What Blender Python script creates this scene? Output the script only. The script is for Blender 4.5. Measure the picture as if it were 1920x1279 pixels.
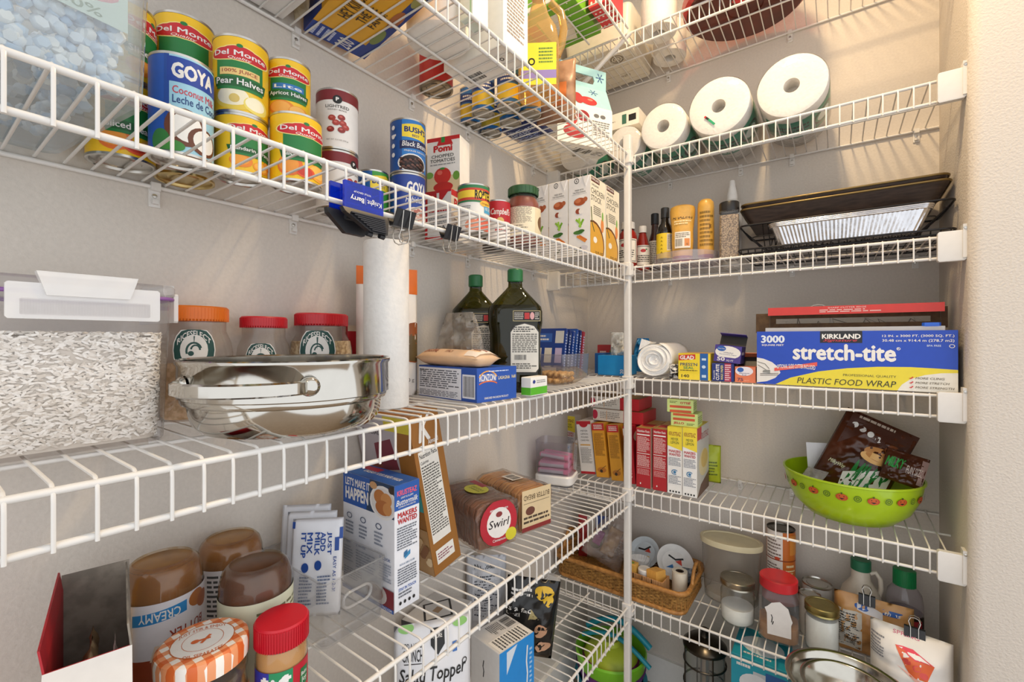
import bpy, bmesh, math, random
from mathutils import Vector, Matrix, noise
for o in list(bpy.data.objects): bpy.data.objects.remove(o)
SC = bpy.context.scene
COL = SC.collection
PI = math.pi
# ------------------------------------------------------------------ camera
F_PX, YAW, HOR = 842.3, 0.6265, 635.8
CX, CY, EYE = 0.8429, -1.7019, 1.30
SN, CS = math.sin(YAW), math.cos(YAW)
cam_d = bpy.data.cameras.new('camera'); cam = bpy.data.objects.new('camera', cam_d); COL.objects.link(cam)
cam.location = (CX, CY, EYE); cam.rotation_euler = (PI/2, 0, YAW)
cam_d.sensor_width = 36; cam_d.lens = 36*F_PX/1920; cam_d.shift_y = -(639.5-HOR)/1920
cam_d.clip_start = 0.02
SC.camera = cam
# ------------------------------------------------------------------ light
SC.view_settings.view_transform = 'Standard'; SC.view_settings.look = 'None'
SC.view_settings.gamma = 1; SC.view_settings.use_curve_mapping = False
SC.view_settings.exposure = 0.03
W_ = bpy.data.worlds.new('world'); SC.world = W_; W_.use_nodes = True
W_.node_tree.nodes['Background'].inputs[0].default_value = (0.95, 0.97, 1.0, 1)
W_.node_tree.nodes['Background'].inputs[1].default_value = 1.4
LAMP = (0.70, -0.74, 2.70); LAMP_W = 15
def lamp_light():
    d = bpy.data.lights.new('ceiling_bulb_offscreen', 'AREA'); d.shape = 'DISK'; d.size = 0.15; d.energy = LAMP_W
    d.color = (1.0, 0.72, 0.40)
    o = bpy.data.objects.new('ceiling_bulb_offscreen', d); COL.objects.link(o); o.location = (LAMP[0], LAMP[1], LAMP[2]-0.09)
    return o
# ------------------------------------------------------------------ pixel -> place helpers (1920x1279 frame)
def ray(u):
    t = (u-960)/F_PX
    return -SN+t*CS, CS+t*SN
def atx(u, x):
    dx, dy = ray(u); return CY+(x-CX)/dx*dy
def aty(u, y):
    dx, dy = ray(u); return CX+(y-CY)/dy*dx
def gp(u, v, z):
    s = (EYE-z)*F_PX/(v-HOR); dx, dy = ray(u)
    return (CX+s*dx, CY+s*dy)
def dep(p): return (p[0]-CX)*-SN+(p[1]-CY)*CS
def zat(v, p): return EYE+(HOR-v)/F_PX*dep(p)
def cyl_at(ul, ur, r=None, x=None, y=None):
    a0, a1 = math.atan((ul-960)/F_PX), math.atan((ur-960)/F_PX)
    am, h = (a0+a1)/2, (a1-a0)/2
    dx, dy = -SN*math.cos(am)+CS*math.sin(am), CS*math.cos(am)+SN*math.sin(am)
    if r is not None: d = r/math.sin(h)
    elif x is not None: d = (x-CX)/dx
    else: d = (y-CY)/dy
    return (CX+d*dx, CY+d*dy, d*math.sin(h))
def tocam(p): return math.atan2(CY-p[1], CX-p[0])
# ------------------------------------------------------------------ materials
def lin(h):
    if not isinstance(h, str): return tuple(h)
    c = [int(h[i:i+2], 16)/255 for i in (0, 2, 4)]
    return tuple(x/12.92 if x <= .04045 else ((x+.055)/1.055)**2.4 for x in c)
MC = {}
def paint(h, rough=.5, metal=0., var=.06, bump=0., scale=60., coat=0., stretch=None):
    k = ('p', h, rough, metal, var, bump, scale, coat, stretch)
    if k in MC: return MC[k]
    m = bpy.data.materials.new('paint_'+(h if isinstance(h, str) else 'rgb')); m.use_nodes = True
    nt = m.node_tree; N = nt.nodes; L = nt.links; b = N['Principled BSDF']
    c = lin(h)
    b.inputs['Roughness'].default_value = rough; b.inputs['Metallic'].default_value = metal
    b.inputs['Coat Weight'].default_value = coat; b.inputs['Base Color'].default_value = (*c, 1)
    if var or bump:
        tc = N.new('ShaderNodeTexCoord'); nz = N.new('ShaderNodeTexNoise'); nz.inputs['Scale'].default_value = scale
        nz.inputs['Detail'].default_value = 3
        if stretch:
            mp = N.new('ShaderNodeMapping'); mp.inputs['Scale'].default_value = stretch
            L.new(tc.outputs['Object'], mp.inputs['Vector']); L.new(mp.outputs[0], nz.inputs['Vector'])
        else: L.new(tc.outputs['Object'], nz.inputs['Vector'])
        if var:
            r = N.new('ShaderNodeValToRGB'); e = r.color_ramp.elements
            e[0].position = .3; e[1].position = .7
            e[0].color = (*[x*(1-var) for x in c], 1); e[1].color = (*[min(1, x*(1+var)) for x in c], 1)
            L.new(nz.outputs['Fac'], r.inputs['Fac']); L.new(r.outputs['Color'], b.inputs['Base Color'])
        if bump:
            bp = N.new('ShaderNodeBump'); bp.inputs['Strength'].default_value = bump; bp.inputs['Distance'].default_value = .002
            L.new(nz.outputs['Fac'], bp.inputs['Height']); L.new(bp.outputs['Normal'], b.inputs['Normal'])
    MC[k] = m; return m
def twotone(h1, h2, scale=60., lo=.45, hi=.55, rough=.5, bump=0., stretch=None, detail=4, metal=0.):
    k = ('tt', h1, h2, scale, lo, hi, rough, bump, stretch, metal)
    if k in MC: return MC[k]
    m = bpy.data.materials.new('mottled'); m.use_nodes = True
    nt = m.node_tree; N = nt.nodes; L = nt.links; b = N['Principled BSDF']
    tc = N.new('ShaderNodeTexCoord'); nz = N.new('ShaderNodeTexNoise'); mp = N.new('ShaderNodeMapping')
    if stretch: mp.inputs['Scale'].default_value = stretch
    nz.inputs['Scale'].default_value = scale; nz.inputs['Detail'].default_value = detail
    L.new(tc.outputs['Object'], mp.inputs['Vector']); L.new(mp.outputs[0], nz.inputs['Vector'])
    r = N.new('ShaderNodeValToRGB'); e = r.color_ramp.elements
    e[0].position = lo; e[1].position = hi; e[0].color = (*lin(h1), 1); e[1].color = (*lin(h2), 1)
    L.new(nz.outputs['Fac'], r.inputs['Fac']); L.new(r.outputs['Color'], b.inputs['Base Color'])
    b.inputs['Roughness'].default_value = rough; b.inputs['Metallic'].default_value = metal
    if bump:
        bp = N.new('ShaderNodeBump'); bp.inputs['Strength'].default_value = bump; bp.inputs['Distance'].default_value = .002
        L.new(nz.outputs['Fac'], bp.inputs['Height']); L.new(bp.outputs['Normal'], b.inputs['Normal'])
    MC[k] = m; return m
def clear(tint='ffffff', haze=.05, rough=.04, hcol='ffffff', wrinkle=0., ior=1.45):
    k = ('c', tint, haze, rough, hcol, wrinkle, ior)
    if k in MC: return MC[k]
    m = bpy.data.materials.new('clear_plastic'); m.use_nodes = True
    nt = m.node_tree; N = nt.nodes; L = nt.links
    N.remove(N['Principled BSDF']); out = N['Material Output']
    tr = N.new('ShaderNodeBsdfTransparent'); tr.inputs[0].default_value = (*lin(tint), 1)
    df = N.new('ShaderNodeBsdfDiffuse'); df.inputs[0].default_value = (*lin(hcol), 1)
    gl = N.new('ShaderNodeBsdfGlossy'); gl.inputs['Roughness'].default_value = rough
    lw = N.new('ShaderNodeLayerWeight'); lw.inputs[0].default_value = .5
    pw = N.new('ShaderNodeMath'); pw.operation = 'POWER'; pw.inputs[1].default_value = 4.; L.new(lw.outputs['Facing'], pw.inputs[0])
    fr = N.new('ShaderNodeMath'); fr.operation = 'MULTIPLY_ADD'; fr.inputs[1].default_value = .75; fr.inputs[2].default_value = .045; L.new(pw.outputs[0], fr.inputs[0])
    m1 = N.new('ShaderNodeMixShader'); m1.inputs[0].default_value = haze
    m2 = N.new('ShaderNodeMixShader')
    L.new(tr.outputs[0], m1.inputs[1]); L.new(df.outputs[0], m1.inputs[2])
    L.new(fr.outputs[0], m2.inputs[0]); L.new(m1.outputs[0], m2.inputs[1]); L.new(gl.outputs[0], m2.inputs[2])
    L.new(m2.outputs[0], out.inputs['Surface'])
    if wrinkle:
        tc = N.new('ShaderNodeTexCoord'); nz = N.new('ShaderNodeTexNoise'); nz.inputs['Scale'].default_value = 28; nz.inputs['Distortion'].default_value = 1.5
        L.new(tc.outputs['Object'], nz.inputs['Vector'])
        bp = N.new('ShaderNodeBump'); bp.inputs['Strength'].default_value = wrinkle; bp.inputs['Distance'].default_value = .01
        L.new(nz.outputs['Fac'], bp.inputs['Height'])
        for s in (gl, df): L.new(bp.outputs['Normal'], s.inputs['Normal'])
        L.new(bp.outputs['Normal'], lw.inputs['Normal'])
    MC[k] = m; return m
WHITE = paint('dedbd6', .35, var=.02)
WIRE = paint('e0ddd8', .3, var=.02)
STEEL = paint('c9c6c0', .12, 1., var=.03)
TIN = paint('c4c1ba', .28, 1., var=.05)
GOLD = paint('c9b27a', .3, 1., var=.05)
BLACK = paint('15151a', .4, var=.05)
WIREM = paint('c8c4bc', .25, 1.)
def C(h, rough=.45): return paint(h, rough, var=.03)
# ------------------------------------------------------------------ mesh builder
class MB:
    def __init__(s): s.v = []; s.f = []; s.m = []; s.mats = []
    def mi(s, mat):
        if mat not in s.mats: s.mats.append(mat)
        return s.mats.index(mat)
    def add(s, vs, fs, mat, M=None):
        n = len(s.v); i = s.mi(mat)
        s.v += [tuple(M @ Vector(p)) if M else tuple(p) for p in vs]
        s.f += [[q+n for q in f] for f in fs]; s.m += [i]*len(fs); return s
    def box(s, x0, y0, z0, x1, y1, z1, mat, M=None):
        vs = [(x, y, z) for z in (z0, z1) for x, y in ((x0, y0), (x1, y0), (x1, y1), (x0, y1))]
        return s.add(vs, [(3, 2, 1, 0), (4, 5, 6, 7), (0, 1, 5, 4), (1, 2, 6, 5), (2, 3, 7, 6), (3, 0, 4, 7)], mat, M)
    def loft(s, rings, mat, cap0=True, cap1=True, closed=True, M=None):
        n = len(rings[0]); vs = [p for r in rings for p in r]; fs = []
        for i in range(len(rings)-1):
            for j in range(n if closed else n-1):
                k = (j+1) % n; fs.append((i*n+j, i*n+k, (i+1)*n+k, (i+1)*n+j))
        if cap0: fs.append(tuple(reversed(range(n))))
        if cap1: fs.append(tuple(range((len(rings)-1)*n, len(rings)*n)))
        return s.add(vs, fs, mat, M)
    def lathe(s, prof, mat, seg=32, cap0=False, cap1=False, M=None, sx=1., sy=1.):
        rings = [[(r*sx*math.cos(2*PI*j/seg), r*sy*math.sin(2*PI*j/seg), z) for j in range(seg)] for r, z in prof]
        return s.loft(rings, mat, cap0, cap1, True, M)
    def prism(s, out, z0, z1, mat, bev=0., M=None, cap0=True, cap1=True, top=1.):
        cx = sum(p[0] for p in out)/len(out); cy = sum(p[1] for p in out)/len(out)
        def ring(z, ins, k=1.):
            r = []
            for x, y in out:
                dx, dy = x-cx, y-cy; d = max(math.hypot(dx, dy), 1e-9); q = k*(1-ins/d)
                r.append((cx+dx*q, cy+dy*q, z))
            return r
        rs = [ring(z0, 0), ring(z1, 0, top)] if bev <= 0 else [ring(z0, bev), ring(z0+bev, 0), ring(z1-bev, 0, top), ring(z1, bev, top)]
        return s.loft(rs, mat, cap0, cap1, True, M)
    def tube(s, pts, r, mat, n=6, closed=False, M=None, caps=True):
        P = [Vector(p) for p in pts]; rings = []; up = None; N = len(P)
        for i, p in enumerate(P):
            if closed: t = P[(i+1) % N]-P[i-1]
            else: t = P[min(i+1, N-1)]-P[max(i-1, 0)]
            t.normalize()
            if up is None:
                a = Vector((0, 0, 1)) if abs(t.z) < .9 else Vector((1, 0, 0)); up = (a-t*a.dot(t)).normalized()
            else:
                up = up-t*up.dot(t); up.normalize()
            q = t.cross(up); rr = r[i] if isinstance(r, (list, tuple)) else r
            rings.append([tuple(p+(up*math.cos(2*PI*j/n)+q*math.sin(2*PI*j/n))*rr) for j in range(n)])
        if closed: rings.append(rings[0])
        return s.loft(rings, mat, caps and not closed, caps and not closed, True, M)
    def mesh(s, name, smooth=35):
        me = bpy.data.meshes.new(name); me.from_pydata(s.v, [], s.f)
        for m in s.mats: me.materials.append(m)
        me.polygons.foreach_set('material_index', s.m); me.update()
        if smooth:
            me.polygons.foreach_set('use_smooth', [True]*len(me.polygons)); me.set_sharp_from_angle(angle=math.radians(smooth))
        return me
    def build(s, name, parent=None, smooth=35, fix=True):
        me = s.mesh(name, smooth)
        if fix:
            bm = bmesh.new(); bm.from_mesh(me); bmesh.ops.recalc_face_normals(bm, faces=bm.faces); bm.to_mesh(me); bm.free()
        return link(name, me, parent)
def link(name, me, parent=None):
    o = bpy.data.objects.new(name, me); COL.objects.link(o)
    if parent: o.parent = parent
    return o
def tag(o, label, cat, group=None, kind=None):
    o['label'] = label; o['category'] = cat
    if group: o['group'] = group
    if kind: o['kind'] = kind
    return o
def thing(name, label, cat, loc=(0, 0, 0), rz=0., group=None, rot=None):
    o = bpy.data.objects.new(name, None); COL.objects.link(o); o.empty_display_size = .02
    o.location = loc; o.rotation_euler = rot if rot else (0, 0, rz)
    return tag(o, label, cat, group)
def place(o, loc, rz=0., rot=None):
    o.location = loc; o.rotation_euler = rot if rot else (0, 0, rz); return o
def struct(o): o['kind'] = 'structure'; return o
def rrect(w, d, r, n=4, cx=0., cy=0.):
    out = []
    for sx, sy, a0 in ((1, 1, 0), (-1, 1, 90), (-1, -1, 180), (1, -1, 270)):
        for i in range(n+1):
            a = math.radians(a0+90*i/n); out.append((cx+sx*(w/2-r)+r*math.cos(a), cy+sy*(d/2-r)+r*math.sin(a)))
    return out
# ------------------------------------------------------------------ print on surfaces
TXT = {}
def text_geo(body, bold=0., shear=0.):
    k = (body, bold, shear)
    if k in TXT: return TXT[k]
    cu = bpy.data.curves.new('t', 'FONT'); cu.body = body; cu.size = 1; cu.offset = 0; cu.shear = shear; cu.resolution_u = 2
    ob = bpy.data.objects.new('t', cu); me = bpy.data.meshes.new_from_object(ob)
    vs = [(v.co.x, v.co.y) for v in me.vertices]; fs = [tuple(p.vertices) for p in me.polygons]
    bpy.data.meshes.remove(me); bpy.data.objects.remove(ob); bpy.data.curves.remove(cu)
    x0 = min(v[0] for v in vs); x1 = max(v[0] for v in vs); y0 = min(v[1] for v in vs); y1 = max(v[1] for v in vs)
    vs = [((x-x0)/(x1-x0), (y-y0)/(y1-y0)) for x, y in vs]
    TXT[k] = (vs, fs, x1-x0, y1-y0); return TXT[k]
class Flat:
    def __init__(s, O, U, V, w, h):
        s.O, s.U, s.V = Vector(O), Vector(U).normalized(), Vector(V).normalized(); s.w, s.h = w, h; s.N = s.U.cross(s.V); s.step = 0
    def pt(s, x, y, off): return tuple(s.O+s.U*x+s.V*y+s.N*off)
class Cyl:                      # x runs round the can (metres), 0 at angle a0; centred
    def __init__(s, r, z0, h, a0, span=2*PI, r2=None, sy=1.):
        s.r, s.z0, s.h, s.a0, s.w = r, z0, h, a0-span/2, r*span; s.step = r*.13; s.r2 = r2 if r2 else r; s.sy = sy
    def pt(s, x, y, off):
        a = s.a0+x/s.r; rr = s.r+(s.r2-s.r)*y/s.h+off
        return (rr*math.cos(a), rr*math.sin(a)*s.sy, s.z0+y)
class Fn:                       # any parametric sheet f(x01, y01, off)
    def __init__(s, f, w, h, step): s.fn, s.w, s.h, s.step = f, w, h, step
    def pt(s, x, y, off): return s.fn(x/s.w, y/s.h, off)
def decal(mb, S, items, base=.0003, dz=.00006):
    w, h = S.w, S.h; seq = []
    for li, it in enumerate(items):            # bold lettering: a few shifted layers
        o_ = it[7] if it[0] == 't' and len(it) > 7 else {}; b_ = o_.get('b', .012)
        if it[0] == 't' and b_ > .005:
            _, _, fw, fh = text_geo(it[1], 0, o_.get('s', 0.)); x0, y0, x1, y1 = it[2:6]
            if o_.get('rot'): fw, fh = fh, fw
            ex, ey = b_*(x1-x0)/fw, b_*(y1-y0)/fh
            for q, (ax, ay) in enumerate(((-1, 0), (1, 0), (0, .8), (0, -.8))):
                seq.append((li+.2*q, ('t', it[1], x0+ex+ax*ex, y0+ey+ay*ey, x1-ex+ax*ex, y1-ey+ay*ey, it[6], {**o_, 'b': 0})))
        else: seq.append((li, it))
    for lf, it in seq:
        k = it[0]; off = base+dz*lf; li = int(lf)
        if k == 'r':
            x0, y0, x1, y1, col = it[1:6]; vs = [(x0, y0), (x1, y0), (x1, y1), (x0, y1)]; fs = [(0, 1, 2, 3)]
        elif k == 'e':
            cx, cy, rx, ry, col = it[1:6]; n = 20
            vs = [(cx+rx*math.cos(2*PI*i/n), cy+ry*math.sin(2*PI*i/n)) for i in range(n)]; fs = [tuple(range(n))]
        elif k == 'p':
            vs, col = it[1:3]; fs = [tuple(range(len(vs)))]
        elif k == 't':
            body, x0, y0, x1, y1, col = it[1:7]; opt = it[7] if len(it) > 7 else {}
            g, fs = text_geo(body, 0, opt.get('s', 0.))[:2]
            vs = [(x0+(x1-x0)*x, y0+(y1-y0)*y) for x, y in g]
            if opt.get('arc'):          # bend upward in the middle
                vs = [(x, y+opt['arc']*(1-((2*x-x0-x1)/(x1-x0))**2)) for x, y in vs]
            if opt.get('flip'): vs = [(x0+x1-x, y0+y1-y) for x, y in vs]
            if opt.get('rot'):          # quarter turn: text reads upward / downward within the box
                q = opt['rot']; g2 = [((1-y, x) if q > 0 else (y, 1-x)) for x, y in g]
                vs = [(x0+(x1-x0)*x, y0+(y1-y0)*y) for x, y in g2]
        elif k == 'f':          # illegible fine print
            x0, y0, x1, y1, rows, col = it[1:7]; rnd = random.Random(li*7+rows); vs = []; fs = []
            rh = (y1-y0)/rows
            for r in range(rows):
                y = y1-(r+.75)*rh; x = x0; end = x1-(x1-x0)*rnd.choice([0, 0, .05, .25])
                while x < end-.01*(x1-x0):
                    ln = min((x1-x0)*rnd.uniform(.06, .2), end-x); n = len(vs)
                    vs += [(x, y), (x+ln, y), (x+ln, y+rh*.5), (x, y+rh*.5)]; fs.append((n, n+1, n+2, n+3)); x += ln+(x1-x0)*.025
        elif k == 'ring':
            cx, cy, rx, ry, t, col = it[1:7]; n = 24; vs = []; fs = []
            for i in range(n):
                a = 2*PI*i/n; vs += [(cx+rx*math.cos(a), cy+ry*math.sin(a)), (cx+rx*(1-t)*math.cos(a), cy+ry*(1-t)*math.sin(a))]
            for i in range(n): j = (i+1) % n; fs.append((2*i, 2*j, 2*j+1, 2*i+1))
        elif k == 'l':          # stroke
            pts, lw, col = it[1:4]; vs = []; fs = []
            for i, (x, y) in enumerate(pts):
                a = pts[max(i-1, 0)]; b = pts[min(i+1, len(pts)-1)]
                dx, dy = (b[0]-a[0])*w, (b[1]-a[1])*h; d = math.hypot(dx, dy) or 1
                vs += [(x-dy/d*lw/w, y+dx/d*lw/h), (x+dy/d*lw/w, y-dx/d*lw/h)]
            for i in range(len(pts)-1): fs.append((2*i, 2*i+1, 2*i+3, 2*i+2))
        elif k == 'bars':
            x0, y0, x1, y1, col = it[1:6]; rnd = random.Random(li); vs = []; fs = []; x = x0
            while x < x1:
                ln = (x1-x0)*rnd.choice([.012, .02, .035]); n = len(vs)
                vs += [(x, y0), (x+ln, y0), (x+ln, y1), (x, y1)]; fs.append((n, n+1, n+2, n+3)); x += ln+(x1-x0)*rnd.choice([.012, .02, .03])
        if isinstance(col, str): col = C(col)
        if k in 'eprl' and len(k) == 1 and not getattr(S, 'free', 0): vs = [((min(max(x, 0), 1) if not isinstance(S, Cyl) else x), min(max(y, 0), 1)) for x, y in vs]
        P = [(x*w, y*h) for x, y in vs]
        if S.step:
            bm = bmesh.new(); bv = [bm.verts.new((x, y, 0)) for x, y in P]
            for f in fs:
                try: bm.faces.new([bv[i] for i in f])
                except ValueError: pass
            xs = [p[0] for p in P]; ys = [p[1] for p in P]
            steps = [(0, min(xs), max(xs), S.step)]
            if isinstance(S, Fn): steps.append((1, min(ys), max(ys), S.step))
            for ax, a, b, st in steps:
                q = math.ceil(a/st)*st
                while q < b:
                    co = (q, 0, 0) if ax == 0 else (0, q, 0); no = (1, 0, 0) if ax == 0 else (0, 1, 0)
                    bmesh.ops.bisect_plane(bm, geom=bm.verts[:]+bm.edges[:]+bm.faces[:], plane_co=co, plane_no=no, dist=1e-7); q += st
            bm.verts.index_update()
            P = [(v.co.x, v.co.y) for v in bm.verts]; fs = [tuple(v.index for v in f.verts) for f in bm.faces]; bm.free()
        mb.add([S.pt(x, y, off) for x, y in P], fs, col)
    return mb
def stroke_arc(cx, cy, rx, ry, a0, a1, n=10):
    return [(cx+rx*math.cos(math.radians(a0+(a1-a0)*i/n)), cy+ry*math.sin(math.radians(a0+(a1-a0)*i/n))) for i in range(n+1)]
# ------------------------------------------------------------------ generic things
def carton(name, label, cat, p1, p2, d, h, z, body, faces={}, group=None, bev=.0015, tilt=None, lift=0.):
    """box whose viewer-side bottom edge runs p1 -> p2 (viewer left to right), depth d away from the viewer"""
    dx, dy = p2[0]-p1[0], p2[1]-p1[1]; w = math.hypot(dx, dy); a = math.atan2(dy, dx)
    mb = MB(); mb.prism([(0, 0), (w, 0), (w, d), (0, d)], 0, h, paint(body, .45, var=.03) if isinstance(body, str) else body, bev)
    o = mb.build(name, None, 20)
    o.location = (p1[0], p1[1], z+lift); o.rotation_euler = (0, 0, a); tag(o, label, cat, group)
    if tilt: o.rotation_euler = (tilt[0], tilt[1], a)
    box_print(o, w, d, h, faces)
    return o
def box_print(o, w, d, h, faces, name='printed_panel'):
    FR = {'front': ((0, 0, 0), (1, 0, 0), (0, 0, 1), w, h), 'right': ((w, 0, 0), (0, 1, 0), (0, 0, 1), d, h),
          'left': ((0, d, 0), (0, -1, 0), (0, 0, 1), d, h), 'back': ((w, d, 0), (-1, 0, 0), (0, 0, 1), w, h),
          'top': ((0, 0, h), (1, 0, 0), (0, 1, 0), w, d), 'bottom': ((0, d, 0), (1, 0, 0), (0, -1, 0), w, d)}
    if faces:
        for k, items in faces.items():
            mp = MB(); decal(mp, Flat(*FR[k]), items); mp.build(name, o, 0, fix=False)
def can(name, label, pos, h, z, sleeve, items=(), rot=0., group=None, cat='can', lip=TIN, seg=36, bare=.004, lidcol=None):
    X, Y, r = pos; a0 = tocam(pos)+math.radians(rot)
    o = thing(name, label, cat, (X, Y, z), 0, group)
    mb = MB(); t = .0012
    mb.lathe([(0, .003), (r*.55, .003), (r*.6, .0045), (r*.86, .0045), (r*.9, .0012), (r*.95, 0), (r, .0008), (r, .004), (r-t, .0048),
              (r-t, h-.0048), (r, h-.004), (r, h-.0008), (r*.96, h), (r*.92, h-.004), (r*.7, h-.004), (r*.66, h-.0028), (0, h-.003)], lip, seg)
    mb.build('tin_body', o, 30)
    ms = MB(); S = Cyl(r-t*.3, bare, h-2*bare, a0)
    ms.lathe([(r-t*.35, bare), (r-t*.35, h-bare)], paint(sleeve, .35, var=.03) if isinstance(sleeve, str) else sleeve, seg)
    decal(ms, S, items); ms.build('paper_label', o, 40, fix=False)
    return o
def jar(name, label, pos, z, prof, mat, cap=None, capmat=None, fill=None, fillmat=None, cat='jar', seg=32, sx=1., sy=1., rz=0., group=None, ribs=0, oval=False):
    o = thing(name, label, cat, (pos[0], pos[1], z), rz, group)
    mb = MB(); mb.lathe([(0, prof[0][1])]+prof, mat, seg, sx=sx, sy=sy); mb.build('jar_body' if cat == 'jar' else 'bottle_body', o, 40)
    if fill:
        mf = MB(); mf.lathe([(0, fill[0][1])]+fill+[(0, fill[-1][1])], fillmat, seg, sx=sx, sy=sy); mf.build('contents', o, 40)
    if cap:
        mc = MB(); cs = (sx, sy) if oval else (1., 1.); mc.lathe(cap+[(0, cap[-1][1])], capmat, seg, sx=cs[0], sy=cs[1])
        if ribs:
            R = max(c[0] for c in cap); za, zb = cap[0][1], cap[-1][1]-.003
            for i in range(ribs):
                a = 2*PI*i/ribs; M = Matrix.Diagonal((cs[0], cs[1], 1, 1)) @ Matrix.Rotation(a, 4, 'Z') @ Matrix.Translation((R, 0, 0)); mc.box(-.0006, -.0007, za, .0007, .0007, zb, capmat, M)
        mc.build('lid', o, 30)
    return o
def pillow_fn(w, h, d, seed=0, wr=.004, pt=.6, pb=.6, base=0., pinch=.0, ex=2.6):
    """front sheet of a bag: x01, y01 -> point (x in [-w/2,w/2], y towards -Y, z up)"""
    def f(side):
        def g(u, v, off):
            u = min(max(u, 0), 1); v = min(max(v, 0), 1)
            e = max(0., 1-abs(2*u-1)**ex)**.6
            top = min(1., ((1-v)/max(pt, 1e-3)))**.7 if pt else 1.
            bot = min(1., (v/max(pb, 1e-3)))**.6 if pb else 1.
            t = d/2*e*(base+(1-base)*top)*bot
            n = noise.noise(Vector((u*5+seed*3.1, v*5*h/w+seed, seed*1.7+side)))*wr + noise.noise(Vector((u*13+seed, v*13*h/w, side+seed)))*wr*.5
            t += n*min(1, 6*min(u, 1-u, v+.02, 1-v+.02))
            x = (u-.5)*w*(1-pinch*v*v)
            return (x, -side*(t+off), v*h)
        return g
    return f(1), f(-1)
def pouch(name, label, cat, pos, w, h, d, z, rz, mat, items=(), seed=0, group=None, nx=18, ny=22, backmat=None, tilt=0., backitems=(), **kw):
    fr, bk = pillow_fn(w, h, d, seed, **kw)
    mb = MB()
    for fn, m in ((fr, mat), (bk, backmat or mat)):
        vs = [fn(i/nx, j/ny, 0) for j in range(ny+1) for i in range(nx+1)]
        fs = [(j*(nx+1)+i, j*(nx+1)+i+1, (j+1)*(nx+1)+i+1, (j+1)*(nx+1)+i) for j in range(ny) for i in range(nx)]
        mb.add(vs, fs, m)
    me = mb.mesh(name, 60); bm = bmesh.new(); bm.from_mesh(me); bmesh.ops.remove_doubles(bm, verts=bm.verts, dist=.0002)
    bmesh.ops.recalc_face_normals(bm, faces=bm.faces); bm.to_mesh(me); bm.free()
    o = link(name, me); tag(o, label, cat, group); place(o, (pos[0], pos[1], z), rot=(tilt, 0, rz))
    if items or backitems:
        mp = MB()
        if items: decal(mp, Fn(fr, w, h, w/14), items, base=.0008)
        mp.build('printed_panel', o, 60, fix=False)
    return o
def face_rz(p): return tocam(p)+PI/2      # local -Y looks at the camera
def dup(root, loc=None, rz=None, label=None, group=None):
    r = root.copy(); COL.objects.link(r)
    if loc: r.location = loc
    if rz is not None: r.rotation_euler = (0, 0, rz)
    if label: r['label'] = label
    if group: r['group'] = group
    for ch in root.children:
        c = ch.copy(); COL.objects.link(c); c.parent = r
        for g in ch.children:
            e = g.copy(); COL.objects.link(e); e.parent = c
    return r
# ================================================================== the room
WX, DL, DB = 1.072, 0.305, 0.305
ZT, ZA, ZB, ZC, ZD, ZE = 2.287, 1.8866, 1.5299, 1.171, 0.8148, 0.449
LENY = -2.05
WALL = paint('d3cbc1', .75, var=.035, bump=.35, scale=170)
WALL2 = paint('d3cbc1', .75, var=.03, bump=.8, scale=210)
TRIM = paint('eeece8', .4, var=.02)
def wall(name, x0, y0, z0, x1, y1, z1, m): return struct(MB().box(x0, y0, z0, x1, y1, z1, m).build(name, None, 0))
wall('wall_left', -.12, -2.6, 0, 0, .12, 2.76, WALL)
wall('wall_back', 0, 0, 0, 1.6, .12, 2.76, WALL)
wall('floor', -.12, -3.4, -.05, 2.2, .12, 0, twotone('a38f78', '8d7a65', 6, .3, .7, .45, stretch=(1, 8, 1)))
wall('ceiling', -.12, -2.6, 2.76, 1.6, .12, 2.82, paint('ece8e0', .8, bump=.3, scale=120))
# right stub wall with a bullnose end
mb = MB(); R = .022; ye = -.348; xt = 1.30
out = [(WX, 0)]+[(WX+R-R*math.cos(math.radians(a)), ye+R-R*math.sin(math.radians(a))) for a in range(0, 91, 15)]+[(xt-R+R*math.sin(math.radians(a)), ye+R-R*math.cos(math.radians(a))) for a in range(0, 91, 15)]+[(xt, 0)]
mb.prism(out, 0, 2.76, WALL2); struct(mb.build('wall_right', None, 30))
def bboard(name, pts):
    mb = MB(); mb.box(*pts, TRIM); o = mb.build(name, None, 0); return struct(o)
bboard('baseboard_back', (.014, -.014, 0, WX, 0, .105)); bboard('baseboard_left', (0, -2.6, 0, .014, 0, .105))
bboard('baseboard_right', (WX-.014, -.33, 0, WX, -.014, .105))
# ------------------------------------------------------------------ ceiling lamp
o = thing('ceiling_light_offscreen', 'round frosted flush ceiling light above the pantry shelves', 'light', (LAMP[0], LAMP[1], 2.76))
MB().lathe([(0, 0), (.12, 0), (.12, -.02), (.105, -.022)], TRIM, 32).build('lamp_base', o)
ll = lamp_light()
ll.parent = o; ll.location = (0, 0, -.10)
dm = bpy.data.materials.new('lamp_glass'); dm.use_nodes = True
dm.node_tree.nodes['Principled BSDF'].inputs['Emission Color'].default_value = (1, .82, .6, 1)
dm.node_tree.nodes['Principled BSDF'].inputs['Emission Strength'].default_value = 4
MB().lathe([(.1, -.022), (.095, -.045), (.075, -.068), (.04, -.08), (0, -.083)], dm, 32).build('lamp_dome_offscreen', o)
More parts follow.
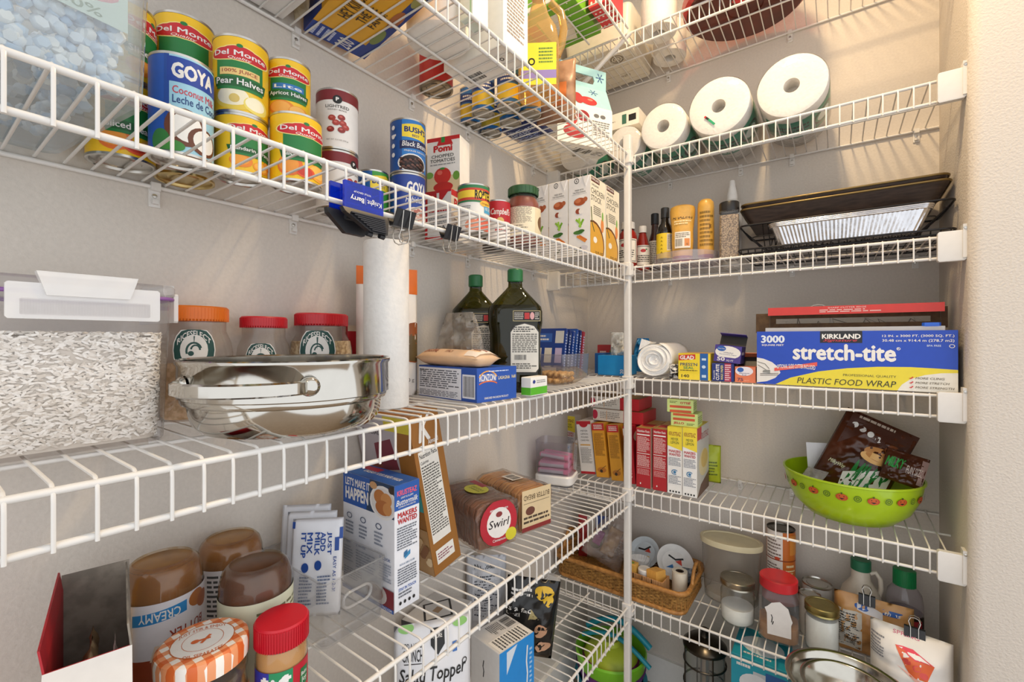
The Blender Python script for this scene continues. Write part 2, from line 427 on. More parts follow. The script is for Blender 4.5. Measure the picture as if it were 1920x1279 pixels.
# ------------------------------------------------------------------ wire shelves
RB, RW, SP, LIP = .0034, .0018, .0278, .047
def deck_wire_mesh(depth):
    mb = MB()
    pts = [(0, -.004, RB+RW), (0, -depth+.008, RB+RW)]
    for a in (20, 45, 70): pts.append((0, -depth+.008-.0118*math.sin(math.radians(a)), RB+RW-.0118*(1-math.cos(math.radians(a)))))
    pts += [(0, -depth-.0038, -.010), (0, -depth-.0038, -LIP-.004)]
    mb.tube(pts, RW, WIRE, 6); return mb.mesh('deck_wire', 60)
DW = deck_wire_mesh(DL)
def rail_mesh(name, L, r): return MB().tube([(0, 0, 0), (L, 0, 0)], r, WIRE, 8).mesh(name, 60)
CLIP = MB().box(-.007, -.004, -.03, .007, 0, .004, WHITE).box(-.006, -.012, -.006, .006, -.004, .006, WHITE).box(-.004, -.011, -.026, .004, -.004, -.020, WHITE).mesh('wall_clip', 0)
SCREW = MB().lathe([(0, .002), (.003, .0015), (.0035, 0)], TIN, 12).mesh('screw_head', 40)
def bracket_mesh(flip):
    s = -1 if flip else 1; mb = MB()
    mb.prism([(0, 0), (.046, 0), (.046, .016), (0, .016)], -LIP-.010, .010, WHITE, .003)
    mb.box(.040, -.003, -LIP-.004, .048, .022, .022, WHITE)
    return mb.mesh('end_bracket', 30)
BRK = bracket_mesh(False)
def wire_shelf(label, z, L, origin, rz, clips, ends=(False, False)):
    o = thing('wire_shelf', label, 'shelf', (*origin, z), rz, 'white wire shelves lining the pantry')
    for nm, y, dz, r in (('back_rail', -.006, 0, RB), ('middle_rail', -.17, 0, .0028), ('front_rail', -DL, 0, RB+.0003), ('lower_front_rail', -DL, -LIP, RB+.0003)):
        c = link(nm, rail_mesh(nm, L, r), o); c.location = (0, y, dz)
    n = int(L/SP)
    for i in range(n):
        c = link('deck_wire', DW, o); c.location = (.012+i*SP, 0, 0)
    for cx in clips:
        c = link('wall_clip', CLIP, o); c.location = (cx, 0, 0)
        q = link('screw_head', SCREW, c); q.location = (0, -.004, -.013); q.rotation_euler = (PI/2, 0, 0)
    for e, x in zip(ends, (0, L)):
        if e:
            c = link('end_bracket', BRK, o); c.location = (L-.046+.002, -DL-.020, 0) if x else (.046-.002, -DL-.020, 0)
            if not x: c.scale = (-1, 1, 1)
            q = link('screw_head', SCREW, c); q.location = (.044, -.003, .014); q.rotation_euler = (PI/2, 0, 0)
    return o
HOLD = {'T': 'topmost, holding the big red round tray', 'A': 'holding the paper towel rolls', 'B': 'holding the baking trays and sauces', 'C': 'holding the plastic food wrap box', 'D': 'holding the green bowl', 'E': 'lowest, holding the wicker basket'}
HOLDL = {'T': 'topmost along the left wall', 'A': 'holding the drink pouch and tin cans', 'B': 'holding the stacked fruit cans', 'C': 'holding the rice tub and steel pot', 'D': 'holding the bread and peanut butter', 'E': 'lowest, holding the salad topper pouch'}
for k, z in (('T', ZT), ('A', ZA), ('B', ZB), ('C', ZC), ('D', ZD), ('E', ZE)):
    cl = {'A': (1256, 1388, 1484, 1716), 'B': (1256, 1387, 1484, 1714)}.get(k, (1256, 1387, 1484, 1690))
    wire_shelf('white wire shelf on the back wall, '+HOLD[k], z, WX-.004, (.002, 0), 0,
               [min(aty(u, 0), WX-.03) for u in cl] if k != 'T' else [aty(1253, 0), aty(1480, 0)], (True, True))
    ys = [atx(u, 0) for u in {'A': (553, 770, 875, 998), 'B': (288, 548, 770, 875, 998)}.get(k, (288, 548, 770, 998))]
    wire_shelf('white wire shelf on the left wall, '+HOLDL[k], z, 1.72, (0, -.331-1.72), PI/2, [y+.331+1.72 for y in ys])
# corner pole
px = aty(1177, -.325); o = thing('support_pole', 'white square support pole at the inner shelf corner', 'pole', (px, -.325, 0))
mb = MB(); mb.prism(rrect(.021, .021, .004), 0, ZA+.02, WHITE); mb.build('pole', o)
MB().prism(rrect(.025, .025, .004), ZA+.012, ZA+.06, WHITE, .002).build('pole_cap', o)
MB().prism(rrect(.04, .04, .004), 0, .008, WHITE, .002).build('pole_foot', o)
for z in (ZA, ZB, ZC, ZD, ZE):
    c = MB().prism(rrect(.030, .030, .004), -.030, .012, WHITE, .002).box(-.018, -.004, -.026, .018, .022, -.012, WHITE).build('pole_clip', o); c.location = (0, 0, z)
mb = MB(); mb.tube([(DL, -.312, ZT-.004), (.004, -.325, 2.075)], .0075, WHITE, 10); mb.box(0, -.337, 2.05, .006, -.313, 2.10, WHITE)
tag(mb.build('diagonal_brace'), 'white diagonal brace rod under the topmost corner shelf', 'brace')
# ================================================================== items: shared colours
DK = .0072
DT, DA, DBk, DC, DD, DE = ZT+DK, ZA+DK, ZB+DK, ZC+DK, ZD+DK, ZE+DK
YEL = paint('f3c21c', .35, var=.10, scale=18)
W0, K0, RED, GRN, BLU = 'eae7e2', '1a1a1c', 'c8202a', '1d7a3a', '1f4fb0'
def dm_badge(x, y, s, k=1.45):       # red scalloped oval fruit-brand badge; k = label width : height
    sx = s/k
    return [('e', x-sx*.45, y, sx*.62, s*.36, 'f3e28a'), ('e', x+sx*.45, y, sx*.62, s*.36, 'f3e28a'), ('e', x, y+s*.06, sx*.7, s*.42, 'f3e28a'),
            ('e', x-sx*.45, y, sx*.56, s*.31, RED), ('e', x+sx*.45, y, sx*.56, s*.31, RED), ('e', x, y+s*.06, sx*.64, s*.37, RED),
            ('e', x, y+s*.45, sx*.10, s*.10, GRN),
            ('t', 'Del Monte', x-sx*.88, y-s*.08, x+sx*.88, y+s*.2, W0, {'b': .02}), ('t', 'Quality', x-sx*.36, y-s*.32, x+sx*.36, y-s*.14, 'f3e2d8', {'s': .3})]
def fruit_items(name, fruit, cx=.5, sub=None, teal=False, y0=.30):
    it = [('r', cx-.14, y0-.02, cx+.14, .84, GRN), ('p', [(cx-.15, y0+.02), (cx+.15, y0+.02), (cx+.165, y0+.15), (cx-.165, y0+.15)], '155c2c')]
    it += [(a[0], *a[1:]) for a in dm_badge(cx, .76, .26)]
    if sub: it += [('r', cx-.115, y0+.17, cx+.115, y0+.27, sub[1]), ('t', sub[0], cx-.10, y0+.19, cx+.10, y0+.25, sub[2])]
    it += [('t', name, cx-.14, y0+.045, cx+.14, y0+.135, W0, {'b': .02})]
    return fruit+it
def blob(cx, cy, rx, ry, c1, c2):
    return [('e', cx, cy, rx, ry, c1), ('e', cx-rx*.1, cy+ry*.12, rx*.78, ry*.76, c2)]
# ================================================================== topmost shelf
def bin_open(name, label, cat, x0, y0, x1, y1, z, h, mat, t=.002, flare=1.0, r=.02, group=None, loc=None, rz=0., rim=True, parts=True):
    w, d = x1-x0, y1-y0
    o = thing(name, label, cat, loc or ((x0+x1)/2, (y0+y1)/2, z), rz, group)
    mb = MB(); O = lambda k, e: rrect((w-2*e)*k, (d-2*e)*k, max(.002, r-e))
    k0 = 1/flare
    rings = [[(x, y, 0) for x, y in O(k0, 0)], [(x, y, h) for x, y in O(1, 0)], [(x, y, h) for x, y in O(1, t)], [(x, y, t) for x, y in O(k0, t)]]
    mb.loft(rings, mat); mb.build('bin_body', o, 40)
    if rim:
        mr = MB(); mr.tube([(x, y, h) for x, y in O(1, t/2)], t*.9, mat, 6, True); mr.build('rim', o, 60)
    return o
bin_open('storage_bin', 'cream plastic bin with moulded marks underneath, on the topmost shelf', 'bin', .03, -.262, .285, -.012, DT+.0018, .13, C('e6dfd0', .4), .003, 1.08)
o = bpy.data.objects['storage_bin']
mb = MB(); decal(mb, Flat((-.1, .1, 0), (1, 0, 0), (0, -1, 0), .2, .2), [('ring', .75, .75, .12, .12, .25, '8d8577'), ('ring', .75, .75, .07, .07, .3, '8d8577'), ('t', '5', .73, .72, .77, .78, '8d8577')])
mb.build('moulded_mark', o, 0, fix=False)
mb = MB(); decal(mb, Flat((-.1, .1, 0), (1, 0, 0), (0, -1, 0), .2, .2), [('t', '7N7U', .6, .15, .78, .22, '8d8577')]); mb.build('moulded_mark', o, 0, fix=False)
for i in range(5):
    MB().box(-.11, -.09+.045*i-.001, -.0012, .11, -.09+.045*i+.001, 0, C('d8d0c0')).build('rib', o, 0)
def paper_roll(label, loc, r, h, rz=0., rot=None, core=.02, band=None, grp=None, wrap=True, name='paper_towel_roll', cat='paper roll', mark=False):
    o = thing(name, label, cat, loc, rz, grp, rot)
    PAPER = paint('e4e1dc', .75, var=.03, bump=.5, scale=120)
    mb = MB(); e = r*.09
    mb.lathe([(core, h*.22), (core, 0+e*.2), (r*.55, 0), (r-e, .002), (r-e*.25, e*.35), (r, e), (r, h-e), (r-e*.25, h-e*.35), (r-e, h-.002), (r*.55, h), (core, h-e*.2), (core, h*.78)], PAPER, 40)
    mb.build('paper', o, 50)
    mc = MB(); mc.lathe([(core, h*.78), (0, h*.78)], TINCR, 20); mc.lathe([(core, h*.22), (0, h*.22)], TINCR, 20); mc.build('core', o, 40)
    if band:
        ms = MB(); S = Cyl(r+.0006, h*.12, h*.76, band.get('a', -PI/2), PI*.85)
        decal(ms, S, band['items']); ms.build('printed_band', o, 40, fix=False)
    if wrap:
        mw = MB(); mw.lathe([(core*.6, -.0012), (r*.6, -.0022), (r-e*.6, -.0008), (r+.0018, e), (r+.0018, h-e), (r-e*.6, h+.0008), (r*.6, h+.0022), (core*.6, h+.0012)], clear('ffffff', .02, .12, wrinkle=.3), 40)
        mw.build('plastic_wrap', o, 60)
    return o
TINCR = paint('b9b2a6', .35, var=.03, bump=.8, scale=90)
for lab, p in (('white toilet roll by the cream bin, against the back wall on the topmost shelf', (.362, -.085)), ('white toilet roll at the front edge of the topmost shelf', (.372, -.235))):
    paper_roll(lab, (*p, DT), .056, .11, name='toilet_roll', wrap=False)
# red round tray
o = thing('cake_carrier', 'large dark red round cake carrier on the topmost shelf', 'cake carrier', (.617, -.205, DT))
DR = twotone('4a1f14', '6a2c1c', 14, .3, .7, .3)
MB().lathe([(0, .004), (.05, .004), (.052, 0), (.155, 0), (.162, .006), (.168, .03)], DR, 56).build('base', o)
MB().lathe([(.160, .003), (.170, .012), (.174, .034), (.170, .036), (.160, .034)], C('b01f22', .3), 56).build('rim', o)
MB().lathe([(.158, .034), (.155, .10), (.12, .14), (0, .15)], clear('d89a8a', .25), 48).build('cover', o)
mb = MB(); decal(mb, Flat((-.05, .03, .0), (1, 0, 0), (0, -1, 0), .1, .1), [('e', .5, .72, .26, .16, 'd0383c')], base=-.0002); mb.build('sticker', o, 0, fix=False)
# green tin and its neighbour
carton('gift_box', 'bright green printed gift tin with red end and snow dots on the topmost shelf', 'tin', (.03, -.555), (.222, -.555), .205, .07, DT, '6fae2c',
       {'bottom': [('r', 0, 0, .2, .75, 'b8222a'), ('p', [(.2, .2), (.62, .12), (.72, .45), (.62, .78), (.25, .8)], 'e9e2d0')]+[('e', .8+.15*((i*37) % 7)/7-.05, .1+.13*i, .012, .012, W0) for i in range(7)],
        'front': [('r', .05, .1, .95, .3, 'f2f0ea')]})
carton('snowflake_box', 'small red box with white dots beside the green gift tin', 'box', (.236, -.47), (.30, -.47), .11, .09, DT, 'd13a40',
       {'bottom': [('e', .15+.23*(i % 4), .12+.2*(i//4), .05, .03, W0) for i in range(16)], 'front': [('e', .15+.23*(i % 4), .15+.25*(i//4), .05, .05, W0) for i in range(12)]})
# ================================================================== second shelf (A)
# paper towel rolls lying with one end to the front
GT = '2f8f72'
BAND = {'a': 0, 'items': [('r', 0, .1, 1, .75, GT), ('ring', .3, .45, .16, .22, .2, K0), ('f', .5, .25, .9, .5, 2, K0), ('f', .5, .55, .9, .7, 2, 'e8f2ee'), ('e', .3, .45, .1, .14, 'dfe8e2')]}
def lying_roll(label, u, y, r, L, core=.019, **kw):
    x = aty(u, y)
    # axis along +y: local z -> world y ; band turned so it shows below
    b = dict(BAND); b['a'] = math.radians(65)
    return paper_roll(label, (x, y, DA+r+.002), r, L, rot=(-PI/2, 0, 0), core=core, band=b, grp='paper towel rolls', **kw)
lying_roll('fat plastic-wrapped paper towel roll on its side, next to the bare end of its shelf', 1484, -.292, .083, .235)
lying_roll('plastic-wrapped paper towel roll with small coloured wrapper print, between two others', 1347, -.292, .083, .25)
o = bpy.data.objects['paper_towel_roll.001']
mb = MB(); decal(mb, Flat((-.06, .06, -.003), (1, 0, 0), (0, -1, 0), .12, .12), [('l', [(.28, .22), (.42, .06)], .003, '1f9a6a'), ('l', [(.22, .28), (.28, .22)], .003, K0), ('l', [(.19, .31), (.22, .28)], .003, RED)]); mb.build('wrapper_mark', o, 0, fix=False)
lying_roll('plastic-wrapped paper towel roll resting against the pole cap', 1243, -.290, .070, .25)
lying_roll('paper towel roll half hidden by the blue handled bag', 1170, -.265, .058, .25)
lying_roll('paper towel roll in the corner under the printed pack', 1080, -.285, .066, .26)
o = carton('towel_pack', 'white printed paper pack lying above the rolls in the corner', 'pack', (.10, -.22), (.30, -.22), .18, .055, DA+.137, 'e9e4da', {'front': [('r', .7, .2, .78, .8, '3a6a5a'), ('r', .82, .3, .95, .7, K0), ('f', .1, .3, .6, .7, 3, '9a948a')]})
# left wall part
y1 = gp(655, 5, DA)[1]
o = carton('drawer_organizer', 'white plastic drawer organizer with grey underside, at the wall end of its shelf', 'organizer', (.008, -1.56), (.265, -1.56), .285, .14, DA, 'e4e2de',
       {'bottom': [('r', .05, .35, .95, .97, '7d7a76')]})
pouch('crumpled_bag', 'small crumpled cream plastic bag tucked beside the blue and yellow box', 'bag', (.04, -1.257), .05, .09, .026, DA, 0, clear('f3ead2', .45, .1, 'f0e6cc', .8), seed=3)
q1, q2 = (.012, -1.237), (.285, -1.277)
carton('plate_box', 'blue and yellow paper plate box, seen from below', 'box', q1, q2, .125, .10, DA, 'e6ac2a',
       {'bottom': [('r', 0, 0, .16, 1, '1f3f93'), ('r', .0, .0, 1, .16, '243c86'), ('e', .3, .12, .1, .08, '7a8a4a'), ('e', .55, .12, .1, .08, 'b06a3a'), ('e', .8, .1, .08, .07, '9a9a5a'),
                   ('t', '200', .02, .3, .13, .55, W0), ('f', .02, .6, .14, .95, 4, 'c8d2ee'), ('p', [(.62, .62), (.98, .62), (.95, .9), (.66, .9)], '24489c'), ('t', 'Dixie', .67, .66, .92, .86, W0, {'b': .03}),
                   ('r', .66, .55, .95, .61, 'd0306a'), ('t', 'HEY KIDS!', .32, .62, .58, .8, '3a2a10'), ('t', 'THE LE', .36, .42, .55, .56, '3a2a10'), ('t', 'FANS!', .36, .26, .55, .38, '3a2a10')],
        'front': [('r', 0, 0, .3, 1, '1f3f93'), ('t', '200', .03, .4, .25, .8, W0)]})
g = gp(845, 88, DA)
o = jar('plastic_tub', 'wide white plastic tub, seen from below through the wires', (g[0]-.012, g[1]-.022), DA, [(.056, 0), (.062, .004), (.069, .13)], C('f2efe9', .35), [(.071, .128), (.071, .14), (.066, .143)], C('f2efe9', .35), cat='tub', seg=40)
g = gp(818, 170, DA)
can('food_can', 'red labelled can with a brassy bottom, behind the white tub', (g[0], g[1], .04), .12, DA, 'c02a26', [], group=None, lip=paint('8d8272', .3, 1.), seg=36)
b1, b2 = gp(829, 138, DA), gp(862, 180, DA)
o = carton('cocoa_box', 'tall white carton with brown top and cocoa beans, beside the white tub', 'box', (.135, -.982), (.300, -.982), .088, .255, DA, 'f1eee8',
       {'bottom': [('bars', .12, .2, .4, .5, K0), ('ring', .8, .55, .03, .06, .4, K0)],
        'front': [('r', 0, .86, 1, 1, '6b3a22'), ('t', 'COCOA', .08, .72, .4, .76, '4a3a32'), ('e', .5, .34, .05, .045, '7a4a30'), ('e', .62, .26, .05, .045, '6a3a24'), ('e', .40, .28, .045, .04, '8a5a3a')],
        'right': [('r', 0, .80, 1, 1, '8a4a28'), ('t', 'COCOA', .15, .66, .85, .70, '8a4a28'), ('f', .15, .12, .85, .6, 16, '9a8a80')]})
carton('mint_carton', 'pale mint green carton behind the white tub', 'box', (.272, -1.078), (.302, -1.078), .045, .2, DA, 'dfeee6', {'right': [('r', 0, .5, 1, .6, '8cc48a')], 'front': [('r', .8, 0, .9, 1, '9fd0a0')]})
# golden oil jug
X, Y, r = cyl_at(984, 1036, x=.245)
o = thing('oil_jug', 'golden cooking oil jug with built-in handle', 'jug', (X, Y, DA), face_rz((X, Y)))
OIL = clear('f8e2a8', .25, .08, 'e6c88c'); mb = MB()
mb.loft([[(x*k, y*k, z) for x, y in rrect(.1, .08, .025)] for z, k in ((0, .9), (.006, 1), (.13, 1), (.165, .86), (.20, .5), (.235, .32), (.25, .32))], OIL); mb.build('jug_body', o, 50)
mh = MB(); mh.tube([(.03, 0, .235), (.055, 0, .21), (.062, 0, .17), (.056, 0, .13), (.045, 0, .105)], .010, OIL, 8); mh.build('handle', o, 60)
ml = MB(); decal(ml, Flat((-.042, -.041, .012), (1, 0, 0), (0, 0, 1), .084, .1), [('r', 0, 0, 1, 1, 'e8e23a'), ('r', 0, .15, 1, .35, '9a86c0'), ('ring', .3, .55, .1, .09, .4, K0), ('f', .5, .5, .9, .9, 5, '6a8a3a')]); ml.build('paper_label', o, 0, fix=False)
MB().lathe([(.018, .248), (.018, .268), (0, .27)], C('e8c832'), 20).build('cap', o)
# pack of upright cans seen from below
for i, (u, v) in enumerate(((882, 238), (906, 216), (921, 252), (954, 204), (957, 233), (993, 217))):
    g = gp(u, v, DA)
    can('food_can', 'blue labelled can in the shrink-wrapped group beyond the cocoa carton', (g[0], g[1], .0305), .10, DA, '2a6fb4', [('r', .0, .55, 1, .8, '153a86'), ('r', .3, .1, .7, .5, 'e6c63a'), ('f', .38, .58, .62, .78, 2, W0)], group='blue cans seen from below', lip=paint('b9b4aa', .3, 1.))
pouch('brown_bag', 'brown crinkled snack bag standing behind the oil jug', 'bag', (.215, -.628), .11, .17, .045, DA, .3, twotone('7d5a44', 'a88468', 16, .4, .6, .3, .5), [('r', .35, .25, .8, .6, 'c8723a')], seed=5)
g = gp(985, 262, DA)
pouch('navy_bag', 'dark navy pasta bag lying flat beside the blue cans', 'bag', (.098, -.652), .13, .11, .04, DA+.022, 0, paint('1b2c66', .25, var=.2, bump=.4, scale=20), seed=8, tilt=-PI/2)
o = bpy.data.objects['navy_bag']
fr, bk = pillow_fn(.13, .11, .04, 8)
mb = MB(); decal(mb, Fn(bk, .13, .11, .013), [('f', .2, .45, .8, .62, 2, '8ea0d6'), ('f', .15, .15, .85, .4, 5, 'c6cfe8'), ('r', .2, .66, .8, .7, '8ea0d6')], base=.0012); mb.build('printed_panel', o, 60, fix=False)
# blue handled gift bag with sausages
h0, h1 = gp(1045, 262, DA), gp(1148, 283, DA)
wv = Vector((h1[0]-h0[0], h1[1]-h0[1])); wl = wv.length; az = math.atan2(wv.y, wv.x)
o = thing('handled_bag', 'pale blue and white handled box bag printed with red sausages and snowflakes', 'bag', (h0[0], h0[1], DA), az)
HB = C('9fcdd2', .4); HW = C('efece4', .4)
mb = MB(); hh = .265; dd = .075
mb.loft([[(0, 0, 0), (wl, 0, 0), (wl, dd, 0), (0, dd, 0)], [(0, 0, .12), (wl, 0, .12), (wl, dd, .12), (0, dd, .12)], [(0, dd*.42, .2), (wl, dd*.42, .2), (wl, dd*.58, .2), (0, dd*.58, .2)]], HW); mb.build('bag_body', o, 20)
# handle panel with a slot
mp = MB(); y_ = dd*.45
P = lambda pts: mp.add([(x*wl, yy, z) for x, z in pts for yy in (y_, y_+.004)], [tuple(range(0, 2*len(pts), 2)), tuple(reversed(range(1, 2*len(pts), 2)))]+[(2*i, 2*i+1, (2*i+3) % (2*len(pts)), (2*i+2) % (2*len(pts))) for i in range(len(pts))], HB)
P([(0, .195), (1, .195), (1, .215), (0, .215)]); P([(0, .215), (.25, .215), (.22, .228), (.25, .241), (0, .241)]); P([(.75, .215), (1, .215), (1, .241), (.75, .241), (.78, .228)]); P([(0, .241), (1, .241), (1, hh), (0, hh)])
mp.build('handle_panel', o, 0)
def flake(cx, cy, s, k): return [('l', [(cx-s*math.cos(a), cy-s*k*math.sin(a)), (cx+s*math.cos(a), cy+s*k*math.sin(a))], .0013, '3a5a8a') for a in (0, PI/3, 2*PI/3)]+[('e', cx+s*.7*math.cos(a), cy+s*.7*k*math.sin(a), s*.14, s*.14*k, '3a5a8a') for a in [i*PI/3 for i in range(6)]]
S1 = Flat((0, 0, 0), (1, 0, 0), (0, 0, 1), wl, .12); S2 = Flat((0, 0, .12), (1, 0, 0), (0, dd*.42, .08), wl, math.hypot(dd*.42, .08)); S3 = Flat((0, y_, .2), (1, 0, 0), (0, 0, 1), wl, .065)
mq = MB()
SAU = 'a3262a'
decal(mq, S2, [('r', 0, .1, 1, 1, '9fcdd2'), *flake(.72, .78, .09, 1.6), ('e', .40, .35, .09, .26, SAU), ('e', .58, .3, .16, .2, 'b8282c'), ('e', .62, .37, .05, .05, 'e07a6a')])
decal(mq, S1, [('e', .2, .6, .15, .16, 'b8332f'), ('e', .3, .3, .2, .16, SAU), ('e', .28, .36, .1, .05, 'd8685a'), ('e', .45, .75, .12, .14, '8f1e24'), ('e', .7, .82, .05, .05, '6a6a6a'), ('e', .82, .82, .05, .05, '6a6a6a'), ('f', .62, .3, .95, .7, 7, '7a7a7a')])
decal(mq, S3, [*flake(.88, .62, .08, wl/.065), *flake(.12, .85, .06, wl/.065)])
mq.build('printed_panel', o, 0, fix=False)
mb = MB(); decal(mb, Flat((0, dd, 0), (1, 0, 0), (0, -1, 0), wl, dd), [('bars', .4, .3, .7, .7, K0), ('f', .75, .3, .95, .7, 3, '6a6a6a')]); mb.build('barcode_panel', o, 0, fix=False)
# ================================================================== third shelf (B), left wall
# clear bin of pastel mints
bx0, bx1, by0, by1 = -.132, .132, -.13, .13
BM_ = Matrix.Translation((.158, -1.686, DBk+.0016)) @ Matrix.Rotation(math.radians(7), 4, 'Z')
bin_open('clear_bin', 'large clear plastic bin full of pastel mints', 'bin', bx0, by0, bx1, by1, DBk, .165, clear('eef2f4', .10, .05), .003, 1.04, .018, loc=(.158, -1.686, DBk+.0016), rz=math.radians(7))
o = bpy.data.objects['clear_bin']
for i in range(3): MB().box(-.05, .05-.06*i, -.0015, .0, .055-.06*i, 0, clear('dfe6ea', .3)).build('foot', o, 0)
rnd = random.Random(4); mb = MB(); sph = []
PM = [C(c, .6) for c in ('eef3f8', 'c9dcee', 'dfe9f2', 'b4d0ea', 'f4f4f2')]
def ico(mb, c, rx, ry, rz_, mat, M=None, n=6, m=4):
    rings = [[(c[0]+rx*math.sin(PI*j/m)*math.cos(2*PI*i/n), c[1]+ry*math.sin(PI*j/m)*math.sin(2*PI*i/n), c[2]-rz_*math.cos(PI*j/m)) for i in range(n)] for j in range(1, m)]
    mb.loft(rings, mat, True, True, True, M)
for i in range(900):
    s = rnd.random()
    if s < .5: p = (bx1-.021-rnd.random()*.012, rnd.uniform(by0+.026, by1-.024), rnd.uniform(.012, .135))
    elif s < .7: p = (rnd.uniform(bx0+.026, bx1-.024), by1-.021-rnd.random()*.01, rnd.uniform(.012, .135))
    else: p = (rnd.uniform(bx0+.026, bx1-.024), rnd.uniform(by0+.026, by1-.024), .014+rnd.random()*.006 if s < .85 else .135+rnd.random()*.012)
    M = BM_ @ Matrix.Translation((p[0], p[1], p[2])) @ Matrix.Rotation(rnd.uniform(0, 6.3), 4, 'X') @ Matrix.Rotation(rnd.uniform(0, 6.3), 4, 'Y')
    ico(mb, (0, 0, 0), .0075, .0065, .005, rnd.choice(PM), M)
tag(mb.build('mint_candies', None, 60), 'pale blue and white mint candies filling the clear bin', 'candy', kind='stuff')
mb = MB(); decal(mb, Flat(BM_ @ Vector((bx1-.012, .030, .046)), BM_.to_3x3() @ Vector((0, 1, 0)), (0, 0, 1), .08, .075), [('r', .0, .3, 1, .95, 'cfe0d6'), ('e', .5, .72, .42, .2, 'd99aa2'), ('t', 'Del Monte', .12, .66, .88, .82, 'f2e6ea'), ('t', 'Quality', .3, .5, .7, .6, 'e6ccd4', {'s': .3}), ('t', '100%', .25, .34, .75, .46, '8aa08a')])
tag(mb.build('candy_wrapper', None, 0, fix=False), 'faded fruit wrapper pressed inside the clear mint bin', 'wrapper')
PEACH = blob(.40, .2, .08, .16, 'e8742c', 'f09a3a')+blob(.60, .16, .09, .13, 'f2a83c', 'f7c25a')+blob(.5, .12, .06, .09, 'e2552a', 'c83a26')
ORNG = blob(.42, .18, .07, .12, 'ee8a2a', 'f3a33c')+blob(.56, .13, .07, .1, 'f09a30', 'f6b64e')+blob(.62, .22, .05, .08, 'ee8a2a', 'f3a33c')
PEAR = blob(.47, .17, .12, .17, 'e8c84a', 'f6eccb')+blob(.60, .12, .08, .12, 'ecd86a', 'f8f0d0')+[('e', .47, .16, .03, .06, 'dcc06a')]
APRI = blob(.45, .15, .1, .13, 'e6882e', 'f2aa4a')+blob(.58, .12, .08, .1, 'ea9636', 'f4b75a')
def fcan(label, pos, h, z, name, fruit, rot, sub=None, cx=.5):
    return can('food_can', label, pos, h, z, YEL, fruit_items(name, fruit, cx, sub), rot, 'yellow fruit cans')
c0 = cyl_at(143, 283, r=.0372); c0 = (c0[0]-.010, c0[1]+.009, c0[2])
fcan('yellow peach can low behind the clear mint bin', c0, .105, DBk, 'Sliced Peaches', PEACH, 25)
fcan('yellow fruit can stacked up behind the clear mint bin', c0, .105, DBk+.1055, 'Sliced Pears', ORNG, 60)
c1 = (.046, cyl_at(286, 404, x=.046)[1], .038)
can('food_can', 'cream labelled can with gold ends under the mandarin can', c1, .118, DBk, 'd9d0bd', [('t', 'NET WT 15 OZ (425 g)', .4, .1, .62, .16, K0)], 0, None, lip=GOLD)
fcan('yellow mandarin orange can stacked behind the blue coconut milk can', c1, .115, DBk+.1185, 'Mandarin Oranges', ORNG, -2)
c2 = cyl_at(276, 401, r=.0362)
can('food_can', 'tall blue coconut milk can in front of the mandarin can', c2, .131, DBk, '1a58b8',
    [('r', .42, .0, .72, 1, '9fd0e4'), ('r', .40, 0, .425, 1, '1a4aa0'), ('p', [(.415, .72), (.72, .72), (.72, .98), (.415, .98)], '163f9c'), ('t', 'GOYA', .435, .76, .665, .93, W0, {'b': .05}), ('t', 'Coconut Milk', .44, .6, .68, .68, 'c8384a'), ('t', 'Leche de Coco', .44, .5, .70, .585, '1c3f7c'),
     ('e', .5, .26, .1, .2, '6a3a26'), ('e', .51, .27, .075, .16, 'f6f4ee'), ('e', .60, .16, .09, .15, '6a3a26'), ('e', .605, .165, .068, .12, 'f6f4ee'), ('e', .38, .1, .05, .12, '2f7a3a'), ('e', .44, .05, .06, .06, '3f8a3a')], 6)
c3 = cyl_at(405, 498, r=.0335); c3 = (.122, cyl_at(405, 498, x=.122)[1], .035)
fcan('small yellow mandarin can under the pear can', c3, .086, DBk, 'Mandarin Orange', ORNG, 28)
c4 = cyl_at(407, 517, r=.0378)
fcan('yellow pear halves can on top of a smaller can', (c3[0]-.005, c3[1]+.002, .0365), .113, DBk+.0865, 'Pear Halves', PEAR, -3, ('100% JUICE', 'e9c77c', '9a2a22'))
c5 = cyl_at(491, 592, r=.0375); c5 = (c5[0], c5[1]+.011, c5[2])
fcan('yellow peach can beneath the apricot can', c5, .105, DBk, 'Sliced Peaches', PEACH, 22)
c6 = (c5[0]-.030, c5[1]+.004, .0325)
fcan('yellow apricot halves can stacked on the peach can', c6, .097, DBk+.1055, 'Apricot Halves', APRI, -2, ('Lite', '2a70b0', W0))
c7 = cyl_at(592, 672, r=.0375)
BEANS = [x for i, (a, b) in enumerate(((.46, .50), (.53, .52), (.49, .42), (.45, .30), (.54, .42), (.53, .30), (.56, .36))) for x in (('e', a, b, .028, .05, '8e2a26' if i % 2 else 'a83a30'), ('e', a-.004, b+.012, .012, .018, 'c8645a'))]
KB = [('r', 0, .82, 1, 1, '7d2128'), ('e', .5, .83, .035, .075, K0), ('t', 'P', .488, .80, .512, .87, W0, {'b': .04}), ('t', 'LIGHTRED', .41, .68, .59, .735, '5a5552'), ('t', 'KIDNEY BEANS', .43, .635, .57, .66, '8a8480')]+BEANS+[('t', 'NET WT 15.5 OZ (439 g)', .42, .1, .58, .13, '8a8480')]
can('food_can', 'white kidney bean can with a maroon band, stacked on its twin', c7, .111, DBk+.1075, 'ebe7e2', KB, 0)
can('food_can', 'white kidney bean can with a maroon band, at the bottom of its stack', c7, .107, DBk, 'ebe7e2', KB, 50)
c8 = cyl_at(670, 729, r=.0318)
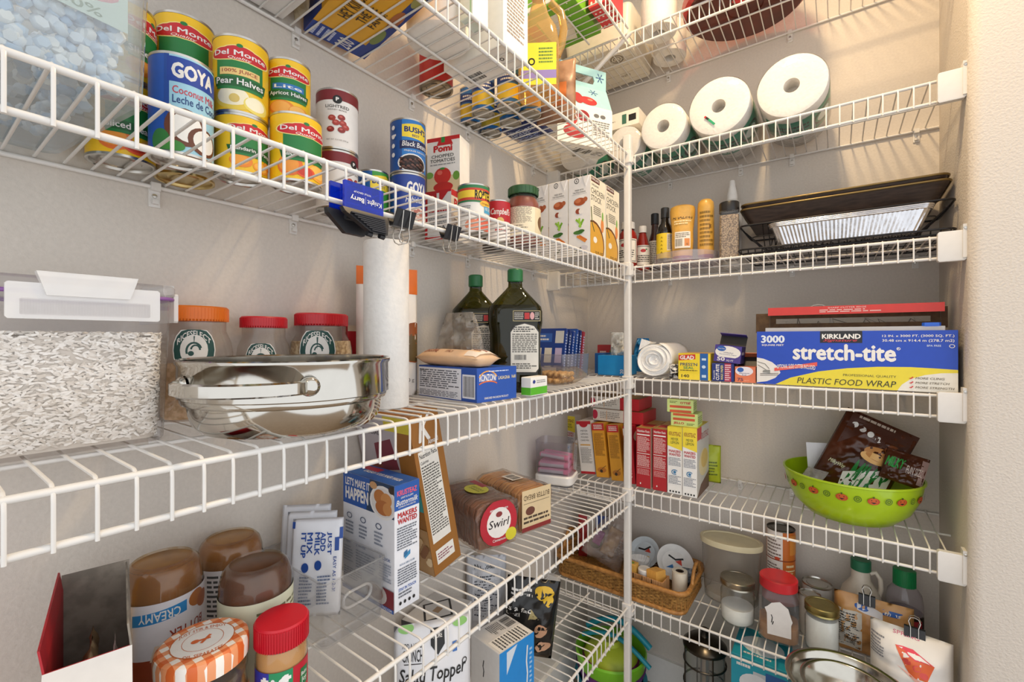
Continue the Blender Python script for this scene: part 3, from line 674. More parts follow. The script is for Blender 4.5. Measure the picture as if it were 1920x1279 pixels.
BUSH = lambda c: [('r', .30, .68, .36, .72, W0), ('p', [(.42, .66), (.66, .62), (.67, .88), (.6, .95), (.5, .92), (.42, .9)], 'f2d43a'), ('t', "BUSH'S", .44, .75, .66, .87, '1c2f6c', {'b': .04}), ('t', 'BEST', .51, .67, .58, .72, '1c2f6c')]
can('food_can', 'blue and green bean can standing alone behind the blue clip', c8, .112, DBk, '2763a8', [('r', .44, 0, 1, 1, '3f9a3c')]+BUSH(1)+[('e', .34, .8, .02, .05, W0)], 18)
c9 = cyl_at(731, 798, r=.0372)
can('food_can', 'blue black bean can stacked on a navy can', c9, .112, DBk+.1075, '1d4f96', [('r', .42, 0, .75, 1, '2a78c0')]+BUSH(1)+[('p', [(.40, .42), (.72, .46), (.72, .62), (.40, .58)], '1a2350'), ('t', 'Black Beans', .42, .47, .68, .575, W0, {'s': .2}), ('t', 'FRIJOLES NEGROS', .44, .36, .66, .4, W0), ('e', .52, .14, .14, .19, W0), ('e', .52, .14, .125, .165, '2a1714')]+
    [('e', .41+.22*((i*53) % 97)/97, .03+.22*((i*29) % 31)/31, .014, .022, ('4a2a22', '6a4438', '1e1010')[i % 3]) for i in range(34)]+[('e', .34, .3+.18*i, .018, .045, W0) for i in range(4)], 10)
can('food_can', 'navy blue bean can under the black bean can', c9, .107, DBk, '1d3f94', [('t', 'GOYA', .45, .6, .66, .86, W0, {'b': .05}), ('t', 'Habichuelas', .44, .42, .66, .54, W0, {'s': .3}), ('e', .55, .15, .14, .18, 'e6d6c8')]+[('e', .45+.18*((i*37) % 41)/41, .04+.24*((i*17) % 23)/23, .02, .03, ('c88a7a', 'b06a5c', 'd8a898')[i % 3]) for i in range(22)], 14)
# tomato cartons
POMI = [('r', 0, .93, 1, 1, 'c22428'), ('p', [(.3, .85), (.8, .85), (.7, 1), (.4, 1)], 'c22428'), ('r', .44, .9, .55, 1, '2f8a3c'), ('t', 'Pomi', .2, .73, .78, .86, 'c22428', {'b': .05}), ('t', 'CHOPPED', .14, .63, .82, .69, '3a3a3a'), ('t', 'TOMATOES', .1, .55, .86, .61, '3a3a3a'), ('f', .1, .49, .86, .53, 1, '9a9a9a'),
        ('r', 0, .02, 1, .3, 'd8c49a'), ('e', .48, .3, .26, .15, 'c8322a'), ('e', .5, .1, .3, .09, 'b82a24'), ('e', .4, .36, .08, .04, 'e06a5a'), ('e', .9, .28, .1, .08, '6a9a3a'), ('e', .08, .33, .12, .06, '7aa84a'), ('e', .48, .43, .08, .02, '3f8a3c')]
t1 = (.10, atx(801, .10)); t2 = (.185, atx(861, .185))
zt = DBk+.118
pa = (.118, -.935)
x1_, x2_ = aty(801, -.93), aty(862, -.905)
carton('tomato_carton', 'white chopped tomato carton standing up with a tomato picture', 'carton', (x1_, -.93), (x2_, -.905), .055, .135, zt, 'ede9e2', {'front': POMI, 'left': [('r', 0, .93, 1, 1, 'c22428'), ('f', .2, .2, .8, .8, 10, '9a9a9a')]})
x3_, x4_ = aty(797, -.945), aty(846, -.93)
o = carton('tomato_carton', 'white and red tomato carton lying beneath the upright one', 'carton', (x3_, -.945), (x4_, -.93), .125, .117, DBk, 'e9e5de',
       {'front': [('r', 0, .95, 1, 1, 'c22428'), ('p', [(.05, 1), (.45, 1), (.45, .72)], 'c22428'), ('p', [(.55, 1), (.95, 1), (.55, .72)], 'c22428'), ('r', 0, 0, .1, 1, 'c22428'), ('f', .15, .55, .85, .61, 1, 'c22428'), ('f', .15, .3, .85, .5, 5, '8a8a8a'), ('t', 'AAA', .3, .2, .8, .28, '4a4a4a'), ('r', 0, 0, 1, .06, 'c22428')],
        'right': [('r', 0, .88, 1, 1, 'c22428'), ('t', 'Pomi', .1, .62, .55, .84, 'c22428', {'b': .04}), ('f', .1, .1, .9, .5, 7, '8a8a8a')]})
c10 = cyl_at(858, 918, r=.0365)
can('food_can', 'diced tomato can with yellow and red stripes', c10, .109, DBk, 'ece8e0', [('r', 0, .93, 1, 1, '2f7a4a'), ('r', 0, .88, 1, .93, 'c8432c'), ('r', 0, .72, 1, .88, 'f2cf3a'), ('r', 0, .66, 1, .72, 'c8432c'), ('r', 0, .62, 1, .66, '2f7a4a'), ('t', 'RO*TEL', .5, .68, .7, .9, K0, {'b': .04}), ('e', .62, .6, .07, .07, 'e6b43a'), ('t', 'Original', .57, .575, .67, .62, '7a3a1a'), ('r', .6, .4, .72, .55, '4aa0c8'), ('t', 'NO SALT', .61, .46, .71, .53, W0), ('e', .6, .1, .12, .2, 'd0604a'), ('e', .48, .12, .08, .12, 'e08a6a'), ('f', .36, .3, .46, .55, 6, '8a8a8a')], 4)
c11 = cyl_at(911, 957, r=.0305)
can('food_can', 'red and white soup can beside the pasta sauce jar', c11, .102, DBk, 'f0ece6', [('r', 0, .48, 1, 1, 'b81f2a'), ("t", "Campbell's", .4, .6, .68, .82, W0, {'s': .3, 'b': .02}), ('e', .53, .48, .05, .1, 'd8b46a'), ('f', .46, .2, .62, .3, 1, 'b81f2a')], 0)
def sauce_jar(label, pos, h, z, fillc, lidm, rot=0, label_items=None, gl='ffffff'):
    X, Y, r = pos
    o = jar('sauce_jar', label, pos, z, [(r*.85, 0), (r*.97, .004), (r, .012), (r, h*.62), (r*.96, h*.72), (r*.78, h*.84), (r*.78, h*.9)], clear(gl, .02), [(r*.84, h*.86), (r*.88, h*.87), (r*.88, h*.985), (r*.84, h)], lidm,
            [(r*.82, .003), (r*.95, .012), (r*.95, h*.62), (r*.9, h*.72), (r*.74, h*.82)], paint(fillc, .4, var=.15, scale=80), ribs=24)
    if label_items:
        ms = MB(); S = Cyl(r+.0005, h*.12, h*.5, tocam(pos)+math.radians(rot), PI*1.1); decal(ms, S, label_items); ms.build('paper_label', o, 40, fix=False)
    return o
c12 = cyl_at(946, 1011, r=.0445); c12 = (c12[0], c12[1]+.006, c12[2])
sauce_jar('tomato sauce jar with a green lid and cream label', c12, .150, DBk, '7c2a10', C('2f5a34', .35), 18, [('r', .1, .05, .62, 1.05, 'e8dcc0'), ('f', .14, .45, .55, 1.0, 14, '8a8272'), ('f', .14, .2, .5, .4, 3, '8a8272'), ('r', .62, .05, 1, 1.05, 'dccfae'), ('e', .8, .5, .12, .25, '6a4a2a'), ('r', .5, .05, .62, .14, 'b82a2a')])
c13 = (.075, atx(926, .075), .033)
o = sauce_jar('dark jar with a green gingham lid behind the soup can', c13, .128, DBk, '2a1712', twotone('2f4a34', '15301c', 160, .49, .51), 0)
# stock cartons
xr, yf = .286, -.561
def stock(label, x0, x1, y0, d, front=True):
    fr = [('ring', .38, .95, .11, .035, .25, K0), ('t', 'i', .36, .935, .40, .965, K0), ('t', 'MADE WITH', .3, .82, .7, .84, '4a4a4a'), ('t', 'THE FOLLOWING:', .2, .79, .8, .81, '4a4a4a'), ('r', .15, .775, .85, .778, '9a9a9a'),
          ('e', .52, .68, .27, .05, 'a8502a'), ('e', .44, .695, .14, .03, 'c8744a'), ('e', .78, .70, .1, .03, 'b0603a'), ('e', .46, .56, .13, .035, '9a4a34'), ('e', .58, .555, .1, .035, 'f2eee8'), ('l', [(.35, .46), (.62, .38)], .003, '8fc03a'), ('l', [(.7, .45), (.5, .36)], .003, '7ab02c'), ('l', [(.5, .47), (.56, .35)], .003, '9fd04a'),
          ('e', .45, .29, .22, .025, '4a7a34'), ('e', .6, .305, .15, .02, '3a6a2a'), ('l', [(.4, .245), (.8, .165)], .0035, 'e08a3a'), ('l', [(.5, .25), (.85, .18)], .0025, 'd8742a'), ('e', .7, .09, .2, .03, 'd8d4d8'), ('l', [(.3, .04), (.6, .09)], .003, '3a4a2a')]
    rt = [('r', .05, .93, .6, .99, '5a2418'), ('t', 'KIRKLAND', .08, .95, .57, .98, W0), ('t', 'ORGANIC', .08, .88, .55, .905, '3a3a3a'), ('t', 'CHICKEN', .05, .78, .92, .85, '2a2a2a', {'b': 0}), ('t', 'STOCK', .05, .69, .72, .76, '2a2a2a', {'b': 0}), ('f', .2, .52, .7, .64, 5, '7a7468'),
          ('e', .2, .14, .72, .3, '6a3a20'), ('e', .16, .13, .7, .285, 'd8a23e'), ('e', .78, .42, .1, .09, 'e08a4a'), ('e', .80, .54, .05, .06, '7ab04a'), ('l', [(.05, .6), (.1, .4), (.25, .3)], .0022, '4a5a2a'), ('e', .3, .2, .12, .04, 'f0ece2'), ('t', '32 FL OZ', .3, .03, .8, .06, '3a2a1a')]
    o = carton('stock_carton', label, 'carton', (x0, y0), (x1, y0), d, .222, DBk, 'efece8', {'front': fr, 'right': [('r', 0, 0, 1, 1, 'ece3cc')]+rt}, 'chicken stock cartons')
    wf = x1-x0; mf = MB(); T3 = [(wf*.62, 0, .2205), (wf*.97, 0, .2205), (wf*.80, 0, .192)]
    mf.loft([[(x, 0, z) for x, _, z in T3], [(wf*.8+(x-wf*.8)*.9, -.0016, z) for x, _, z in T3]], C('efece8')); mf.build('folded_ear', o, 0)
    return o
stock('white chicken stock carton at the corner of its block, soup bowl side showing', .218, xr, yf, .100)
stock('white chicken stock carton in the middle of the front row', .152, .216, yf, .100)
stock('white chicken stock carton half hidden by the sauce jar', .087, .150, yf, .100)
stock('white chicken stock carton in the second row, closest to the pole', .218, xr, yf+.104, .100)
# chip clip hanging from the lower front rail
yc = atx(679, DL+.012); oz = ZB-LIP
o = thing('chip_clip', 'translucent blue magnetic clip with black ribbed grip on the wire lip', 'clip', (DL+.004, yc, oz), PI/2); o.scale = (.76, .76, .76)
# local x runs along the shelf (viewer left to right), local -y faces the aisle
CB = clear('2c62e8', .35, .1, '1540c8'); BLK = paint('1c1c20', .45, var=.08)
MB().prism([(-.041, -.018), (.041, -.018), (.041, -.013), (-.041, -.013)], -.018, .034, CB, .001).build('front_plate', o)
MB().prism([(-.052, .007), (.025, .007), (.025, .011), (-.052, .011)], -.018, .034, CB, .001).build('back_plate', o)
g1 = MB(); g1.loft([[(-.047, -.022, -.014), (.047, -.022, -.014), (.047, -.012, -.014), (-.047, -.012, -.014)], [(-.044, -.026, -.022), (.047, -.026, -.022), (.047, -.014, -.022), (-.044, -.014, -.022)], [(.002, -.032, -.050), (.040, -.032, -.050), (.040, -.022, -.050), (.002, -.022, -.050)]], BLK)
for k in range(8): g1.box(-.034+.0055*k, -.030-.0006*k, -.0235-.0034*k, .036, -.024-.0006*k, -.0215-.0034*k, paint('2b2b30', .4))
g1.build('front_grip', o, 20)
g2 = MB(); g2.loft([[(-.06, .004, -.014), (.03, .004, -.014), (.03, .013, -.014), (-.06, .013, -.014)], [(-.057, .004, -.022), (.03, .004, -.022), (.03, .016, -.022), (-.057, .016, -.022)], [(-.02, .010, -.05), (.02, .010, -.05), (.02, .020, -.05), (-.02, .020, -.05)]], BLK); g2.build('back_grip', o, 20)
MB().tube([(-.03, -.004, -.026), (.03, -.004, -.026)], .005, BLK, 8).build('hinge', o)
for xx in (.004, .031): MB().tube([(xx-.004, -.024, -.052), (xx+.006, -.024, -.053)], .005, BLK, 8).build('knob', o)
mb = MB(); decal(mb, Flat((-.041, -.0185, -.018), (1, 0, 0), (0, 0, 1), .082, .052), [('t', 'Knight', .56, .36, .94, .58, W0, {'flip': 1, 'b': .012}), ('r', .515, .34, .52, .6, W0), ('t', 'Barry', .14, .36, .48, .58, W0, {'flip': 1, 'b': .03}), ('t', 'TITLE GROUP', .22, .66, .66, .72, W0, {'flip': 1})]); mb.build('lettering', o, 0, fix=False)
def binder_clip(label, loc, rz, s=1., up=False, group=None):
    o = thing('binder_clip', label, 'clip', loc, rz, group); k = -1 if up else 1
    mb = MB(); mb.loft([[(x, y*s, z*s*k) for y, z in ((-.011, .012), (-.0125, .012), (-.0035, -.009), (.0035, -.009), (.0125, .012), (.011, .012), (.0025, -.0075), (-.0025, -.0075))] for x in (-.016*s, .016*s)], BLK); mb.build('spring_body', o, 20)
    for sy in (-1, 1):
        mh = MB(); mh.tube([(-.006*s, sy*.012*s, .011*s*k), (-.006*s, sy*.008*s, -.012*s*k), (-.009*s, sy*.006*s, -.022*s*k), (-.006*s, sy*.005*s, -.029*s*k), (0, sy*.005*s, -.031*s*k), (.006*s, sy*.005*s, -.029*s*k), (.009*s, sy*.006*s, -.022*s*k), (.006*s, sy*.008*s, -.012*s*k), (.006*s, sy*.012*s, .011*s*k)], .0009*s, WIREM, 6); mh.build('wire_handle', o, 60)
    return o
binder_clip('black binder clip on the wire lip beside the blue clip', (DL, atx(752, DL), oz-.003), PI/2, 1.15)
binder_clip('black binder clip on the wire lip below the diced tomato can', (DL, atx(843, DL), oz-.003), PI/2, 1.05)
# ================================================================== third shelf, back wall
def bottle(name, label, pos, z, prof, mat, cap, capmat, items=None, ly=(.1, .5), rot=0, sx=1., sy=1., group=None, span=PI*1.2, lr=None):
    X, Y = pos[:2]; rz = face_rz((X, Y))
    o = jar(name, label, pos, z, prof, mat, cap, capmat, cat='bottle', sx=sx, sy=sy, rz=rz, group=group, seg=28)
    if items:
        r = lr or max(p[0] for p in prof); ms = MB(); S = Cyl(r*sx+.0006, ly[0], ly[1]-ly[0], -PI/2+math.radians(rot), span, sy=sy/sx if sx else 1); decal(ms, S, items); ms.build('paper_label', o, 40, fix=False)
    return o
tray_z = DBk+.0055
KET = paint('8e1f14', .25, var=.1, coat=.3)
KL = [('r', .1, 0, .9, 1, 'e9e4da'), ('r', .13, .04, .87, .96, '2a2a2a'), ('r', .15, .07, .85, .93, 'e9e4da'), ('e', .5, .74, .1, .08, 'b8282a'), ('f', .2, .2, .8, .55, 4, K0), ('e', .62, .8, .04, .03, '3a7a3a')]
X, Y, r = cyl_at(1160, 1195, y=-.225)
bottle('ketchup_bottle', 'tall ketchup bottle with white cap beside the pole', (X, Y), DBk, [(r*.85, 0), (r, .006), (r, .1), (r*.9, .122), (r*.5, .138)], KET, [(r*.75, .136), (r*.75, .158), (r*.68, .16)], WHITE, KL, (.02, .1), -25)
X, Y, r = cyl_at(1192, 1218, y=-.17)
bottle('ketchup_bottle', 'short ketchup bottle with white cap next to the tall one', (X, Y), DBk, [(r*.85, 0), (r, .006), (r*.98, .08), (r*.7, .11), (r*.45, .135)], KET, [(r*.6, .131), (r*.6, .152), (r*.55, .154)], WHITE, KL, (.012, .085), 5)
X, Y, r = cyl_at(1216, 1240, y=-.125)
bottle('sauce_bottle', 'slim dark sauce bottle with black cap behind the soy sauce', (X, Y), tray_z, [(r*.85, 0), (r, .006), (r, .1), (r*.6, .13), (r*.5, .165)], paint('3a120c', .15, coat=.5), [(r*.62, .16), (r*.62, .196), (r*.55, .198)], BLACK, [('r', .1, 0, .9, 1, 'c9c2b8'), ('f', .15, .05, .85, .95, 12, '6a645c')], (.015, .1), -20)
X, Y, r = cyl_at(1231, 1263, y=-.195)
bottle('soy_sauce_bottle', 'black soy sauce bottle with a yellow label', (X, Y), tray_z, [(r*.9, 0), (r, .005), (r, .108), (r*.9, .125), (r*.5, .142), (r*.42, .165)], paint('0f0c0a', .12, coat=.6), [(r*.5, .158), (r*.5, .19), (r*.45, .192)], paint('2a2a2a', .3), [('r', 0, 0, 1, 1, 'e6c726'), ('r', .52, .3, .9, .97, 'd6d2c6'), ('f', .54, .35, .88, .93, 12, '4a463e'), ('f', .54, .05, .88, .25, 5, 'a8842a'), *[('l', [(.33, .80-.15*i), (.36, .86-.15*i), (.38, .79-.15*i)], .0008, '3a2a0a') for i in range(5)]], (.022, .104), 8)
MUS = paint('d9a648', .35, var=.08, coat=.2)
X, Y, r = cyl_at(1256, 1304, y=-.215)
bottle('mustard_bottle', 'upside-down squeeze mustard bottle with a printed front', (X, Y), tray_z, [(r*.78, .020), (r*.8, .03), (r*.86, .07), (r*.84, .10), (r*.98, .15), (r, .168), (r*.94, .178), (r*.7, .183), (0, .184)], MUS, [(r*.8, 0), (r*.8, .02), (r*.7, .021)], C('8a2a5c', .35),
       [('r', .3, .86, .7, .98, 'c8442e'), ('t', "MIKE'S", .36, .88, .66, .96, W0, {'b': .03}), ('t', 'AMAZING', .26, .72, .74, .81, '3a2a1a'), ('f', .3, .6, .72, .7, 2, 'f2dca6'), ('r', .32, .1, .68, .45, 'e9e2d4'), ('bars', .34, .14, .5, .3, K0), ('f', .34, .32, .66, .43, 3, '6a6258'), ('r', .54, .14, .66, .3, 'd88a4a'), ('t', 'Q', .58, .16, .62, .2, K0)], (.03, .178), 0, sy=.72, lr=r*.93)
X, Y, r = cyl_at(1307, 1340, y=-.205)
bottle('mustard_bottle', 'slim round-topped mustard bottle standing on its cap', (X, Y), tray_z, [(r*.9, .02), (r*.95, .03), (r*.96, .17), (r*.9, .184), (r*.6, .193), (0, .195)], MUS, [(r*.9, 0), (r*.9, .02), (r*.8, .021)], C('8a2a5c', .35), [('f', .3, .1, .75, .9, 9, '8a6a2a'), ('t', 'g', .6, .5, .68, .58, '5a3a1a')], (.03, .17), 0)
# pepper shaker, square
X, Y, r = cyl_at(1341, 1379, y=-.215); X += .011
o = thing('pepper_shaker', 'square clear pepper jar with black flip lid', 'jar', (X, Y, DBk), face_rz((X, Y)))
w = 2*r*.93
MB().prism(rrect(w, w, .006), .002, .134, twotone('5a4630', 'a89070', 260, .4, .6, .6), .002).build('contents', o)
MB().prism(rrect(w+.003, w+.003, .008), 0, .147, clear('ffffff', .03), .003).build('jar_body', o)
MB().lathe([(r*.9, .143), (r*1.0, .145), (r*1.0, .172), (r*.93, .175), (0, .175)], paint('17171a', .35), 28).build('lid', o)
mb = MB(); decal(mb, Flat((w/2+.002, -w/2, .008), (0, 1, 0), (0, 0, 1), w, .11), [('r', 0, 0, 1, 1, '1c1a18'), ('t', 'Me', .1, .78, .5, .9, 'd8d2c6'), ('f', .1, .1, .9, .35, 4, 'c8c2b6')]); mb.build('paper_label', o, 0, fix=False)
X, Y, r = cyl_at(1355, 1391, y=-.05)
bottle('white_bottle', 'plain white squeeze bottle with tapered cap behind the pepper', (X, Y), DBk, [(r*.9, 0), (r, .006), (r, .185), (r*.9, .21), (r*.55, .23)], C('e4e2dc', .35), [(r*.58, .228), (r*.52, .25), (r*.34, .275), (r*.3, .292), (r*.28, .293)], C('f6f4f0', .3))
# clear turntable under them
cx_, cy_ = .4475, -.197
o = thing('turntable', 'round clear turntable tray with a low rim under the sauces', 'tray', (cx_, cy_, DBk))
MB().lathe([(.0, 0), (.095, 0), (.098, .003), (.098, .034), (.0965, .034), (.0965, .006), (.093, .005), (0, .005)], clear('eeeaf2', .12), 48).build('tray', o)
MB().lathe([(.098, .003), (.0993, .004), (.0993, .008), (.098, .009)], clear('d8d4e0', .2), 48).build('rim', o)
# wire racks, foil pan and baking trays
def rack(name, label, x0, x1, y0, y1, z0, z1, ins, cat, n, mat, flat=False):
    o = thing(name, label, cat, ((x0+x1)/2, (y0+y1)/2, z0)); w, d, h = x1-x0, y1-y0, z1-z0
    rt = [(x, y, h) for x, y in rrect(w, d, .02)]
    MB().tube(rt, .0026, mat, 6, True).build('rim', o, 60)
    if not flat:
        MB().tube([(x, y, h*.5) for x, y in rrect(w-ins, d-ins, .02)], .0016, mat, 6, True).build('middle_ring', o, 60)
    MB().tube([(x, y, .002) for x, y in rrect(w-2*ins, d-2*ins, .02)], .0022, mat, 6, True).build('base_ring', o, 60)
    me = MB().tube([(0, -d/2, h), (0, -d/2+ins, .002), (0, d/2-ins, .002), (0, d/2, h)], .0014, mat, 5).mesh('wire', 60)
    for i in range(n):
        c = link('wire', me, o); c.location.x = -(w/2-ins-.004)+(w-2*ins-.008)*i/(n-1)
    me2 = MB().tube([(-w/2, 0, h), (-w/2+ins, 0, .002), (w/2-ins, 0, .002), (w/2, 0, h)], .0014, mat, 5).mesh('cross_wire', 60)
    for i in range(5):
        c = link('cross_wire', me2, o); c.location.y = -(d/2-ins-.01)+(d-2*ins-.02)*i/4
    return o
BW_ = paint('2b2a2c', .35, .6, var=.1)
xa = aty(1384, -.285)
rack('cooling_rack', 'flat black wire cooling rack lying on the wire shelf', xa, 1.062, -.298, -.035, DBk+.001, DBk+.014, .006, 'rack', 26, BW_, True)
xb = aty(1386, -.262)
rack('roasting_basket', 'black wire roasting basket with flared sides under the baking trays', xb, 1.066, -.262, -.02, DBk+.030, 1.626, .055, 'basket', 26, BW_)
x1, x2 = aty(1441, -.293), aty(1752, -.293)
o = thing('foil_pan', 'shiny fluted aluminium foil pan on the black rack', 'pan', ((x1+x2)/2, -.280, DBk+.0165)); w = x2-x1; FOIL = paint('cfcfd2', .2, 1., var=.08, bump=.6, scale=45)
def flute(k, z, am):
    base = rrect(w*k, .048*(k if k < 1 else 1), .02, 8); out = []
    n = 160
    # resample
    per = [(Vector(base[i]), Vector(base[(i+1) % len(base)])) for i in range(len(base))]; L = sum((b-a).length for a, b in per)
    for i in range(n):
        s = L*i/n
        for a, b in per:
            l = (b-a).length
            if s <= l: q = a+(b-a)*(s/l if l else 0); break
            s -= l
        f = 1+am*(1 if i % 2 else -1)
        out.append((q.x*(1+am*.05*(1 if i % 2 else -1)), q.y*f, z))
    return out
MB().loft([flute(.86, 0, .02), flute(.965, .048, .03), flute(.97, .050, 0)], FOIL, True, False).build('pan_body', o, 15)
for k in range(3): MB().tube([(x, y, .0505+.004*k) for x, y in rrect(w*.985+.003*k, .052, .021, 8)], .0022, FOIL, 6, True).build('rim', o, 60)
def tray(label, x0, x1, y0, y1, z, h, tilt, loc_dz):
    o = thing('baking_tray', label, 'baking tray', ((x0+x1)/2, y1, z), rot=(tilt, 0, 0)); w, d = x1-x0, y1-y0; t = .0015
    mb = MB(); f = lambda k, e, z_: [(x, y-d/2, z_) for x, y in rrect(w-2*e-k, d-2*e-k, .018)]
    mb.loft([f(.04, 0, 0), f(0, 0, h), f(0, t, h), f(.04, t, t)], twotone('2c221e', '4a3a30', 30, .3, .7, .35, stretch=(1, 1, 6))); mb.build('pan', o, 30)
    MB().tube([(x, y-d/2, h) for x, y in rrect(w+.002, d+.002, .019)], .0028, paint('8a7448', .3, .7), 6, True).build('rolled_rim', o, 60)
    return o
xl = .610
tray('dark baking tray with tan rim, lower of the nested pair', xl, 1.064, -.228, -.022, 1.634, .040, -.04, 0)
tray('dark baking tray with tan rim, upper of the nested pair', xl+.002, 1.061, -.226, -.024, 1.6485, .040, -.04, 0)
# ================================================================== fourth shelf (C), left wall
# rice tub
ya, yb, xf, xw = -1.664, -1.499, .189, .022
o = thing('rice_tub', 'tall hazy plastic tub of white rice with a clip-on lid', 'container', ((xf+xw)/2, (ya+yb)/2, DC), PI/2)
w, d, h = yb-ya, xf-xw, .172           # local x along the shelf, local -y to the aisle
HAZ = clear('fbfafa', .05, .08, 'f2f0f0'); PUR = C('8a5a9c', .4)
mb = MB(); mb.loft([[(x*k, y*k, z) for x, y in rrect(w, d, .018)] for z, k in ((0, .90), (.004, .93), (h, 1.0))], HAZ, True, False); mb.build('tub_body', o, 50)
MB().prism(rrect(w+.008, d+.008, .02), h-.001, h+.014, HAZ, .003).build('lid', o)
MB().tube([(x, y, h-.002) for x, y in rrect(w+.004, d+.004, .02)], .0022, PUR, 6, True).build('seal_ring', o, 60)
LT = clear('ffffff', .55, .1, 'f6f5f4')
def latch(M, n):
    mb = MB(); mb.prism([(-n/2, -.0045), (n/2, -.0045), (n/2, 0), (-n/2, 0)], h-.030, h+.006, LT, .002, M)
    mb.prism([(-n*.42, -.0065), (n*.42, -.0065), (n*.42, -.0045), (-n*.42, -.0045)], h-.026, h-.010, HAZ, .001, M)
    q = mb.build('latch', o, 20)
    m2 = MB(); m2.loft([[(-n*.33, -.007, h+.018), (n*.33, -.007, h+.018), (n*.33, .004, h+.018), (-n*.33, .004, h+.018)], [(-n*.31, -.008, h+.010), (n*.31, -.008, h+.010), (n*.31, .004, h+.010), (-n*.31, .004, h+.010)], [(-n*.27, -.007, h-.006), (n*.27, -.007, h-.006), (n*.27, -.003, h-.006), (-n*.27, -.003, h-.006)]], LT, M=M)
    m2.build('latch_tab', q, 20)
latch(Matrix.Translation((.004, -d/2-.004, 0)), .122)
latch(Matrix.Translation((w/2+.004, 0, 0)) @ Matrix.Rotation(PI/2, 4, 'Z'), d*.8)
RICE = [paint(c, .6, var=.04) for c in ('f0ebe2', 'e6dfd4', 'f6f2ea', 'd6cdc0')]
rnd = random.Random(11); mr = MB(); GR = []
for kk in range(3):
    L, R_ = .0040, .00125
    GR.append(([(-L, 0, 0)]+[(-L*.5, R_*math.cos(a), R_*math.sin(a)) for a in (0, 2.1, 4.2)]+[(L*.5, R_*math.cos(a), R_*math.sin(a)) for a in (0, 2.1, 4.2)]+[(L, 0, 0)],
               [(0, 2, 1), (0, 3, 2), (0, 1, 3), (1, 2, 5, 4), (2, 3, 6, 5), (3, 1, 4, 6), (7, 4, 5), (7, 5, 6), (7, 6, 4)]))
ox, oy = (xf+xw)/2, (ya+yb)/2; fh = .128
mr.prism([(ox+x, oy+y) for x, y in rrect(d*.83, w*.83, .012)], DC+.004, DC+fh-.004, RICE[3], 0, top=1.05)
def kz(z): return .93+.07*z/h
RO = rrect(d-.012, w-.012, .014, 8); RO = [(Vector(RO[i]), Vector(RO[(i+1) % len(RO)])) for i in range(len(RO))]
RO = [(a_, b_) for a_, b_ in RO if (b_-a_).length > 1e-6 and (max(a_.x, b_.x) > .0 or max(a_.y, b_.y) > .06)]
RL = [(b_-a_).length for a_, b_ in RO]
for i in range(9500):
    if rnd.random() < .8:
        z = rnd.uniform(.008, fh); a_, b_ = rnd.choices(RO, RL)[0]; q = a_+(b_-a_)*rnd.random(); kq = kz(z)-.012-rnd.random()*.015
        M = Matrix.Translation((ox+q.x*kq, oy+q.y*kq, DC+z)) @ Matrix.Rotation(math.atan2(b_.y-a_.y, b_.x-a_.x)+rnd.gauss(0, .16), 4, 'Z') @ Matrix.Rotation(rnd.gauss(0, .5), 4, 'Y')
    else:
        M = Matrix.Translation((ox+rnd.uniform(-d/2, d/2)*.88, oy+rnd.uniform(-w/2, w/2)*.88, DC+fh-.002+rnd.random()*.003)) @ Matrix.Rotation(rnd.uniform(0, 6.3), 4, 'Z') @ Matrix.Rotation(rnd.gauss(0, .2), 4, 'Y')
    g = GR[i % 3]; mr.add(g[0], g[1], RICE[rnd.randrange(4)], M)
tag(mr.build('rice_grains', None, 60, fix=False), 'long white rice grains filling the hazy tub', 'rice', kind='stuff')
# rice-brand jars behind the pot
RS = lambda: [('e', .5, .5, .30, .60, W0), ('e', .5, .5, .285, .57, '1d4a44'), ('e', .5, .5, .19, .38, W0), ('t', 'RICESELECT', .27, .62, .73, .76, W0, {'arc': .22, 'b': .02}), ('l', stroke_arc(.5, .48, .1, .2, 20, 200), .0014, '1d4a44'), ('l', stroke_arc(.52, .5, .06, .12, 0, 170), .0012, '1d4a44'), ('e', .46, .42, .04, .06, '1d4a44')]
def rs_jar(label, pos, h, lidc, lh, neck, fillh, fillm, lab_z, tint='f4f0ec'):
    X, Y, r = pos
    o = jar('storage_jar', label, pos, DC, [(r*.9, 0), (r, .006), (r, h*.58), (r*.95, h*.68), (r*neck, h*.78), (r*neck, h-lh)], clear(tint, .06, .05), [(r*neck*1.0, h-lh-.003), (r*neck*1.08, h-lh), (r*neck*1.08, h-.002), (r*neck*1.02, h)], C(lidc, .35),
            [(r*.88, .003), (r*.965, .008), (r*.965, min(fillh, h*.58)), (r*.93, fillh)] if fillh else None, fillm, ribs=60, sy=.7, rz=PI/2, oval=True)
    ms = MB(); S = Cyl(r+.001, lab_z, r*1.25, tocam(pos)-PI/2+.0, 1.9, sy=.7); decal(ms, S, RS()); ms.build('paper_label', o, 40, fix=False)
    return o
PEAS = twotone('c9a77a', 'e8c9a2', 130, .4, .6, .6, .8); ORZO = twotone('a98a5a', 'e2cda0', 170, .4, .6, .6, .8)
j1 = cyl_at(296, 440, x=.040)
rs_jar('clear jar with orange lid and round green label, next to the rice tub', j1, .172, 'f07a1e', .020, .80, .085, PEAS, .075)
j2 = cyl_at(440, 548, x=.040)
rs_jar('nearly empty clear jar with small red lid between two other jars', j2, .160, 'c61f2a', .016, .80, .0, PEAS, .06)
j3 = cyl_at(538, 666, x=.041)
rs_jar('clear jar of tan orzo with red lid and round green label', j3, .170, 'c61f2a', .020, .78, .118, ORZO, .062)
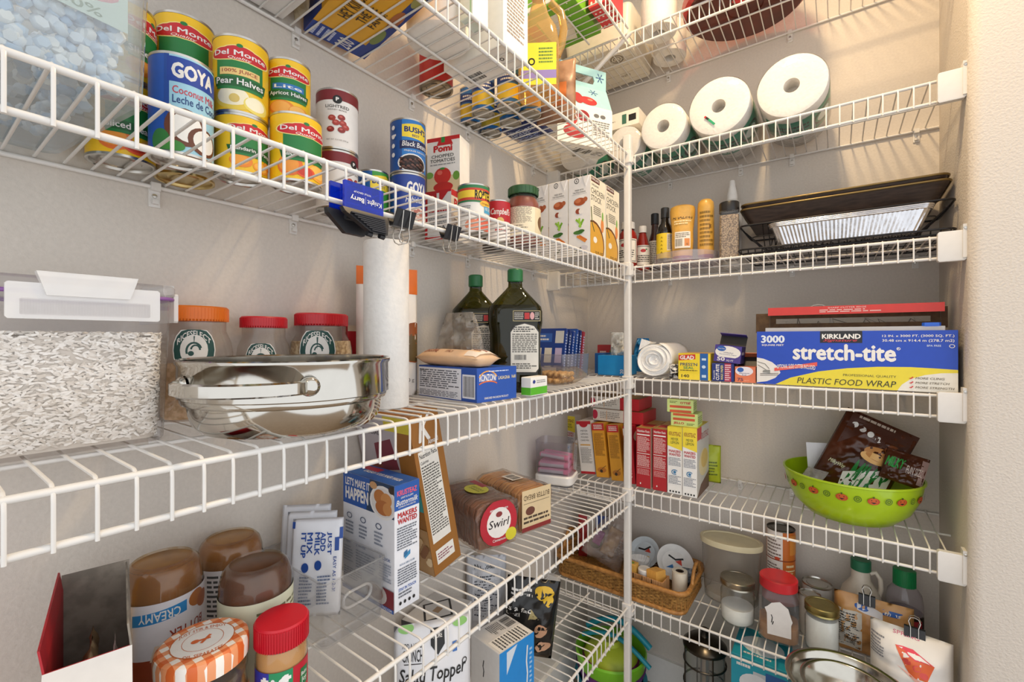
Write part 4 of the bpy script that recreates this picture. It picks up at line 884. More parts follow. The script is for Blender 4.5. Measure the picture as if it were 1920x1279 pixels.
# steamer pot
X, Y, r = cyl_at(310, 724, x=.215); Y += .008
o = thing('steamer_pot', 'polished stainless steel steamer pot with riveted loop handle', 'pot', (X, Y, DC))
SS = paint('c2beb6', .09, 1., var=.02)
mb = MB(); mb.lathe([(0, .002), (r*.55, .001), (r*.80, .003), (r*.865, .012), (r*.90, .026), (r*.915, .038), (r*.955, .040), (r*.965, .043), (r*.965, .0465), (r*.985, .048), (r*.985, .088), (r, .091), (r, .0945), (r*.985, .096), (r*.97, .094), (r*.965, .05), (r*.89, .042), (r*.87, .02), (r*.7, .008), (0, .006)], SS, 72); mb.build('pot_body', o, 40)
a = tocam((X, Y))-math.radians(26)
pts = []; 
for i in range(17):
    t = i/16; b = a+math.radians(-34+68*t); q = r*.99+.036*math.sin(PI*t)**.6; pts.append((q*math.cos(b), q*math.sin(b)))
mh = MB(); mh.loft([[(x*k1, y*k1, .066+dz) for k1, dz in ((1, -.008), (1.022, -.006), (1.022, .006), (1, .008))] for x, y in pts], SS); mh.build('handle', o, 40)
for s in (-34, 34):
    b = a+math.radians(s); M = Matrix.Translation((r*.992*math.cos(b), r*.992*math.sin(b), .066)) @ Matrix.Rotation(b, 4, 'Z') @ Matrix.Rotation(PI/2, 4, 'Y')
    MB().lathe([(.012, 0), (.011, .004), (.006, .007), (0, .0075)], SS, 20, M=M).build('rivet', o, 50)
# kitchen roll standing up
X, Y = .182, atx(724, .182)
X, Y, r = cyl_at(681, 767, x=.185)
paper_roll('unwrapped white kitchen roll standing upright beside the steel pot', (X, Y, DC), r, .296, core=.018, wrap=False, name='kitchen_roll', cat='paper roll')
# orange and white bag behind it
X = .075; Y = atx(718, X)
pouch('snack_bag', 'orange and white snack bag standing behind the kitchen roll', 'bag', (X, Y+.012), .128, .272, .045, DC, face_rz((X, Y))+.25, paint('ece6de', .35, var=.05, bump=.3, scale=25),
      [('r', 0, .86, 1, 1.0, 'd86a1c'), ('r', .35, .8, 1, .87, 'd86a1c'), ('e', .95, .42, .35, .16, '8a4a22'), ('e', .95, .38, .3, .11, '5a4a2c'), ('t', '170 g', .74, .1, .94, .14, '8a8480')], seed=2, pt=.35)
carton('red_box', 'small red box peeking out behind the snack bag', 'box', (.03, atx(660, .03)-.01), (.03, atx(692, .03)), .02, .15, DC, 'b8202c', {'front': [('t', 'Fa', .5, .55, .95, .75, 'f0d8c8', {'s': .3}), ('r', 0, .92, 1, 1, 'd8c8b0')]})
# lasagne box
p1, p2 = (.108, -1.031), (.290, -1.052)
RZ = [('r', 0, 0, 1, 1, '1f4fa8'), ('t', 'RONZONI', .06, .60, .46, .82, W0, {'b': .03}), ('l', stroke_arc(.27, .55, .25, .35, 150, 30), .0012, 'e6a03a'), ('l', stroke_arc(.27, .45, .25, .15, 150, 30), .0012, 'd86a2a'), ('t', 'LASAGNA', .52, .63, .82, .73, 'e9d9a0'), ('t', 'No80', .87, .64, .98, .74, 'e9d9a0'), ('f', .28, .86, .78, .92, 1, 'c8d6f2'), ('t', 'ENRICHED MACARONI PRODUCT', .18, .08, .78, .14, W0)]
carton('lasagna_box', 'blue lasagna pasta box with white nutrition panel', 'box', p1, p2, .112, .066, DC, '2350a6',
       {'front': [('r', 0, .03, .76, .95, 'dfe2ea'), ('f', .02, .3, .72, .9, 9, '5a606c'), ('t', '200', .08, .5, .16, .6, K0), ('t', 'Nutrition', .02, .82, .14, .9, K0), ('f', .02, .06, .7, .25, 4, '7a808c'), ('r', .78, .1, .98, .8, 'dfe2ea'), ('bars', .80, .15, .96, .75, K0)], 'right': RZ})
pz = DC+.0665
o = pouch('linguine_pack', 'peach coloured linguine pack lying on the lasagna box', 'pack', (.198, -1.048), .19, .07, .034, pz+.0165, math.radians(-6), paint('e3bd96', .35, var=.06, bump=.25, scale=30), seed=4, tilt=-PI/2, wr=.002, pt=.3, pb=.3, ex=12)
fr, bk = pillow_fn(.19, .07, .034, 4, .002, pt=.3, pb=.3, ex=12)
mb = MB(); mb2 = Flat((-.1, .0, -.012), (1, 0, 0), (0, 0, 1), .2, .03)
decal(mb, Fn(fr, .19, .07, .015), [('t', 'LINGUINE', .1, .14, .32, .3, '8a3a1c', {'b': .02}), ('t', 'ITALY', .46, .14, .58, .24, '8a4a2c'), ('r', .8, .05, .98, .95, 'e8dcd0'), ('f', .82, .3, .97, .6, 2, '8a3a2c')], base=.001); mb.build('printed_panel', o, 60, fix=False)
pouch('clear_bag', 'crumpled empty clear plastic bag behind the linguine pack', 'bag', (.155, -.952), .14, .115, .038, DC+.0665, .06, clear('f4f0ea', .16, .08, 'e8e2d8', 1.), seed=9, wr=.02, pt=.9, pb=.4, pinch=.45)
# olive oil bottles
def oil_bottle(label, pos, glass):
    X, Y, r = pos; rz = face_rz((X, Y)); o = thing('olive_oil_bottle', label, 'bottle', (X, Y, DC), rz, 'big olive oil bottles')
    S = lambda k, z: [(x*k, y*k, z) for x, y in rrect(2*r, 1.7*r, r*.5, 5)]
    mb = MB(); mb.loft([S(k, z) for z, k in ((0, .9), (.006, .98), (.05, 1), (.06, .95), (.072, .93), (.135, .93), (.148, .97), (.16, 1), (.185, 1), (.197, .95), (.238, .36), (.245, .27), (.262, .25))], glass); mb.build('bottle_body', o, 45)
    MB().lathe([(.0165, .256), (.0185, .258), (.0185, .284), (.016, .287), (0, .287)], C('1f6a3a', .35), 24).build('cap', o)
    ml = MB(); y_ = -1.7*r/2*.935-.0008
    decal(ml, Flat((-.012, y_-.004, .045), (1, 0, 0), (0, 0, 1), r*1.05, .115), [('p', [(0, .08), (.1, 0), (.9, 0), (1, .08), (1, .82), (.85, .95), (.5, 1), (.15, .95), (0, .82)], '2a2620'), ('p', [(.03, .09), (.12, .02), (.88, .02), (.97, .09), (.97, .8), (.82, .92), (.5, .97), (.18, .92), (.03, .8)], 'd9d4c8'), ('f', .12, .8, .88, .92, 3, K0), ('f', .08, .4, .92, .78, 10, '4a463e'), ('bars', .15, .26, .55, .36, K0), ('f', .08, .08, .92, .2, 3, '4a463e')])
    decal(ml, Flat((-.005, -1.7*r/2-.0008, .162), (1, 0, 0), (0, 0, 1), r*.98, .024), [('r', 0, 0, 1, 1, 'b8a878'), ('r', .02, .06, .98, .94, '15110e'), ('r', .42, .2, .6, .8, 'b82a2a'), ('e', .7, .5, .08, .35, 'd8a0a0'), ('f', .05, .15, .38, .85, 4, 'c8c2b6'), ('f', .8, .15, .95, .85, 4, 'c8c2b6')])
    ml.build('paper_label', o, 0, fix=False)
    MB().loft([S(k*.955, z) for z, k in ((.004, .9), (.05, 1), (.072, .93), (.135, .93), (.16, 1), (.185, 1), (.20, .90))], paint('45430f', .2, var=.08, scale=9), True, True).build('contents', o, 45)
    return o
GLS = clear('8a8a3a', .06, .03, '4a4a1c')
c1_ = cyl_at(916, 1016, r=.0632); oil_bottle('dark green olive oil bottle standing in front of its twin', c1_, GLS)
c2_ = (cyl_at(845, 940, r=.0650)[0]-.005, cyl_at(845, 940, r=.0650)[1]+.004, .0605); oil_bottle('darker olive oil bottle standing behind its twin', c2_, GLS)
q1, q2 = gp(966, 741, DC), gp(1000, 737, DC)
carton('small_box', 'small white box with a bright green stripe in front of the oil bottle', 'box', (.293, q1[1]), (.317, q1[1]), .066, .040, DC, 'eeece6', {'right': [('r', 0, .05, 1, .45, '5ab52c'), ('e', .2, .75, .08, .1, '2a3a8a'), ('f', .35, .65, .9, .85, 2, '9a9a9a')], 'front': [('r', 0, .05, 1, .45, '5ab52c')]})
# bag of peanuts
PN = MB(); PNM = twotone('b48a56', 'd8b27c', 160, .4, .6, .7, .5)
PN.lathe([(0, -.0165), (.004, -.0158), (.0072, -.012), (.0078, -.008), (.006, -.001), (.0058, .001), (.0076, .007), (.0074, .012), (.004, .0155), (0, .0163)], PNM, 10)
pme = PN.mesh('peanut', 60); rnd = random.Random(5)
gq = (.215, -.632)
for i in range(22):
    o = link('peanut', pme); tag(o, 'tan unshelled peanut inside the small clear bag', 'peanut', 'peanuts in a clear bag')
    k = i % 12 if i < 12 else i-12; nr = 4 if i < 12 else 5
    if i < 12: gx, gy, gz = -.027+.018*(k % 4), -.036+.036*(k//4), .0102
    else: gx, gy, gz = -.036+.018*(k % 5), -.018+.036*(k//5), .0262
    o.location = (gq[0]+gx, gq[1]+gy, DC+gz); o.rotation_euler = (PI/2+rnd.uniform(-.04, .04), 0, rnd.uniform(-.06, .06)+(PI if rnd.random() < .5 else 0))
pouch('clear_bag', 'clear zip bag holding peanuts, lying by the clear bin', 'bag', (gq[0]+.07, gq[1]), .13, .14, .046, DC+.0235, PI/2, clear('f4efe6', .06, .07, 'efe8dc', .5), seed=6, tilt=-PI/2, wr=.0015, pt=.2, pb=.2, ex=6)
# clear bin of blue packets
bw0, bw1 = gp(1015, 712, DC), gp(1098, 707, DC)
bx, by = .175, -.56
bin_open('clear_bin', 'clear bin of upright blue packets near the corner', 'bin', .055, -.555, .200, -.385, DC, .075, clear('f0f0f4', .08, .04), .002, 1.05, .012)
cols = ['1c3f8c', '16306e', '1c3f8c', '24509c', '16306e', 'a83442']
for i in range(6):
    y0 = -.540+.023*i
    it = [('r', .05, .72, .6, .9, '3a68b8'), ('f', .1, .74, .5, .88, 2, W0), ('r', .7, .7, .95, .95, 'd8d4cc'), ('r', .08, .3, .3, .6, 'e8e0d0'), ('r', .4, .3, .62, .6, 'e8e0d0'), ('r', .72, .3, .92, .6, 'c8b8d8'), ('r', .05, .04, .8, .22, 'e4e0e4')]
    lab = ['blue packet leaning at one end of the clear bin, facing the aisle', 'dark navy packet second in the clear bin', 'blue packet third in the clear bin', 'lighter blue packet fourth in the clear bin', 'dark navy packet fifth in the clear bin', 'red packet at the back of the clear bin'][i]
    carton('drink_packet', lab, 'packet', (.070, y0), (.186, y0), .010, .15-.004*(i % 3), DC+.006, cols[i], {'front': it, 'right': [('f', .1, .1, .9, .9, 14, 'b8c4e0')]}, 'packets in the clear bin', tilt=(-math.radians(9), 0))
pouch('sachet', 'grey and red sachet standing against the wall by the oil bottle', 'packet', (.075, -.64), .085, .155, .02, DC, face_rz((.07, -.6)), paint('c4bdb8', .4), [('r', 0, 0, 1, .55, 'b8343e'), ('f', .15, .15, .8, .45, 4, 'e8c8c8')], seed=12)
# corner, back wall side
carton('red_packet_box', 'red and green food packet box in the shelf corner', 'box', (.105, -.128), (.195, -.112), .05, .10, DC, 'b03030', {'front': [('r', .5, 0, 1, .8, '4a6a3a'), ('f', .1, .3, .45, .8, 4, 'e8d0c8')], 'top': [('r', .1, .1, .9, .5, 'd88a7a')]})
xa_, xb_ = aty(1122, -.285), aty(1171, -.285)
o = carton('tissue_box', 'bright blue torn tissue box in the corner', 'box', (xa_, -.288), (xb_+.005, -.288), .10, .067, DC, '1f8fd0', {'front': [('r', .0, 0, 1, .04, '1a78b4'), ('t', '20', .80, .1, .92, .32, W0, {'rot': 1, 'b': .02})], 'left': [('r', 0, 0, 1, 1, '1668b0'), ('r', .4, .3, .6, .7, 'cfe0ee')]})
pouch('tissue', 'white tissue pulled up out of the blue box', 'tissue', (xb_-.030, -.240), .07, .085, .05, DC+.060, .3, paint('e9e2d4', .8, bump=.6, scale=25), seed=14, wr=.03, pt=.9, pb=.5)
carton('tissue_box', 'blue box with a white label behind the torn one', 'box', (xa_-.037, -.235), (xa_-.001, -.235), .09, .072, DC, '2060a8', {'front': [('r', .55, .3, .8, .65, 'c8d8e8')]})
pouch('blue_wrap', 'crumpled bright blue plastic wrap in the corner', 'wrap', (.255, -.055), .085, .125, .04, DC, .1, paint('1f86c4', .3, bump=.8, scale=18), seed=15, wr=.02, pinch=.5)
# ================================================================== fourth shelf, back wall
def towel_roll(label, loc, r, L, mat):
    o = thing('rolled_towel', label, 'towel', loc)
    mb = MB(); rings = []; n = 150
    prof = []
    for i in range(n+1):
        t = i/n; a = t*2*PI*4.2; q = r*(.12+.88*t)*(1+.03*math.sin(a*1.7)); prof.append((q*math.cos(a)*1.06, q*math.sin(a)*.97))
    def sheet(y): return [(x, y+.004*math.sin(i*.23), z) for i, (x, z) in enumerate(prof)]
    vs = []; ny = 6
    for j in range(ny+1): vs += sheet(L*j/ny)
    fs = [(j*(n+1)+i, j*(n+1)+i+1, (j+1)*(n+1)+i+1, (j+1)*(n+1)+i) for j in range(ny) for i in range(n)]
    mb.add(vs, fs, mat); q = mb.build('cloth', o, 60, fix=False)
    md = q.modifiers.new('s', 'SOLIDIFY'); md.thickness = .0035; md.offset = 0
    mc = MB(); mc.lathe([(0, .004), (r*.93, .004), (r*.93, L-.004), (0, L-.004)], mat, 32, M=Matrix.Rotation(-PI/2, 4, 'X') @ Matrix.Identity(4), sx=1.04, sy=.95); mc.build('inner_folds', o, 40)
    mf = MB(); mf.loft([[(-r*.9, .005+.02*k, r*.55), (-r*.72, .004+.02*k, r*1.22-.01*k), (-r*.2, .006+.02*k, r*1.02), (-r*.3, .006+.02*k, r*.9)] for k in range(4)], mat); mf.build('loose_corner', o, 40)
    return o
TW = paint('f0eeea', .9, var=.03, bump=.6, scale=160)
towel_roll('white cotton towel rolled up beside the pole', (aty(1225, -.285), -.285, DC+.056), .055, .22, TW)
MB_ = MB(); pouch('white_pouch', 'white soft pouch behind the yellow wrap box', 'pouch', (aty(1312, -.13), -.13), .085, .075, .05, DC, .1, paint('efebe2', .6, bump=.4, scale=30), seed=16, wr=.008)
pouch('foil_twist', 'crinkled black and silver twist of foil beside the rolled towel', 'foil', (aty(1264, -.285), -.285), .028, .045, .026, DC, 0, twotone('18181a', 'd8d6d2', 110, .44, .56, .25, .8), seed=17, wr=.006)
g0, g1_ = gp(1273, 714, DC), gp(1333, 717, DC)
o = carton('wrap_box', 'yellow and blue press seal wrap box', 'box', (aty(1272, -.298), -.298), (aty(1332, -.298), -.298), .12, .079, DC, 'e9cf2c',
       {'front': [('r', 0, 0, 1, 1, 'edd32e'), ('r', .68, .0, .93, 1, '1f5fa8'), ('p', [(.01, .72), (.54, .78), (.54, .97), (.01, .93)], 'c8322a'), ('t', 'GLAD', .05, .76, .5, .92, W0, {'b': .04}), ('t', "PRESS'N", .06, .52, .6, .64, '1c3f6c', {'b': .02}), ('t', 'SEAL', .16, .4, .5, .5, '2a8a5a', {'b': .02}), ('f', .06, .32, .6, .38, 1, '6a5a1a'), ('r', 0, .0, .68, .24, 'f2d838'), ('t', '140', .1, .08, .35, .2, K0, {'b': .02}), ('r', .74, .74, .87, .82, 'c8dcee'), ('e', .8, .5, .06, .06, 'c8dcee'), ('r', .74, .1, .87, .2, 'c8dcee')],
        'right': [('r', 0, 0, 1, 1, 'd8bc28')], 'top': [('r', 0, 0, 1, 1, 'd8b868'), ('r', .1, .05, .9, .4, 'c8742a')]})
carton('wax_paper_box', 'dark blue wax paper box with sideways lettering under a purple box', 'box', (aty(1335, -.300), -.300), (aty(1376, -.300), -.300), .12, .052, DC, '1a2f7a',
       {'front': [('t', 'CUT-RITE', .18, .06, .34, .94, W0, {'rot': 1, 'b': .03}), ('t', 'WAX PAPER', .40, .08, .52, .9, 'e6d88a', {'rot': 1}), ('r', .58, 0, .88, 1, 'a8284a'), ('f', .6, .05, .86, .95, 8, 'e8c8d0'), ('t', 'Reynolds', .06, .1, .15, .6, W0, {'rot': 1})]})
def open_carton(name, label, p1, p2, d, h, z, body, inner, faces, lid=.6, tilt=None):
    dx, dy = p2[0]-p1[0], p2[1]-p1[1]; w = math.hypot(dx, dy); a = math.atan2(dy, dx); t = .0015
    o = thing(name, label, 'box', (p1[0], p1[1], z), a)
    if tilt: o.rotation_euler = (tilt[0], tilt[1], a)
    M_, I_ = C(body), C(inner)
    mb = MB(); mb.box(0, 0, 0, w, t, h, M_).box(0, d-t, 0, w, d, h, M_).box(0, t, 0, t, d-t, h, M_).box(w-t, t, 0, w, d-t, h, M_).box(t, t, 0, w-t, d-t, t, I_); mb.build('carton', o, 0)
    ml = MB(); M = Matrix.Translation((0, d, h)) @ Matrix.Rotation(lid, 4, 'X'); ml.box(0, 0, 0, w, t, d*.62, I_, M); ml.box(0, -.02, d*.62, w, t, d*.62+t, M_, M); ml.build('flap', o, 0)
    box_print(o, w, d, h, faces); return o
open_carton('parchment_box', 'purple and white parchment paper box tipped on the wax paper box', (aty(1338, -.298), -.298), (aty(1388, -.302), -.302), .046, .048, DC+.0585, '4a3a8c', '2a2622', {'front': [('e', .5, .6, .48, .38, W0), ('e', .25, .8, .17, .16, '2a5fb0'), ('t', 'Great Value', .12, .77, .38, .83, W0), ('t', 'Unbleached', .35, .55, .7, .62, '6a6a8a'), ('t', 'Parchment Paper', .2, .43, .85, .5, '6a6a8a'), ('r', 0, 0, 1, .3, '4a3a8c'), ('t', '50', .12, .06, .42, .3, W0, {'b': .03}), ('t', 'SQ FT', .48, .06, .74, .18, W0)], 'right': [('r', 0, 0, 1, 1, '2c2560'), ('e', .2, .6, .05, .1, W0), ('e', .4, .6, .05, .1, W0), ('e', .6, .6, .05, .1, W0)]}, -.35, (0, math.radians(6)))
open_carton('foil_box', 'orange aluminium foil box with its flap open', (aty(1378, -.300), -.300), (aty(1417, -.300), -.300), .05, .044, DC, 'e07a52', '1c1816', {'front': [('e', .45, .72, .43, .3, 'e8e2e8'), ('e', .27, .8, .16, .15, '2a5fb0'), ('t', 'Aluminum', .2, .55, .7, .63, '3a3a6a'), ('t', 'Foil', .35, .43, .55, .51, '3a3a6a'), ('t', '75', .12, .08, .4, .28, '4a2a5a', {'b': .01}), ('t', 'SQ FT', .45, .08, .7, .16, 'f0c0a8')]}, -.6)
# plastic food wrap box with open lid
p1, p2 = (.664, -.3055), (1.062, -.3035)
w = p2[0]-p1[0]; h = .142; d = .125; t = .003
o = thing('food_wrap_box', 'large blue and yellow plastic food wrap box with its lid open', 'box', (p1[0], p1[1], DC), math.atan2(p2[1]-p1[1], w))
KB_ = twotone('5a4430', '6a5238', 60, .4, .6, .8); BL_ = C('1a47b8', .35)
mb = MB(); mb.box(0, 0, 0, w, t, h, BL_).box(0, d-t, 0, w, d, h, KB_).box(0, t, 0, t, d-t, h, BL_).box(w-t, t, 0, w, d-t, h, KB_).box(t, t, 0, w-t, d-t, t, KB_); mb.build('carton', o, 0)
FW = [('r', 0, 0, 1, 1, '1a47b8'), ('p', [(.11, 0), (.2, .14), (.35, .27), (.5, .345), (.65, .385), (.8, .395), (.9, .385), (1, .37), (1, 0)], 'e6d436'),
      ('p', [(0, .02), (.06, .05), (.11, .12), (.14, .22), (.13, .32), (.09, .42), (.04, .48), (0, .5)], 'e6e2dc'), ('p', [(.74, 0), (.76, .1), (.80, .2), (.86, .27), (.93, .31), (1, .32), (1, 0)], 'e6e2d6'),
      ('t', '3000', .025, .78, .165, .93, 'dfe6f0', {'b': .04}), ('t', 'SQUARE FEET', .03, .72, .16, .76, W0, {'b': .02}), ('r', .36, .79, .575, 1, '1c1c22'), ('t', 'KIRKLAND', .37, .86, .568, .95, W0, {'b': .04}), ('t', 'Signature', .375, .80, .55, .86, 'c8384a', {'s': .4}),
      ('t', 'stretch-tite', .21, .47, .735, .77, W0, {'b': .035}), ('t', 'R', .74, .68, .75, .71, W0), ('ring', .745, .695, .009, .025, .25, W0), ('t', 'PLASTIC FOOD WRAP', .235, .045, .735, .15, '3a3a1c', {'s': .2, 'b': 0}), ('t', 'PROFESSIONAL QUALITY', .48, .20, .735, .245, '5a5a2a', {'b': .0}),
      ('t', '12 IN. x 3000 FT. (3000 SQ. FT.)', .67, .88, .985, .93, W0), ('t', '30.48 cm x 914.4 m (278.7 m2)', .67, .80, .985, .855, W0), ('t', 'BPA FREE', .87, .735, .93, .765, 'c8d6f2'), ('ring', .975, .745, .012, .03, .25, W0),
      ('p', [(.105, .25), (.345, .37), (.345, .44), (.105, .31)], 'e0574a'), ('t', 'OPTIONAL SLIDE CUTTER INCLUDED', .12, .295, .335, .375, W0, {'arc': .02})]
FW += [('l', [(.005, .42), (.05, .38), (.075, .29)], .0006, K0), ('l', [(.005, .36), (.04, .3), (.065, .25)], .0006, K0), ('p', [(.035, .22), (.08, .21), (.08, .27), (.04, .26)], '8a8a86'), ('l', [(.02, .16), (.13, .18)], .0006, K0), ('l', [(.02, .19), (.13, .21)], .0006, K0)]
for i, s in enumerate(('MORE CLING', 'MORE STRETCH', 'MORE STRENGTH')): FW += [('t', s, .82, .20-.075*i, .82+.125+.02*i, .235-.075*i, '6a665e', {'s': .2}), ('l', [(.795, .215-.075*i), (.80, .205-.075*i), (.81, .235-.075*i)], .0012, 'c8383a')]
box_print(o, w, d, h, {'front': FW})
MB().box(.02, .006, h-.01, w-.02, .016, h+.010, clear('ffffff', .3, .05)).build('slide_cutter_rail', o, 0)
MB().prism([(w-.055, .006), (w-.03, .006), (w-.026, .012), (w-.059, .012)], h+.008, h+.018, C('1f5fd0', .3), .001).build('slide_cutter', o, 20)
mr = MB(); mr.tube([(.02, .065, .075), (w-.02, .065, .075)], .05, clear('f4f4f6', .6, .1), 24); mr.build('film_roll', o, 60)
ml = MB(); M = Matrix.Translation((0, d-.01, h-.004)) @ Matrix.Rotation(math.radians(-2), 4, 'X'); L = .070
ml.box(.02, 0, .0, w-.012, t, .028, KB_, M).box(.02, 0, .042, w-.012, t, L, KB_, M).box(.02, 0, .028, .035, t, .042, KB_, M).box(w-.03, 0, .028, w-.012, t, .042, KB_, M)
ml.prism([(-.016, 0), (.02, 0), (.02, t), (-.016, t)], .002, L-.012, KB_, 0, M @ Matrix.Translation((0, -.006, 0)))
ml.prism([(w-.012, 0), (w+.0, 0), (w+.0, t), (w-.012, t)], .012, L-.006, KB_, 0, M @ Matrix.Translation((0, -.006, 0))); ml.build('lid', o, 0)
mt = MB(); mt.box(.02, -.050, L-.004, w-.012, t, L, C('d9382e', .35), M).prism([(.02, -.052), (w-.012, -.052), (w-.012, -.0495), (.02, -.0495)], L-.022, L, C('d9382e', .35), .0, M); mt.build('lid_flap', o, 0)
mb = MB(); decal(mb, Flat(M @ Vector((.02, -.0522, L-.022)), (1, 0, 0), (0, 0, 1), w-.032, .022), [('t', 'SHARP CUTTER EDGE', .38, .68, .6, .86, 'f4c8c0'), ('f', .33, .2, .68, .62, 2, 'f4c8c0')]); mb.build('lid_print', o, 0, fix=False)
rnd = random.Random(9)
for i in range(11):
    x0 = .06+.032*i+rnd.uniform(-.01, .01); mk = MB()
    mk.tube([(x0, d-.012+.022, h-.01), (x0+rnd.uniform(-.02, .03), d+.014, h+.03+rnd.uniform(0, .012)), (x0+rnd.uniform(.01, .05), d+.016, h+.012)], .0016, C('8a847a' if i % 3 else 'cfcac2'), 5)
    c = mk.build('tangled_wire', None, 60); tag(c, 'thin grey wire tangled behind the open food wrap box', 'wire', 'wires behind the food wrap box'); c.location = (p1[0], p1[1], DC)
mk = MB(); mk.tube([(.135+.028*math.cos(i*PI/8), d+.03, h+.050+.028*math.sin(i*PI/8)) for i in range(9)], .0022, WHITE, 6)
c = mk.build('cable_loop', None, 60); tag(c, 'white cable loop rising behind the open lid of the food wrap box', 'cable'); c.location = (p1[0], p1[1], DC)
# ================================================================== fifth shelf (D), left wall
# open red box
p1 = (.282, -1.625); w = .060; d = .175; h = .185; t = .0015
o = thing('open_food_box', 'opened red and white cardboard food box with torn flaps', 'box', (p1[0], p1[1], DD), math.radians(77))
CR, CW, CG = C('b01f2a', .45), C('d2cec9', .5), twotone('7d756a', '948b7e', 50, .4, .6, .8)
mb = MB(); mb.box(0, 0, 0, w, t, h, CR).box(0, d-t, 0, w, d, h, CG).box(0, t, 0, t, d-t, h, CR).box(w-t, t, 0, w, d-t, h, CG).box(t, t, 0, w-t, d-t, t, CG); mb.build('carton', o, 0)
def flap(name, M, w_, l, mat, mat2):
    mb = MB(); mb.box(0, 0, 0, w_, .0008, l, mat, M).box(0, .0008, 0, w_, .0016, l*.98, mat2, M); mb.build(name, o, 0)
flap('front_flap', Matrix.Translation((0, 0, h)) @ Matrix.Rotation(math.radians(150), 4, 'X'), w, .034, CW, CW)
flap('left_flap', Matrix.Translation((0, d, h)) @ Matrix.Rotation(-PI/2, 4, 'Z') @ Matrix.Rotation(math.radians(8), 4, 'X'), d, .022, CR, CR)
flap('right_flap', Matrix.Translation((w, 0, h)) @ Matrix.Rotation(PI/2, 4, 'Z') @ Matrix.Rotation(math.radians(-6), 4, 'X'), d*.9, .022, CG, CG)
flap('back_flap', Matrix.Translation((0, d-.002, h)), w, .018, CG, CG)
box_print(o, w, d, h, {'front': [('r', 0, 0, 1, .84, 'd3302c'), ('r', 0, .84, 1, .88, 'b82a28')], 'right': [('r', .97, 0, 1, 1, 'e9b52c')]})
pouch('snack_wrapper', 'crumpled tan wrapper sticking up inside the red box', 'wrapper', (.200, -1.577), .09, .15, .026, DD+.003, math.radians(-13), paint('a8906c', .4, bump=.7, scale=20), seed=21, wr=.01)
pouch('snack_wrapper', 'pink and white wrapper standing inside the red box', 'wrapper', (.234, -1.5655), .05, .16, .010, DD+.003, math.radians(-13), paint('d8ccc8', .4, bump=.5, scale=20), [('r', .4, .2, .7, .9, 'd0607a')], seed=22)
# upside-down nut butter jars
def nut_jar(label, pos, h, but, lab, rot=0, cloudy='8a6a3a'):
    X, Y, r = pos
    o = jar('nut_butter_jar', label, pos, DD, [(r*.9, .012), (r, .02), (r, h*.80), (r*.985, h*.88), (r*.9, h*.955), (r*.80, h*.985), (r*.72, h), (r*.70, h-.003), (0, h-.004)], clear('f2e6d2', .03, .04), [(r*.88, 0), (r*.92, .002), (r*.92, .02), (r*.9, .022)], C('5a3420', .4),
            [(r*.88, .02), (r*.965, .03), (r*.965, h*.80), (r*.95, h*.87), (r*.87, h*.945), (r*.76, h*.975), (r*.68, h*.985)], but, group='upside-down nut butter jars', seg=44)
    ms = MB(); S = Cyl(r+.0006, .022, h*.66, tocam(pos)+math.radians(rot), PI*1.7); decal(ms, S, lab); ms.build('paper_label', o, 40, fix=False)
    m2 = MB(); m2.tube([(r*.76*math.cos(i*PI/20), r*.76*math.sin(i*PI/20), h-.006) for i in range(40)], .0012, paint('6a4a22', .3), 5, True); m2.build('base_ring', o, 60)
    MB().lathe([(r*.70, h-.0045), (0, h-.006)], paint('7a6440', .15, var=.15, scale=30, coat=.4), 32).build('base_disc', o, 40)
    return o
PBM = twotone('7d5222', 'a87838', 22, .3, .7, .3); PBD = twotone('4e2c12', '704424', 26, .3, .7, .3)
n1 = cyl_at(222, 382, r=.0455)
nut_jar('upside-down almond butter jar with a creamy label, next to the red box', n1, .182, PBM, [('r', 0, 0, 1, 1, 'e4e0e4'), ('r', .15, .0, .8, .42, 'a2492a'), ('p', [(.34, .78), (.58, .82), (.58, .94), (.34, .9)], '2f86c4'), ('t', 'CREAMY', .37, .81, .55, .91, W0, {'flip': 1}), ('e', .64, .9, .05, .09, 'b06a34'), ('e', .69, .84, .05, .09, 'a85c2c'), ('t', 'BUTTER', .5, .58, .68, .68, '9a3a2a', {'flip': 1}), ('t', 'almond', .42, .40, .72, .56, 'e8d0b8', {'flip': 1, 's': .3}), ('t', 'SALT', .78, .8, .86, .88, K0, {'flip': 1})], 8)
n2 = cyl_at(368, 493, r=.0448)
nut_jar('upside-down nut butter jar at the wall with fine print label', n2, .166, PBM, [('r', 0, 0, 1, 1, 'dcd8d8'), ('f', .3, .3, .7, .95, 10, '4a4a4a'), ('r', .52, .4, .58, .9, K0)], 20)
n3 = cyl_at(408, 549, r=.0448)
nut_jar('upside-down dark nut butter jar behind the red-lidded jar', n3, .174, PBD, [('r', 0, 0, 1, 1, 'd8d8bc'), ('f', .5, .6, .9, .9, 5, '6a6a4a')], 0)
